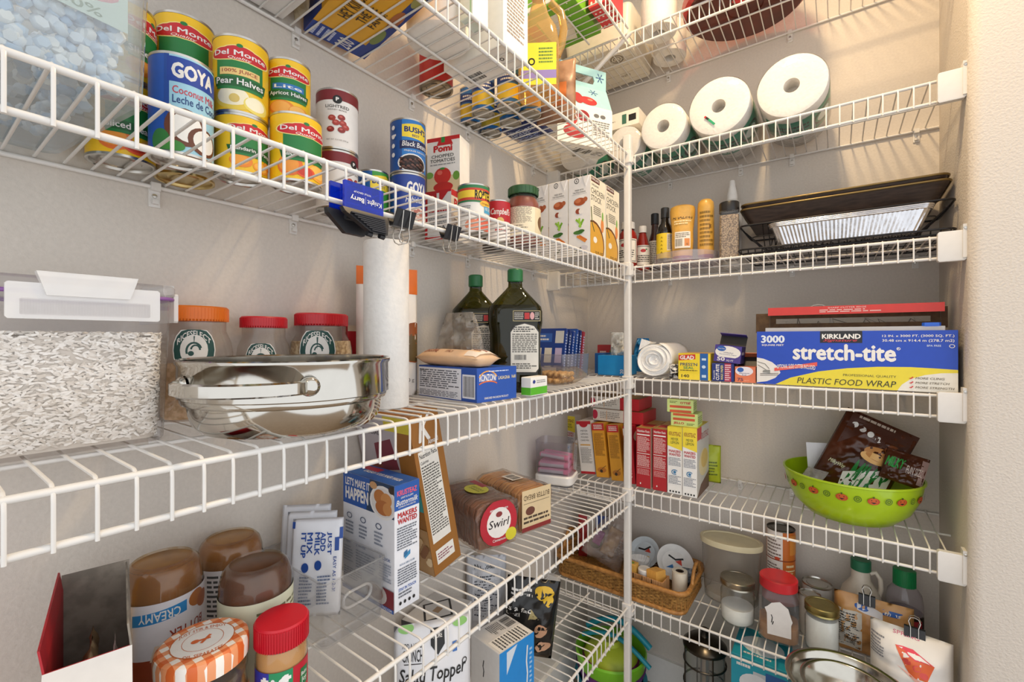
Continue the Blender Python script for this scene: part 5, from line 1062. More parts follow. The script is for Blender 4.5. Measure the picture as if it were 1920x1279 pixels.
# gingham lid jar
g_ = cyl_at(284, 468, x=.250); X, Y, r = g_
GING = None
gm = bpy.data.materials.new('gingham'); gm.use_nodes = True; nt = gm.node_tree; N = nt.nodes; L = nt.links
tc = N.new('ShaderNodeTexCoord'); sp = N.new('ShaderNodeSeparateXYZ'); L.new(tc.outputs['Object'], sp.inputs[0]); b = N['Principled BSDF']
vals = []
for ax in ('X', 'Y'):
    m1 = N.new('ShaderNodeMath'); m1.operation = 'MULTIPLY'; m1.inputs[1].default_value = 125; L.new(sp.outputs[ax], m1.inputs[0])
    m2 = N.new('ShaderNodeMath'); m2.operation = 'PINGPONG'; m2.inputs[1].default_value = 1; L.new(m1.outputs[0], m2.inputs[0])
    m3 = N.new('ShaderNodeMath'); m3.operation = 'GREATER_THAN'; m3.inputs[1].default_value = .5; L.new(m2.outputs[0], m3.inputs[0]); vals.append(m3)
ad = N.new('ShaderNodeMath'); ad.operation = 'ADD'; L.new(vals[0].outputs[0], ad.inputs[0]); L.new(vals[1].outputs[0], ad.inputs[1])
dv = N.new('ShaderNodeMath'); dv.operation = 'MULTIPLY'; dv.inputs[1].default_value = .5; L.new(ad.outputs[0], dv.inputs[0])
cr = N.new('ShaderNodeValToRGB'); cr.color_ramp.interpolation = 'CONSTANT'; e = cr.color_ramp.elements
e[0].position = 0; e[0].color = (*lin('f2ece4'), 1); e[1].position = .25; e[1].color = (*lin('e89a6a'), 1); q = cr.color_ramp.elements.new(.75); q.color = (*lin('d8682e'), 1)
L.new(dv.outputs[0], cr.inputs[0]); L.new(cr.outputs[0], b.inputs['Base Color']); b.inputs['Roughness'].default_value = .35
SMEAR = twotone('5a4a34', 'c0903e', 22, .42, .55, .35, stretch=(1, 1, 2.2))
h = .132
o = jar('jam_jar', 'glass jar with orange gingham lid and nut butter smears', g_, DD, [(r*.9, 0), (r*.97, .004), (r*.97, h*.5), (r*.93, h*.62), (r*.93, h*.66), (r*.97, h*.7), (r*.95, h*.82)], clear('f4efe6', .03, .04), [(r*.95, h*.815), (r*.99, h*.82), (r*1.0, h*.93), (r*.97, h*.975), (r*.9, h*.99)], gm, [(r*.86, .004), (r*.94, .01), (r*.94, h*.5), (r*.9, h*.62), (r*.9, h*.66), (r*.93, h*.72)], SMEAR, seg=48)
a = tocam(g_)+PI/2; S = Flat((-r*math.cos(a)+r*math.sin(a), -r*math.sin(a)-r*math.cos(a), h*.99), (math.cos(a), math.sin(a), 0), (-math.sin(a), math.cos(a), 0), 2*r, 2*r)
mb = MB(); decal(mb, S, [('e', .5, .5, .33, .33, 'f2eee8'), ('ring', .5, .5, .34, .34, .03, 'c8682e'), ('ring', .5, .5, .22, .22, .03, 'c8682e'), ('t', 'JUST STIR & ENJOY', .25, .64, .75, .72, 'c8682e', {'arc': .07}), ('t', 'OIL SEPARATES', .3, .2, .7, .27, 'c8682e', {'arc': -.05}), ('e', .42, .5, .045, .04, 'd8682e'), ('l', [(.42, .5), (.58, .5)], .0016, 'd8682e'), ('l', [(.48, .43), (.58, .57)], .0016, 'd8682e')]); mb.build('lid_print', o, 0, fix=False)
ms = MB(); decal(ms, Cyl(r*.97+.0006, .006, h*.5, tocam(g_)+math.radians(30), 1.5), [('r', .5, 0, 1.2, 1, 'd8783a'), ('r', 0, 0, .3, .35, 'f2eee8')]); ms.build('paper_label', o, 40, fix=False)
# red-lidded peanut butter
X, Y, r = cyl_at(466, 570, x=.285); Y += .006; h = .134
o = jar('peanut_butter_jar', 'red-lidded peanut butter jar with a red, green and blue label', (X, Y), DD, [(r*.9, 0), (r*.96, .004), (r*.96, h*.72), (r*.9, h*.8)], clear('f8f0e4', .03), [(r*.985, h*.80), (r, h*.81), (r, h*.985), (r*.95, h)], C('c01226', .35), [(r*.85, .003), (r*.92, .008), (r*.92, h*.70), (r*.88, h*.78)], paint('c69a60', .4, var=.06), seg=44, ribs=64)
ms = MB(); decal(ms, Cyl(r*.965, .004, h*.60, tocam((X, Y)), PI*1.1), [('r', 0, 0, 1, 1, 'b8122a'), ('r', .1, .25, .36, 1, '1f2f9a'), ('r', .36, .25, .62, 1, '1f8a58'), ('t', 'Jif', .2, .32, .6, .95, W0, {'b': .06}), ('p', [(.70, .6), (.84, .62), (.86, .88), (.72, .9)], '17703c'), ('t', 'Joy', .73, .66, .83, .76, W0), ('t', 'Bake', .73, .78, .83, .84, W0), ('r', .08, .0, .36, .06, W0), ('e', .62, .12, .14, .18, 'd8b48a'), ('e', .78, .08, .12, .16, 'cfa87a'), ('e', .66, .16, .03, .12, 'b08a5c'), ('e', .56, .16, .03, .12, 'b08a5c')]); ms.build('paper_label', o, 40, fix=False)
# clear bin and milk packets
bin_open('clear_bin', 'clear narrow bin with oval handle holding milk packets', 'bin', .012, -1.318, .212, -1.199, DD, .103, clear('f4f4f4', .05, .03), .0022, 1.06, .010)
o = bpy.data.objects['clear_bin.002']
mh = MB(); mh.tube([(.101, y, .062+z) for y, z in rrect(.052, .024, .0118, 6)], .0026, clear('f0f0f0', .15), 6, True); mh.build('handle', o, 60)
JM = [('r', 0, .9, .06, .97, '1f4a9a'), ('r', .94, .78, 1, .9, '1f4a9a'), ('t', 'JUST', .70, .62, .80, .86, '1f4a9a', {'rot': -1, 'b': .03}), ('t', 'ADD', .58, .66, .68, .86, '1f4a9a', {'rot': -1, 'b': .03}), ('t', 'MILK', .47, .62, .57, .86, '1f4a9a', {'rot': -1, 'b': .03}), ('t', 'MIX', .32, .64, .43, .86, '1f4a9a', {'rot': -1, 'b': .03}), ('t', 'IT UP', .20, .60, .30, .86, '1f4a9a', {'rot': -1, 'b': .03}), ('r', .86, .66, .94, .8, '1f4a9a'), ('e', .55, .52, .07, .05, '1f4a9a'), ('e', .3, .5, .07, .05, '1f4a9a'), ('t', 'EASY AS 1-2-3!', .84, .25, .9, .6, '1f4a9a', {'rot': -1}), ('f', .55, .12, .8, .42, 9, '6a7a9a'), ('f', .2, .12, .45, .42, 9, '6a7a9a')]
for i, lab in enumerate(('milk mix packet facing out at the front of its row', 'milk mix packet second in the row', 'milk mix packet at the back against the wall')):
    pouch('milk_packet', 'white and blue '+lab, 'packet', (.118-.026*i, -1.278+.004*i), .086, .160+.005*i, .012, DD+.004, math.radians(42), paint('e6e8ee', .35, var=.03, bump=.2, scale=25), JM if i == 0 else [], seed=30+i, wr=.002, tilt=-math.radians(9), group='milk packets in the clear bin', pt=.12, pb=.12)
# pancake mix box
KZ_F = [('r', 0, .735, 1, 1, '1f56a8'), ('p', [(.48, .735), (1, .735), (1, 1), (.55, 1)], '243c5a'), ('t', "LET'S MAKE IT", .05, .895, .55, .965, W0, {'b': .03}), ('t', 'HAPPEN', .05, .775, .52, .885, W0, {'b': .04}), ('e', .80, .84, .25, .135, 'e8e6e4'), ('e', .80, .84, .22, .115, 'd8d4d2'), ('e', .74, .88, .11, .06, 'b8743a'), ('e', .86, .87, .10, .055, 'c88a4e'), ('e', .80, .80, .14, .06, 'b06a34'), ('e', .88, .80, .08, .05, 'c88a4e'), ('e', .62, .96, .07, .03, 'c89a6a'), ('e', .96, .96, .06, .03, '3a2a22')]
for i, x in enumerate((.14, .42, .72)): KZ_F += [('ring', x, .64, .055, .025, .25, '3a4a6a'), ('f', x-.08, .48, x+.08, .6, 4, '8a92a2')]
KZ_F += [('t', '1. HEAT', .03, .40, .18, .42, '2a4a8a'), ('t', '2. WHISK', .28, .40, .48, .42, '2a4a8a'), ('t', '3. COOK', .74, .39, .94, .415, '2a4a8a'), ('f', .03, .24, .22, .38, 6, '9aa2b2'), ('f', .28, .22, .66, .38, 7, '9aa2b2'), ('f', .74, .22, .95, .37, 7, '9aa2b2'), ('f', .03, .1, .4, .2, 5, '9aa2b2'), ('p', [(.4, 0), (1, 0), (1, .17), (.8, .17)], '7a1f2c'), ('e', .68, .10, .2, .085, 'cfc8c4'), ('e', .67, .105, .14, .06, '8a5a3a'), ('r', 0, 0, 1, .03, '1f56a8'), ('t', 'KRUSTEAZ.COM', .7, .005, .97, .024, W0)]
KZ_R = [('r', 0, .80, 1, 1, '1f56a8'), ('t', 'KRUSTEAZ', .1, .91, .9, .955, 'e85a6a', {'b': .03}), ('t', 'LIGHT & FLUFFY', .25, .885, .75, .9, W0), ('t', 'Buttermilk', .06, .835, .94, .88, W0, {'s': .3, 'b': .01}), ('t', 'COMPLETE PANCAKE MIX', .15, .815, .85, .828, W0), ('t', 'MAKERS', .12, .735, .9, .78, 'b82a2a', {'b': .04}), ('t', 'WANTED', .12, .685, .9, .73, 'b82a2a', {'b': .04}), ('f', .1, .48, .9, .665, 9, '6a6e78'), ('p', [(.4, .395), (.62, .42), (.62, .455), (.4, .43)], '3a8aba'), ('p', [(.36, .41), (.5, .425), (.5, .465), (.36, .45)], '2a6a9a'), ('t', 'BOYS & GIRLS CLUBS', .2, .355, .8, .37, '5a7a9a'), ('f', .12, .2, .9, .34, 7, '6a6e78'), ('t', 'STAY IN TOUCH', .15, .155, .85, .18, '1f56a8', {'b': .02}), ('f', .15, .1, .85, .15, 2, '6a6e78')]+[('e', .22+.18*i, .06, .05, .014, K0) for i in range(4)]
carton('pancake_mix_box', 'blue and white pancake mix box with a plate of pancakes', 'box', (.066, -1.187), (.2205, -1.190), .056, .222, DD, 'e6e8ee', {'front': KZ_F, 'right': KZ_R, 'top': [('r', 0, 0, 1, 1, '2a5fb0'), ('t', 'UNLEASH YOUR INNER MAKER', .2, .4, .9, .6, W0), ('r', .05, .6, .4, .9, 'c8384a')]})
SK_R = [('r', .12, .2, .78, .78, 'e9e4da'), ('t', 'Nutrition Facts', .15, .735, .75, .765, K0, {'b': .02}), ('f', .15, .25, .75, .69, 26, '5a5650'), ('t', 'Calories', .15, .7, .42, .72, K0), ('r', .15, .06, .8, .15, 'e9e4da'), ('f', .2, .08, .75, .13, 3, '8a4a5a'), ('t', 'K', .2, .83, .72, .99, W0, {'s': .35, 'b': .02}), ('t', 'Almond', .5, .8, .85, .83, W0), ('f', .1, .79, .3, .82, 1, W0)]
carton('cereal_box', 'brown and grey cereal box leaning on the pancake mix box', 'box', (.012, -1.056), (.190, -1.062), .075, .335, DD, '9a6424', {'right': SK_R, 'front': [('r', 0, .35, .72, 1, 'b8b0b4'), ('p', [(.3, .62), (.7, .66), (.62, .85), (.3, .8)], '7a2a3a'), ('p', [(.1, .5), (.4, .66), (.3, .7), (.05, .6)], '8a3a2a'), ('t', 'SPECIAL', .12, .86, .45, .89, '3a3a3a'), ('r', .55, .90, 1, 1, 'd8c838'), ('r', .62, .52, 1, .64, '2a8a4a'), ('t', 'REAL', .66, .58, .95, .63, W0), ('t', 'Almonds', .66, .535, .95, .565, W0), ('r', .62, .42, 1, .52, '3a9a9a'), ('r', .0, .0, 1, .3, 'b08a5c'), *[('e', .5+.5*((i*37) % 17)/17, .02+.26*((i*11) % 13)/13, .05, .02, ('d8b88a', '8a5a34', 'e8d0a8')[i % 3]) for i in range(26)]]}, tilt=(math.radians(12), 0))
# bread loaves
def loaf(label, ends, w, h, crust, crumb, items, seed, top):
    (x0, y0), (x1, y1) = ends; L = math.hypot(x1-x0, y1-y0); a = math.atan2(y1-y0, x1-x0)
    o = thing('bread_loaf', label, 'bread', (x0, y0, DD), a); nn = 14
    def sl(k=1.): 
        pts = []
        for y, z in ((-.42, .02), (-.3, 0), (.3, 0), (.42, .02), (.46, .3), (.46, .6), (.5, .72), (.46, .9), (.32, .99), (0, 1.0), (-.32, .99), (-.46, .9), (-.5, .72), (-.46, .6), (-.46, .3)): pts.append((y*w*k, (z-.5)*h*k+.5*h))
        return pts
    me = None
    for i in range(nn):
        mb = MB(); x = L*i/nn; t = L/nn*.93; k = 1-.02*(i % 2)
        mb.loft([[(x+.001, y, z) for y, z in sl(k*.97)], [(x+.003, y, z) for y, z in sl(k)], [(x+t-.002, y, z) for y, z in sl(k)], [(x+t, y, z) for y, z in sl(k*.97)]], crust); mb.build('slice', o, 40)
    mw = MB(); rr = []
    for j in range(15):
        t = j/14; x = -.05+(L+.055)*t; k = 1.03 if t > .22 else .15+.88*(t/.22)**.7
        rr.append([(x, y*k+noise.noise(Vector((t*9, i*.8, seed)))*.003, max(.0, (z-.5*h)*k+.5*h*min(1, .4+.6*k)+noise.noise(Vector((t*7, i*.9, seed+3)))*.003)) for i, (y, z) in enumerate(sl(1.05))])
    mw.loft(rr, clear('f6eee6', .05, .08, 'efe6dc', .5), False, True); mw.build('plastic_bag', o, 50)
    ml = MB(); decal(ml, Flat((L+.0085, -w/2, .003), (0, 1, 0), (0, 0, 1), w, h), items); ml.build('end_label', o, 0, fix=False)
    m2 = MB(); decal(m2, Flat((L*.15, -w*.3, h*1.03+.002), (1, 0, 0), (0, 1, 0), L*.7, w*.6), top); m2.build('printed_panel', o, 0, fix=False)
    return o
CR1 = twotone('6e4430', '8a5c40', 40, .35, .65, .7, .3); CR2 = twotone('c89a60', 'b07c44', 40, .35, .65, .7, .3)
loaf('dark cinnamon swirl loaf with a round red end label', ((.045, -.838), (.207, -.883)), .115, .105, CR1, None, [('e', .5, .52, .46, .5, 'b8162a'), ('e', .5, .52, .30, .33, 'efe8e0'), ('t', 'Swirl', .24, .42, .76, .60, '2a1a1a', {'b': .01, 's': .2}), ('e', .5, .70, .08, .06, '8a2a2a'), ('t', 'PEPPERIDGE FARM', .28, .78, .72, .83, W0), ('t', 'Cinnamon', .34, .12, .66, .18, W0), ('e', .8, .2, .14, .14, 'd8cc2c')], 1, [('e', .5, .5, .3, .4, 'd8d23a'), ('t', 'DELICIOUS', .3, .5, .7, .62, '3a3a1a'), ('t', 'CINNAMON', .32, .36, .68, .46, '3a3a1a'), ('r', 0, .75, .5, 1, 'a82a3a')])
loaf('pale butter bread loaf with a beige end label', ((.06, -.712), (.225, -.752)), .110, .105, CR2, None, [('r', .05, .02, .95, .98, 'dcc49a'), ('t', 'BUTTER BREAD', .1, .74, .9, .86, '4a3418', {'flip': 1}), ('r', .1, .66, .9, .67, '4a3418'), ('e', .3, .48, .14, .1, '6a3a2a'), ('f', .1, .18, .9, .38, 2, '4a3a2a'), ('r', .05, .02, .95, .12, '8a2a2a')], 7, [('r', .3, .2, .7, .8, 'd8d4d0'), ('bars', .34, .3, .66, .7, K0), ('f', .72, .3, .95, .7, 4, '7a6a4a')])
# clear box of pink drink sticks
bx, by = .082, -.395
o = thing('stick_dispenser', 'clear box on a white base holding pink drink sticks', 'container', (bx, by, DD), .25)
MB().prism(rrect(.128, .105, .022), .003, .034, C('f0eeea', .3), .005).build('base', o)
MB().prism(rrect(.118, .095, .02), 0, .004, C('2a2c3a', .4)).build('foot', o)
mb = MB(); mb.loft([[(x, y, z) for x, y in rrect(.124*k, .10*k, .02)] for z, k in ((.034, .97), (.142, 1.03))]+[[(x, y, z) for x, y in rrect(.124*k-.003, .10*k-.003, .02)] for z, k in ((.142, 1.03), (.036, .97))], clear('f6f5f8', .025), False, True); mb.build('clear_box', o, 40)
PK = C('e07a9c', .4); PG = C('c8c0c4', .4)
smb = MB(); smb.tube([(-.048, 0, 0), (.040, 0, 0)], .0088, PG, 10); smb.tube([(-.046, 0, .0035), (.038, 0, .0035)], .0076, C('d898ae'), 8); smb.tube([(.038, 0, 0), (.052, 0, 0)], .0102, PK, 10); smb.tube([(-.052, 0, 0), (-.046, 0, 0)], .0082, PK, 10)
sme = smb.mesh('drink_stick', 40); sme.transform(Matrix.Diagonal((.95, .95, .95, 1))); rnd = random.Random(3)
for i in range(10):
    c = link('drink_stick', sme); tag(c, 'pink and grey drink stick lying in the clear box', 'drink stick', 'pink drink sticks in the clear box')
    ly = (-.0318+.0212*(i % 4)) if i < 8 else (-.018+.034*(i-8)); lx = rnd.uniform(-.004, .001); c.location = (bx+lx*math.cos(.25)-ly*math.sin(.25), by+lx*math.sin(.25)+ly*math.cos(.25), DD+.0447+.0206*(i//4)+(.004 if i > 7 else 0)); c.rotation_euler = (0, math.radians(4) if i > 7 else 0, .25+(rnd.uniform(-.08, .08) if i > 7 else 0))
# ================================================================== fifth shelf, back wall: baking mixes
def mixbox(label, u0, u1, y, d, vtop, body, faces, group='baking mix boxes', lean=0., z=None):
    x0, x1 = aty(u0, y), aty(u1, y); zb = DD if z is None else z; h = zat(vtop, ((x0+x1)/2, y))-zb
    return carton('baking_mix_box', label, 'box', (x0, y), (x1, y), d, h, zb, body, faces, group, tilt=(0, lean) if lean else None)
LEM = lambda: [('p', [(0, .72), (1, .66), (1, 1), (0, 1)], 'ecd63a'), ('t', 'KRUSTEAZ', .1, .87, .9, .93, '8a3a2a', {'b': .02}), ('t', 'MEYER', .25, .80, .75, .84, '4a5a2a'), ('t', 'LEMON', .22, .75, .78, .79, '4a5a2a'), ('t', 'MAKERS', .1, .62, .9, .66, 'b8283a', {'b': .03}), ('t', 'WANTED', .1, .57, .9, .61, 'b8283a', {'b': .03}), ('f', .08, .42, .92, .55, 6, '8a8e98'), ('l', stroke_arc(.5, .33, .2, .035, 30, 300), .0012, '3a7aa8'), ('e', .5, .33, .1, .02, '3a7aa8'), ('f', .08, .15, .92, .28, 6, '8a8e98'), *[('e', .2+.2*i, .04, .06, .014, K0) for i in range(4)]]
NUT = lambda: [('t', 'Nutrition Facts', .08, .93, .92, .97, W0, {'b': .02}), ('r', .06, .88, .94, .9, W0), ('f', .08, .6, .92, .86, 13, 'e8c4c0'), ('r', .06, .57, .94, .58, W0), ('f', .08, .36, .92, .55, 10, 'e8c4c0'), ('r', .06, .34, .94, .345, W0), ('f', .08, .22, .92, .32, 5, 'd89a98'), ('e', .3, .07, .04, .015, W0)]
HON = lambda: [('r', 0, .87, 1, 1, 'c02a2c'), ('f', .15, .89, .85, .98, 3, W0), ('f', .1, .4, .9, .82, 22, '8a5a1a'), ('e', .5, .14, .35, .05, 'b8742c'), ('e', .45, .12, .12, .03, '3a2a1a'), ('l', [(.5, .16), (.85, .22)], .001, '6a4a1a')]
mixbox('white and yellow baking mix box with a lion-like picture, by the drink sticks', 1027, 1047, -.15, .05, 778, 'd8d2c8', {'front': [('r', .05, .55, .95, .9, 'e2b63a'), ('e', .5, .68, .3, .1, 'b88a3a'), ('f', .1, .1, .9, .4, 5, '8a8a86')]})
mixbox('yellow-topped white baking mix box behind the drink sticks', 1054, 1078, -.17, .05, 780, 'e2ded6', {'front': LEM()})
mixbox('white lemon pound cake box with a red top, leaning', 1090, 1117, -.262, .15, 792, 'e8e4de', {'front': [('r', 0, .94, 1, 1, 'b8222c'), ('e', .5, .95, .3, .07, 'b8222c'), ('t', 'MEYER', .25, .80, .75, .83, '6a665e'), ('t', 'LEMON', .25, .74, .75, .77, '6a665e'), ('t', 'POUND', .25, .68, .75, .71, '6a665e'), ('t', 'CAKE MIX', .2, .62, .8, .65, '6a665e'), ('r', .15, .535, .85, .56, 'd8a85a'), ('f', .12, .2, .88, .5, 12, '9a968e'), ('r', 0, 0, 1, .045, 'b8222c')]}, lean=math.radians(-6.5))
mixbox('orange crumb cake box leaning next to the lemon pound cake box', 1119, 1142, -.270, .15, 796, 'd99a2e', {'front': HON()}, lean=math.radians(-6.5))
mixbox('orange crumb cake box leaning against the deep red box', 1147, 1169, -.274, .15, 799, 'd99a2e', {'front': HON()}, lean=math.radians(-6))
mixbox('deep red baking mix box leaning behind the pole', 1176, 1192, -.276, .15, 801, 'b01f2c', {'front': [('f', .2, .1, .7, .75, 12, 'e8b8b0'), ('r', .0, .84, .8, .96, 'e8dcd0')], 'right': [('e', .4, .8, .3, .1, 'e8d8c8'), ('e', .5, .5, .3, .12, '7a2a8a')]}, lean=math.radians(-5))
mixbox('red nutrition panel box beside the pole', 1193, 1220, -.285, .16, 803, 'ac2129', {'front': NUT(), 'top': [('r', 0, 0, 1, 1, 'c8a05a'), ('r', .1, .2, .9, .5, 'b02a2c')], 'right': [('r', 0, 0, .6, 1, 'd8c8b0')]})
mixbox('red nutrition panel box next to the yellow-topped boxes', 1224, 1250, -.285, .16, 805, 'ac2129', {'front': NUT(), 'top': [('r', 0, 0, 1, 1, 'c8a05a'), ('r', .1, .2, .9, .5, 'b02a2c')]})
mixbox('yellow-topped lemon bar box beside the red boxes', 1251.5, 1279, -.287, .15, 801, 'ecebe8', {'front': LEM(), 'top': [('r', 0, 0, 1, 1, 'e6d23a')]})
mixbox('yellow-topped lemon bar box with its picture side showing', 1280, 1307, -.289, .15, 803, 'ecebe8', {'front': LEM(), 'top': [('r', 0, 0, 1, 1, 'e6d23a')], 'right': [('r', 0, 0, 1, 1, 'c8c4bc'), ('r', .0, .82, .35, 1, 'c0343a'), ('t', 'KRUSTEAZ', .3, .8, .95, .9, 'a82a3a'), ('e', .55, .45, .4, .2, 'e0cfa0'), ('e', .6, .5, .28, .14, 'd8b86a'), ('p', [(0, 0), (1, 0), (1, .25), (.3, .15)], '6a4a3a')]})
zb = zat(803, (aty(1290, -.28), -.28))+.001
JL = lambda: [('t', 'JELLO', .1, .12, .5, .34, 'c02a2c', {'b': .04}), ('r', .08, .46, .9, .64, 'd2582e'), ('r', .08, .8, .9, .98, 'd2582e'), ('f', .6, .12, .9, .3, 2, '6a7a3a')]
JF = lambda: [('t', 'JELLO', .5, .66, .9, .88, 'c02a2c', {'b': .04, 'flip': 1}), ('r', .1, .36, .92, .54, 'd2582e'), ('r', .1, .02, .92, .2, 'd2582e'), ('f', .1, .7, .4, .88, 2, '6a7a3a')]
carton('jello_box', 'small lime green gelatin box sitting on the lemon bar boxes', 'box', (aty(1258, -.272), -.272), (aty(1308, -.268), -.268), .075, .041, zb, 'cfe08a', {'front': JL(), 'top': [('r', .1, .1, .9, .9, 'c4c88a')], 'right': [('f', .1, .2, .9, .8, 4, '8a9a4a')]}, 'gelatin boxes')
carton('jello_box', 'small lime green gelatin box on top, printed upside down', 'box', (aty(1251, -.270), -.270), (aty(1300, -.262), -.262), .075, .041, zb+.0415, 'cfe08a', {'front': JF(), 'top': [('r', .1, .1, .9, .9, 'c4b878')], 'right': [('f', .1, .2, .9, .8, 4, '8a9a4a')]}, 'gelatin boxes')
zs = 1.0128
for i, (u0, u1, zz, dd_) in enumerate(((1112, 1206, zs, -.235), (1108, 1198, zs+.042, -.225))):
    carton('cake_mix_box', ('white and red cake mix box lying across the leaning boxes', 'white and red cake mix box, higher of the two lying flat')[i], 'box', (aty(u0, dd_), dd_), (aty(u1, dd_), dd_), .13, .041, zz, 'c4222c', {'front': [('r', 0, 0, .62, 1, 'ded8cc'), ('e', .04, .5, .06, .4, 'b82040'), ('f', .15, .2, .55, .8, 4, '9a948a'), ('r', .28, .1, .29, .9, 'd8a05a')], 'top': [('r', 0, 0, 1, 1, '9a7a4a')]}, 'cake mix boxes lying flat')
pouch('green_bag', 'yellow-green food bag leaning behind the lemon bar box', 'bag', (aty(1324, -.098), -.098), .09, .125, .05, DD, .12, paint('b4c02a', .35, bump=.3, scale=25), [('f', .5, .2, .9, .6, 5, '6a7a2a')], seed=40)
# green bowl with sweets
X, Y, r = cyl_at(1468, 1739, y=-.170); h = .118
o = thing('serving_bowl', 'lime green plastic bowl with a printed pumpkin border', 'bowl', (X, Y, DD))
LG = paint('a9c916', .3, var=.03, coat=.3)
mb = MB(); mb.lathe([(0, .002), (r*.5, 0), (r*.62, .004), (r*.82, .035), (r*.93, .072), (r*.965, .098), (r*.975, .112), (r*1.0, .114), (r*1.0, .118), (r*.97, .118), (r*.945, .098), (r*.91, .072), (r*.80, .038), (r*.6, .008), (0, .006)], LG, 72); mb.build('bowl_body', o, 50)
ms = MB(); a0 = tocam((X, Y))
for i in range(14):
    S = Cyl(r*.953, .075, .024, a0+math.radians(-78+12*i), .2, r2=r*.972)
    if i % 2 == 0: decal(ms, S, [('e', .5, .45, .42, .36, 'b8461c'), ('e', .5, .45, .3, .34, 'c85a24'), ('r', .44, .76, .54, .95, '3a4a1a'), ('p', [(.3, .5), (.4, .5), (.35, .64)], K0), ('p', [(.6, .5), (.7, .5), (.65, .64)], K0), ('p', [(.28, .36), (.72, .36), (.5, .2)], K0)], base=.0012)
    else: decal(ms, S, [('ring', .5, .5, .26, .32, .2, '3a5a1a'), ('ring', .5, .5, .13, .16, .35, '3a5a1a')], base=.0012)

ms.build('printed_border', o, 40, fix=False)
BRN = twotone('3a1c10', '5a2e1a', 12, .35, .65, .2, .5)
MW = [('p', [(.1, .55), (.35, .78), (.75, .7), (1, .85), (1, 1), (.1, 1)], '4a2414'), ('e', .68, .62, .22, .08, 'c88a4a'), ('e', .62, .56, .18, .06, 'e8b46a'), ('e', .8, .72, .12, .07, '8a4a24'), *[('e', .2+.12*i, .84-.02*i, .045, .035, W0) for i in range(4)],
      ('p', [(.40, .05), (.95, .30), (.93, .54), (.36, .28)], W0), ('t', 'MILKY', .42, .10, .92, .48, '1f7a34', {'b': .05, 's': .3}), ('t', 'MilkyWay', .12, .3, .36, .36, 'd8d8b0', {'s': .3}), ('f', .2, .92, .7, .98, 1, 'c8b8a8')]
q = (X-.022, Y-.005)
o = pouch('candy_bag', 'big brown candy bar bag sticking up out of the green bowl', 'bag', q, .165, .235, .07, DD+.045, face_rz(q)-.1, BRN, MW, seed=41, wr=.009, nx=40, ny=50); o.rotation_euler = (-math.radians(16), math.radians(24), face_rz(q)-.05)
q2 = (X+.100, Y-.03)
o = pouch('candy_bag', 'small brown candy bag lying at the edge of the green bowl', 'bag', q2, .085, .08, .034, DD+.112, face_rz(q2), BRN, [('t', 'MILKY', .05, .4, .5, .75, '2f9a44', {'b': .05, 's': .3}), ('t', 'FUN SIZE', .55, .35, .92, .6, 'd8c8c0'), ('r', .85, .1, 1, .9, 'a88a84')], seed=42, wr=.008, nx=32, ny=32); o.rotation_euler = (-math.radians(20), math.radians(14), face_rz(q2))
carton('white_card', 'plain white card standing in the green bowl', 'card', (X-.095, Y+.035), (X-.025, Y+.05), .001, .10, DD+.075, 'e6e4e6', bev=0, tilt=(-.15, -.04))
pouch('clear_sachet', 'small clear sachet lying in the green bowl', 'sachet', (X-.092, Y-.055), .06, .05, .02, DD+.085, -.6, clear('e8e6e0', .35, .06, 'dcd8d0', .8), seed=43, tilt=-.9)
# ================================================================== lowest shelf (E), left wall
X, Y = .195, atx(812, .195)
pouch('salad_topper_pouch', 'white salad topper pouch standing on the lowest shelf', 'pouch', (X, Y), .150, .288, .05, DE, face_rz((X, Y))+.12, paint('dfe0e4', .35, var=.04, bump=.15, scale=20),
      [('t', 'ADD A LITTLE', .1, .86, .36, .89, K0), ('t', 'CRUNCH', .1, .78, .36, .85, K0, {'s': .1}), ('r', .12, .765, .34, .77, K0), ('p', [(.46, .96), (.64, .96), (.64, .86), (.55, .80), (.46, .86)], K0), ('t', 'MORE', .49, .9, .61, .93, W0), ('t', 'Salad Topper', .06, .62, .92, .74, K0, {'s': .15, 'b': .012}), ('t', 'MAPLE BACON', .2, .53, .74, .575, 'c8602a'), ('f', .3, .45, .7, .48, 1, '6a6a6a'), ('t', 'CRANBERRIES, MAPLE PECANS,', .15, .38, .85, .41, '9a6a6a'), ('t', 'ROASTED LENTILS & PUMPKIN SEEDS', .12, .33, .88, .36, '9a6a6a'), ('r', .74, .8, .80, .86, '3a6ab0'), ('e', .15, .98, .1, .03, '8ac06a'), ('e', .85, .97, .1, .03, '8ac06a'), ('ring', .9, .72, .035, .02, .3, K0)], seed=50, wr=.003, pt=.3)
carton('diamond_box', 'white flat box with a black diamond print, behind the salad topper', 'box', (.02, -1.005), (.128, -.985), .135, .19, DE, 'd6d3cf', {'top': [('p', [(.5, .1), (.9, .5), (.5, .9), (.1, .5)], K0), ('p', [(.5, .16), (.84, .5), (.5, .84), (.16, .5)], 'd6d3cf'), ('r', .42, .42, .58, .58, 'a88a6a'), ('f', .75, .1, .95, .2, 2, K0)], 'front': [('r', 0, .9, 1, 1, '3a3a3a')]})
X, Y = .055, atx(912, .055)
pouch('nutrition_bag', 'white crinkled bag showing its nutrition panel, against the wall', 'bag', (X, Y), .11, .245, .05, DE, face_rz((X, Y)), paint('c8cad0', .3, var=.05, bump=.5, scale=22), [('r', .15, .3, .85, .85, 'd8d9de'), ('f', .2, .35, .8, .8, 16, '4a4e58'), ('t', 'Nutrition', .2, .86, .7, .91, K0)], seed=51, wr=.008)
X, Y = .175, atx(984, .175)
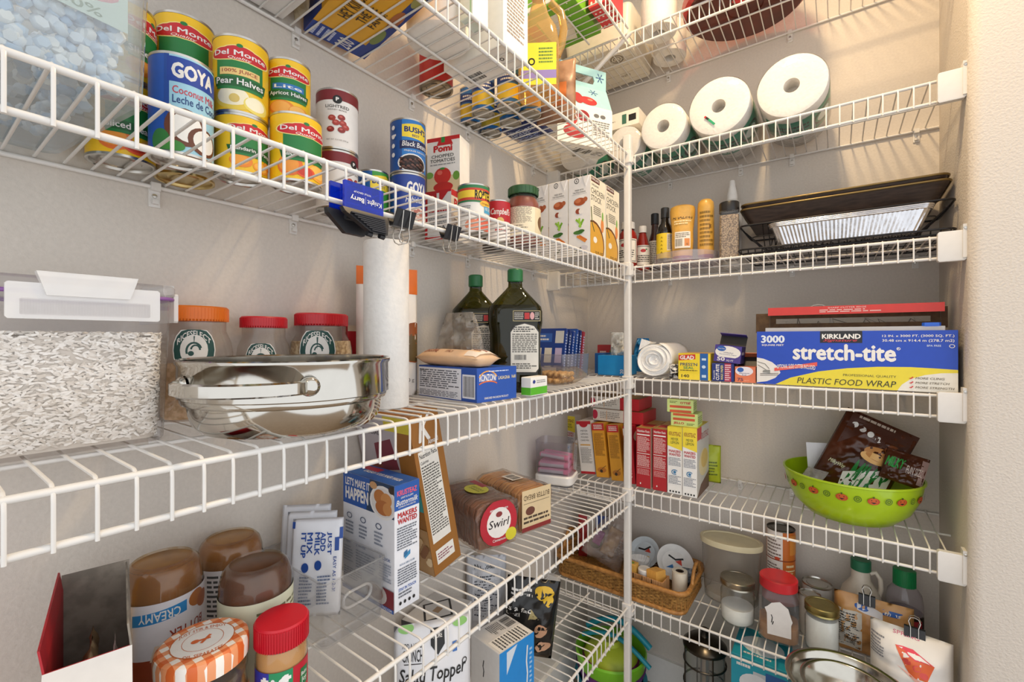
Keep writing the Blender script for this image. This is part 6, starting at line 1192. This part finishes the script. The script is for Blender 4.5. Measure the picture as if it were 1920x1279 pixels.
o = pouch('black_chip_bag', 'black bag with yellow print slumped against the blue box', 'bag', (X, Y), .14, .205, .08, DE+.010, face_rz((X, Y)), paint('141414', .25, var=.2, bump=.5, scale=18),
      [('e', .72, .86, .18, .08, 'd8b02c'), ('e', .8, .78, .1, .06, 'd8b02c'), ('t', "'s a fac", .05, .62, .5, .68, W0, {'b': .01}), ('t', 'Logi', .05, .54, .3, .60, W0), ('f', .1, .78, .5, .88, 2, W0), ('e', .72, .42, .12, .09, 'c89a7a'), ('e', .8, .2, .15, .07, 'c89a7a'), ('p', [(.5, .66), (.66, .56), (.46, .54)], 'a89a6a')], seed=52, wr=.012); o.rotation_euler = (0, math.radians(7), face_rz((X, Y)))
carton('blue_white_box', 'white and bright blue box with a nutrition label on top', 'box', (.138, -.894), (.236, -.911), .112, .144, DE, 'd9d7d4',
       {'right': [('r', 0, 0, 1, 1, '1f86cf'), ('p', [(.2, .6), (.5, .98), (.2, .95)], 'd0dae4'), ('l', [(.78, .2), (.8, .4), (.77, .6), (.8, .85)], .002, W0), ('f', .86, .2, .94, .8, 8, 'a8ccec')], 'front': [('l', [(.45, .45), (.47, .55), (.44, .62), (.47, .72)], .0015, K0)],
        'top': [('bars', .1, .7, .45, .95, K0), ('f', .1, .3, .45, .65, 8, '5a5a58'), ('r', .55, .05, .98, .98, 'efece6'), ('f', .58, .1, .95, .9, 10, '4a4a48'), ('r', .55, .6, .98, .62, K0)]})
X, Y = .16, atx(628, .16)
pouch('blue_print_bag', 'white bag with a blue emblem on the lowest shelf, near the clear bin above', 'bag', (X, Y), .12, .255, .05, DE, face_rz((X, Y)), paint('e2e2e6', .35, bump=.3, scale=22), [('r', 0, .9, .12, 1, '2a2f6a'), ('e', .55, .8, .3, .1, '3a86c4'), ('e', .6, .76, .2, .06, 'd8e4ee')], seed=53)
# ================================================================== lowest shelf, back wall
# wicker basket
x0, x1, y0, y1 = .016, .474, -.303, -.055
w, d, hb = x1-x0, y1-y0, .068
o = thing('wicker_basket', 'long woven wicker tray basket with loop handles', 'basket', ((x0+x1)/2, (y0+y1)/2, DE))
WK = twotone('7a5426', 'b98a48', 120, .35, .65, .55, .3); WK2 = twotone('94622c', 'c08a48', 90, .3, .7, .5, .3)
def along(out, n):
    per = [(Vector(out[i]), Vector(out[(i+1) % len(out)])) for i in range(len(out))]; L = sum((b-a).length for a, b in per); res = []
    for i in range(n):
        s = L*i/n
        for a, b in per:
            l = (b-a).length
            if s <= l: res.append(a+(b-a)*(s/l if l > 0 else 0)); break
            s -= l
    return res
NS = 92
for k in range(11):
    z = .006+.0052*k; q = 1-.045*(1-z/hb); out = along(rrect(w*q-.008, d*q-.008, .03, 6), NS*2); c0_ = Vector((0, 0)); pts = []
    for i, p in enumerate(out):
        nrm = (p-out[i-2]).orthogonal(); nrm = nrm.normalized() if nrm.length else Vector((0, 0)); ph = math.sin(i*PI/2*1.0+PI*k)*.0028
        pts.append((p.x+nrm.x*ph, p.y+nrm.y*ph, z))
    MB().tube(pts, .0030, WK, 5, True).build('woven_strand', o, 60)
st = MB().tube([(0, 0, 0), (0, 0, hb)], .0024, WK2, 5).mesh('stake', 60)
for p in along(rrect(w-.014, d-.014, .03, 6), NS): c = link('stake', st, o); c.location = (p.x, p.y, 0)
MB().tube([(x, y, hb) for x, y in rrect(w, d, .035, 7)], .0075, WK2, 8, True).build('rim', o, 60)
MB().tube([(x, y, .006) for x, y in rrect(w*.96, d*.96, .035, 7)], .0065, WK2, 8, True).build('foot_rim', o, 60)
MB().prism(rrect(w*.94, d*.94, .03), .004, .008, WK).build('base', o)
for s in (-1, 1):
    MB().tube([(s*w/2, -.05+.1*i/10, hb+.052*math.sin(PI*i/10)**.7) for i in range(11)], .0055, WK2, 8).build('handle', o, 60)
zb = DE+.0085
# things in the basket
q = (.155, -.215)
o = pouch('clear_bag', 'clear plastic bag of utensils bulging out of the wicker basket', 'bag', q, .15, .17, .10, zb+.038, face_rz(q), clear('f2ece8', .2, .07, 'e0d6d0', 1.), seed=60, wr=.02, pt=.9, pinch=.5); o.rotation_euler = (-.35, math.radians(28), face_rz(q))
bpy.context.view_layer.update(); BGW = o.matrix_world.copy()
for nm, lab, cat_, off, w_, h_, d_, m_, sd in (('utensil_bundle', 'tan wooden utensil bundle inside the clear bag', 'utensil', (.008, 0, .03), .05, .10, .026, twotone('b89a6c', '8a6a44', 30, .4, .6, .6), 61), ('purple_packet', 'purple packet inside the clear bag', 'packet', (-.040, 0, .045), .03, .05, .012, C('8a3a8a'), 62)):
    c = pouch(nm, lab, cat_, (0, 0), w_, h_, d_, 0, 0, m_, seed=sd, wr=.002); c.location = BGW @ Vector(off); c.rotation_euler = o.rotation_euler
# fluted paper cups in a clear box
X, Y = .288, -.180
o = thing('paper_cups', 'stack of white fluted paper baking cups in a clear sleeve', 'baking cups', (X, Y, zb), face_rz((X, Y)))
for i in range(4):
    mb = MB(); rr = [[((.028+e+(.0025 if j % 2 else 0))*math.cos(2*PI*j/40), (.028+e+(.0025 if j % 2 else 0))*math.sin(2*PI*j/40)*.8, z) for j in range(40)] for z, e in ((.02+.013*i, -.005), (.038+.013*i, .003))]
    mb.loft(rr, paint('eeece8', .7), True, False); mb.build('paper_cup', o, 20)
MB().prism(rrect(.072, .056, .006), 0, .085, clear('ffffff', .06), .002).build('clear_sleeve', o)
# bamboo box with picks
X, Y = .335, -.252
a = face_rz((X, Y))
o = thing('bamboo_box', 'small bamboo slat box inside the wicker basket', 'box', (X, Y, zb), -.08)
wb, db, hbx = .135, .055, .070; BM = twotone('b08050', 'c89868', 60, .4, .6, .5, stretch=(1, 1, .1))
for i in range(18): MB().box(-wb/2+wb*i/18+.0004, -db/2-.001, 0, -wb/2+wb*(i+1)/18-.0004, -db/2+.003, hbx, BM).build('slat', o, 0)
MB().box(-wb/2, db/2-.003, 0, wb/2, db/2, hbx, BM).box(-wb/2, -db/2+.003, 0, -wb/2+.003, db/2-.003, hbx, BM).box(wb/2-.003, -db/2+.003, 0, wb/2, db/2-.003, hbx, BM).box(-wb/2, -db/2, -.001, wb/2, db/2, .002, BM).build('frame', o, 0)
for xx in (-.03, .0, .032): MB().box(xx-.001, -db/2-.0018, 0, xx+.001, -db/2-.001, hbx, C('3a2a1a')).build('thread', o, 0)
for i in range(9):
    mb = MB(); mb.prism([(-.021, 0), (.021, 0), (.021, .0025), (-.021, .0025)], 0, .062, paint('d8a24e', .5, var=.08), .001)
    c = mb.build('sugar_packet', None, 0); tag(c, 'flat yellow packet fanned in the bamboo box', 'packet', 'yellow packets in the bamboo box'); c.location = (X+.024+.0036*i, Y-.003-.0003*i, zb+.028); c.rotation_euler = (-.12, .05, math.radians(62))
X2, Y2 = X-.018, Y+.004
jar('spice_jar', 'tiny clear jar with a white screw lid in the bamboo box', (X-.006, Y2), zb+.003, [(.018, 0), (.019, .003), (.019, .055), (.016, .06)], clear('f4f0ea', .1), [(.02, .058), (.021, .06), (.021, .076), (.019, .078)], WHITE, seg=24)
carton('small_carton', 'tiny yellow carton with a green sticker in the bamboo box', 'box', (X-.062, Y-.018), (X-.030, Y-.02), .03, .088, zb+.003, 'd8a850', {'top': [('e', .5, .5, .25, .25, '8aa83a')]})
o = thing('tape_roll', 'roll of white tape with a brown core in the wicker basket', 'tape', (.430, -.205, zb))
MB().lathe([(.013, 0), (.024, 0), (.024, .085), (.013, .085), (.013, 0)], paint('e6dcc8', .5), 28).build('tape', o); MB().lathe([(.0128, .002), (.0128, .084), (.009, .084), (.009, .002)], C('3a2a1e'), 24).build('core', o)
for i, (cx, cy, r_, rot, colr, lab) in enumerate(((.385, -.105, .062, (.75, .30, .3), 'e4e2de', 'white printed paper plate leaning in the wicker basket'), (.275, -.092, .056, (.85, -.2, .1), 'cfd8dc', 'pale blue paper plate leaning behind the white one'))):
    o = thing('paper_plate', lab, 'plate', (cx, cy, zb+.055), 0, None, rot)
    MB().lathe([(0, 0), (r_*.7, 0), (r_*.8, .006), (r_, .010), (r_, .0115), (r_*.78, .008), (r_*.68, .002), (0, .002)], C(colr), 40).build('plate', o)
    ms = MB(); decal(ms, Flat((-r_*.5, -r_*.5, .0024), (1, 0, 0), (0, 1, 0), r_, r_), [('p', [(.1, .1), (.5, .2), (.4, .4)], '1f6aa8'), ('p', [(.5, .6), (.9, .5), (.8, .8)], 'c8402c'), ('e', .7, .25, .12, .06, 'e0b83a'), ('l', [(.1, .8), (.5, .7), (.9, .9)], .003, K0)]); ms.build('printed_pattern', o, 0, fix=False)
pouch('red_food_bag', 'red and green food bag at the back corner of the basket', 'bag', (.085, -.125), .11, .16, .05, zb, face_rz((.1, -.1)), paint('c8c0b4', .4, bump=.4, scale=25), [('r', 0, 0, .3, 1, 'a82a2a'), ('r', .6, .7, 1, 1, '2a4a9a'), ('e', .6, .4, .2, .15, '4a7a3a')], seed=64)
pouch('dark_bead_bag', 'dark crinkled bag beside the tape roll in the basket', 'bag', (.440, -.152), .032, .075, .03, zb, face_rz((.44, -.17)), twotone('2a2c30', '8a8e94', 90, .4, .6, .3, .6), seed=65)
# oval container with cream lid
X, Y, r = cyl_at(1312, 1432, y=-.105)
o = thing('oval_container', 'tall translucent oval container with a cream lid', 'container', (X, Y, DE), .12)
zl = zat(1010, (X, Y))-DE
mb = MB(); mb.loft([[(x*k, y*k, z) for x, y in [(r*math.cos(2*PI*i/44), r*.62*math.sin(2*PI*i/44)) for i in range(44)]] for z, k in ((0, .80), (.005, .84), (zl-.012, .94))], clear('e6e2dc', .22, .15, 'cfc8be'), True, False); mb.build('container_body', o, 50)
mb = MB(); mb.loft([[(x*k, y*k, z) for x, y in [(r*math.cos(2*PI*i/44), r*.62*math.sin(2*PI*i/44)) for i in range(44)]] for z, k in ((zl-.018, .985), (zl-.004, 1.0), (zl, .985), (zl, .90), (zl-.003, .88))], C('d8cca8', .45)); mb.build('lid', o, 50)
MB().loft([[(r*.78*math.cos(2*PI*i/30), r*.47*math.sin(2*PI*i/30), z) for i in range(30)] for z in (.004, .022)], paint('e8e4dc', .8)).build('contents', o, 50)
# cans at the back
c = cyl_at(1428, 1500, y=-.085)
can('food_can', 'dark rimmed can holding up the orange labelled can', c, .085, DE, 'a02a24', [('r', 0, 0, 1, .5, '2a2a2a')], lip=paint('4a4844', .3, 1.))
c2 = (cyl_at(1437, 1492, y=-.085)[0], -.085, cyl_at(1437, 1492, y=-.085)[2])
hh = zat(988, (c2[0], c2[1]))-DE-.0855
can('food_can', 'orange and white labelled can stacked on another can', c2, hh, DE+.0855, 'c86a24', [('r', .3, 0, .52, 1, 'e8e0d8'), ('f', .32, .5, .5, .92, 7, '7a6a60'), ('e', .46, .52, .03, .03, 'c84a2a'), ('f', .32, .12, .5, .42, 6, '7a6a60'), ('f', .56, .36, .66, .44, 1, 'f2dcae'), ('f', .55, .25, .68, .34, 2, 'f2dcae'), ('r', 0, .48, 1, .5, '8a3a1a'), ('r', .6, .6, .75, .95, 'd88a3a')], 0, lip=paint('6a6660', .3, 1.))
c = cyl_at(1503, 1562, y=-.08); h1_ = zat(1092, (c[0], c[1]))-DE
can('food_can', 'silver lidded can with a red mark, beside the jug', c, h1_, DE, 'd0ccc6', [('r', .52, .3, .62, .75, 'a8242c'), ('t', 'CO', .53, .5, .6, .62, W0)], 0)
c = (.780, -.155, .027); h2_ = zat(1112, (c[0], c[1]))-DE
can('food_can', 'silver lidded plain can behind the gold-lidded jar', c, h2_, DE, 'c8c4be', [('r', .5, 0, .56, .8, '3a2a6a')], 0)
# jars
def mason(label, u0, u1, y, vtop, lidm, fillm, fh, tint='f4f6f4', ut=None):
    X, Y, r = cyl_at(u0, u1, y=y); h = zat(vtop, (X, Y))-DE
    o = jar('mason_jar', label, (X, Y), DE, [(r*.8, 0), (r*.94, .006), (r*.97, .02), (r*.97, h*.68), (r*.88, h*.78), (r*.86, h*.84)], clear(tint, .03, .03), [(r*.95, h*.83), (r*1.0, h*.84), (r*.97, h*.87), (r*1.0, h*.90), (r*1.0, h*.985), (r*.95, h), (r*.80, h), (r*.78, h-.0012)], lidm, [(r*.76, .004), (r*.9, .01), (r*.93, .02), (r*.93, h*fh*.96), (r*.9, h*fh)], fillm, seg=40)
    return o
FL = paint('eeebe6', .9, var=.03, bump=.3, scale=90)
mason('small glass jar half full of white salt with a silver lid', 1350, 1416, -.215, 1083, paint('a8a294', .3, 1., var=.08), FL, .38)
mason('glass jar packed with white flour and a gold lid', 1508, 1575, -.222, 1132, paint('a89a62', .35, 1., var=.08), FL, .74)
X, Y, r = cyl_at(1418, 1503, y=-.225); h = zat(1080, (X, Y))-DE; rz = face_rz((X, Y))
o = thing('spice_tub', 'clear square jar with red lid, torn white label and brown powder', 'jar', (X, Y, DE), rz)
S = lambda k, z: [(x*k, y*k, z) for x, y in rrect(1.8*r, 1.55*r, r*.4, 5)]
MB().loft([S(k, z) for z, k in ((0, .9), (.006, 1), (h*.7, 1), (h*.8, .9), (h*.84, .78))], clear('f4f2f0', .05, .04), True, False).build('jar_body', o, 45)
MB().loft([S(k*.95, z) for z, k in ((.004, .9), (.01, 1), (h*.28, 1))], paint('a87e56', .8, var=.12, scale=90)).build('contents', o, 45)
MB().lathe([(r*.82, h*.83), (r*.86, h*.84), (r*.86, h*.985), (r*.80, h), (0, h)], C('c4242c', .35), 40).build('lid', o)
ml = MB(); decal(ml, Flat((-r*.6, -1.55*r/2-.001, h*.14), (1, 0, 0), (0, 0, 1), r*1.2, h*.56), [('p', [(.1, 0), (.95, .02), (.95, .4), (1.08, .5), (.95, .6), (.85, .85), (.55, 1), (.25, .92), (.1, .8), (-.05, .75), (.08, .6)], 'dedad6'), ('l', [(.25, .35), (.28, .5), (.24, .58)], .0012, K0), ('l', [(.28, .3), (.32, .4)], .0012, K0)]); ml.build('paper_label', o, 0, fix=False)
# jug with handle
X, Y, r = cyl_at(1570, 1660, y=-.085); h = zat(1048, (X, Y))-DE
o = thing('syrup_jug', 'cream plastic syrup jug with green cap and ring handle', 'jug', (X, Y, DE), face_rz((X, Y)))
JG = paint('d2c8b8', .4, var=.04)
MB().lathe([(0, .002), (r*.8, 0), (r*.92, .006), (r, h*.25), (r*.98, h*.42), (r*.8, h*.6), (r*.42, h*.74), (r*.38, h*.88)], JG, 40).build('jug_body', o, 50)
MB().tube([(r*.40, 0, h*.84), (r*.62, 0, h*.87), (r*.80, 0, h*.80), (r*.84, 0, h*.68), (r*.76, 0, h*.58)], .006, JG, 8).build('handle', o, 60)
MB().lathe([(r*.42, h*.865), (r*.44, h*.87), (r*.44, h*.99), (r*.40, h), (0, h)], C('1f6a4a', .4), 28).build('cap', o)
mb = MB(); decal(mb, Cyl(r+.0006, h*.05, h*.3, -PI/2-.5, 1.3), [('r', 0, 0, 1, 1, '2a2622'), ('r', .05, .05, .95, .7, 'c8742a')]); mb.build('paper_label', o, 40, fix=False)
X, Y, r = cyl_at(1660, 1733, y=-.095); h = zat(1066, (X, Y))-DE
o = jar('juice_bottle', 'clear bottle with a green cap and dark label, beside the right wall', (X, Y), DE, [(r*.9, 0), (r, .006), (r, h*.6), (r*.9, h*.72), (r*.52, h*.82)], clear('eeeaf0', .10, .05), [(r*.56, h*.80), (r*.60, h*.81), (r*.60, h*.985), (r*.54, h)], C('0f7a44', .35), [(r*.86, .003), (r*.95, .008), (r*.95, h*.5)], paint('5a4a5e', .3), cat='bottle', ribs=30)
ms = MB(); decal(ms, Cyl(r+.0008, h*.12, h*.38, tocam((X, Y)), 2.6), [('r', 0, 0, 1, 1, '1a1618'), ('r', .2, .6, .9, .9, 'a8283a'), ('f', .25, .2, .8, .5, 4, 'c8c0c0')]); ms.build('paper_label', o, 40, fix=False)
# bags at the end
X, Y = aty(1636, -.175), -.175
BGM = clear('e2b880', .35, .1, 'c8945a', .6)
o = pouch('bread_bag', 'tan bread bag clipped shut with a nutrition panel', 'bag', (X, Y), .165, .155, .066, DE, face_rz((X, Y))+.05, twotone('b07a40', 'd0a068', 16, .35, .65, .3, .5), [('r', .04, .08, .36, .74, 'cfc8bc'), ('f', .06, .1, .34, .70, 16, '2a2a2a'), ('p', [(.3, .78), (.62, .72), (.62, .84), (.3, .9)], 'e2e0e2'), ('e', .36, .84, .1, .05, '2a5fb0'), ('r', .62, .82, .86, .9, '2a5fb0'), ('t', 'thins', .64, .83, .84, .89, W0, {'s': .3})], seed=70, wr=.012, pt=.5)
binder_clip('black binder clip closing the tan bread bag', (X-.012, Y-.004, DE+.152), face_rz((X, Y)), 1.1, True)
X, Y = aty(1716, -.262), -.262
X = min(X, .985)
o = pouch('flour_bag', 'white paper flour bag with an orange bowl print and clip', 'bag', (X, Y), .150, .142, .095, DE, face_rz((X, Y))-.06, paint('ece8e2', .6, var=.03, bump=.3, scale=20),
      [('p', [(.34, 0.810), (.80, 0.690), (.72, 0.410), (.52, 0.410)], 'e0683a'), ('p', [(.34, 0.810), (.55, 0.810), (.80, 0.690), (.58, 0.680)], 'e8465a'), ('p', [(.38, 0.795), (.55, 0.795), (.75, 0.700), (.58, 0.700)], 'f4efe8'), ('e', .48, 0.630, .05, .05, 'd8504a'), ('e', .6, 0.570, .05, .05, 'd8504a'), ('e', .68, 0.490, .05, .05, 'd8504a'), ('p', [(.36, 0.510), (.62, 0.330), (.74, 0.350), (.6, 0.410)], 'f0b8a8'), ('p', [(.64, 0.330), (.82, 0.310), (.74, 0.190), (.66, 0.250)], 'e0607a'), ('t', 'SPRING', .3, .93, .62, .97, 'c86a8a'), ('f', .02, .5, .2, .85, 7, '8a8a90')], seed=71, wr=.006, pt=.3, pb=.1)
binder_clip('black binder clip closing the white flour bag', (X+.008, Y-.004, DE+.142), face_rz((X, Y)), 1.2, True)
# steel bowls on a storage tub in front of the lowest shelf
bz = .445
X, Y = .862, -.452
o = thing('storage_tub', 'grey lidded storage tub on the floor under the steel bowls', 'tub', (X, Y, 0))
MB().prism(rrect(.20, .20, .02), .0, bz-.02, C('a8a6a2', .5), .004).build('tub_body', o); MB().prism(rrect(.215, .215, .024), bz-.02, bz, C('8a8884', .5), .004).build('lid', o)
def sbowl(label, r, h, z, rim):
    o = thing('mixing_bowl', label, 'bowl', (X, Y, z), 0, 'nested steel bowls')
    MB().lathe([(0, .001), (r*.5, 0), (r*.66, .008), (r*.84, h*.5), (r*.92, h*.95), (r, h*.97), (r+.002, h), (r-.004, h+.001), (r*.91, h*.97), (r*.82, h*.52), (r*.64, .010), (0, .004)], paint('b8b4aa', .15, 1., var=.03), 64).build('bowl_body', o, 50)
sbowl('large steel mixing bowl with a wide rim', .118, .085, bz+.0005, .01)
sbowl('smaller steel bowl nested inside the large one', .088, .070, bz+.0093, .006)
# ================================================================== on the floor
# glass canister with metal bands
X, Y, r = cyl_at(1282, 1362, y=-.175); h = .372
o = thing('glass_canister', 'tall glass beverage jar with dark metal lid and wire bands', 'canister', (X, Y, 0))
DM = paint('4a4640', .25, .9, var=.1)
MB().lathe([(r*.9, .03), (r*.95, .035), (r*.95, h*.84), (r*.9, h*.86)], clear('e4e6e4', .06, .03), 40).build('glass', o, 50)
MB().lathe([(0, 0), (r, 0), (r, .03), (0, .03)], DM, 40).build('base', o)
MB().lathe([(r*.96, h*.84), (r*1.05, h*.85), (r*1.05, h*.87), (r*.8, h*.91), (r*.45, h*.93), (r*.2, h*.94), (r*.16, h*.97), (r*.2, h), (0, h)], DM, 40).build('lid', o)
for z in (.12, .20, .27): MB().tube([(r*1.0*math.cos(i*PI/16), r*1.0*math.sin(i*PI/16), z) for i in range(32)], .0028, DM, 6, True).build('wire_band', o, 60)
for a in (0, PI/2, PI, 3*PI/2): MB().tube([(r*1.0*math.cos(a+.6), r*1.0*math.sin(a+.6), .02), (r*1.0*math.cos(a+.6), r*1.0*math.sin(a+.6), h*.85)], .0022, DM, 6).build('upright', o, 60)
MB().tube([(0, 0, .03), (0, 0, h*.8)], r*.22, paint('b8b6b0', .2, .9), 12).build('inner_tube', o, 60)
# teal carton
X = aty(1424, -.23)
carton('tissue_carton', 'teal and white tissue carton standing on the floor', 'box', (X-.065, -.285), (X+.075, -.285), .15, .40, 0, '1f9ab0', {'front': [('r', .4, 0, 1, .92, 'c8ccd0'), ('e', .45, .82, .3, .08, 'e2e4e6'), ('r', .62, .88, 1, .94, '2a5fa0'), ('f', .1, .92, .35, .96, 1, W0)], 'top': [('e', .5, .5, .4, .3, 'd8e4e8'), ('f', .2, .1, .7, .2, 1, W0)]})
# stacked plastic bowls
X, Y = .185, -.19
o = thing('plastic_bowl_set', 'nested lime green, purple and teal plastic bowls with lids', 'bowl set', (X, Y, 0))
r = .125
MB().lathe([(0, .003), (r*.6, 0), (r*.95, .09), (r*1.02, .10), (r*.9, .10)], C('1f8a9a', .4), 48).build('teal_bowl', o)
MB().lathe([(r*.7, .06), (r*.9, .12), (r*.98, .145), (r*.92, .146), (r*.8, .12)], C('6a2a7a', .4), 48).build('purple_bowl', o)
MB().lathe([(r*.8, .12), (r*.95, .15), (r*1.0, .19), (r*.96, .195), (r*.85, .16), (0, .155)], C('7ac02a', .4), 48).build('green_bowl', o)
MB().lathe([(0, .225), (r*.25, .23), (r*.3, .215), (r*.6, .20), (r*.78, .17), (r*.8, .16)], C('b8c838', .4), 48).build('green_lid', o)
MB().lathe([(r*.76, .155), (r*.80, .168), (r*.76, .176)], C('8a2a6a', .4), 48).build('purple_band', o)
MB().tube([(-.12+.24*i/12, .06+.01*i/12, .20+.06*math.sin(PI*i/12)) for i in range(13)], .011, C('1f9ab0', .4), 8).build('teal_lid_edge', o, 60)
MB().tube([(-.10+.25*i/12, -.02, .215+.05*math.sin(PI*i/12)-.02*i/12) for i in range(13)], .008, C('178a9c', .4), 8).build('teal_strap', o, 60)
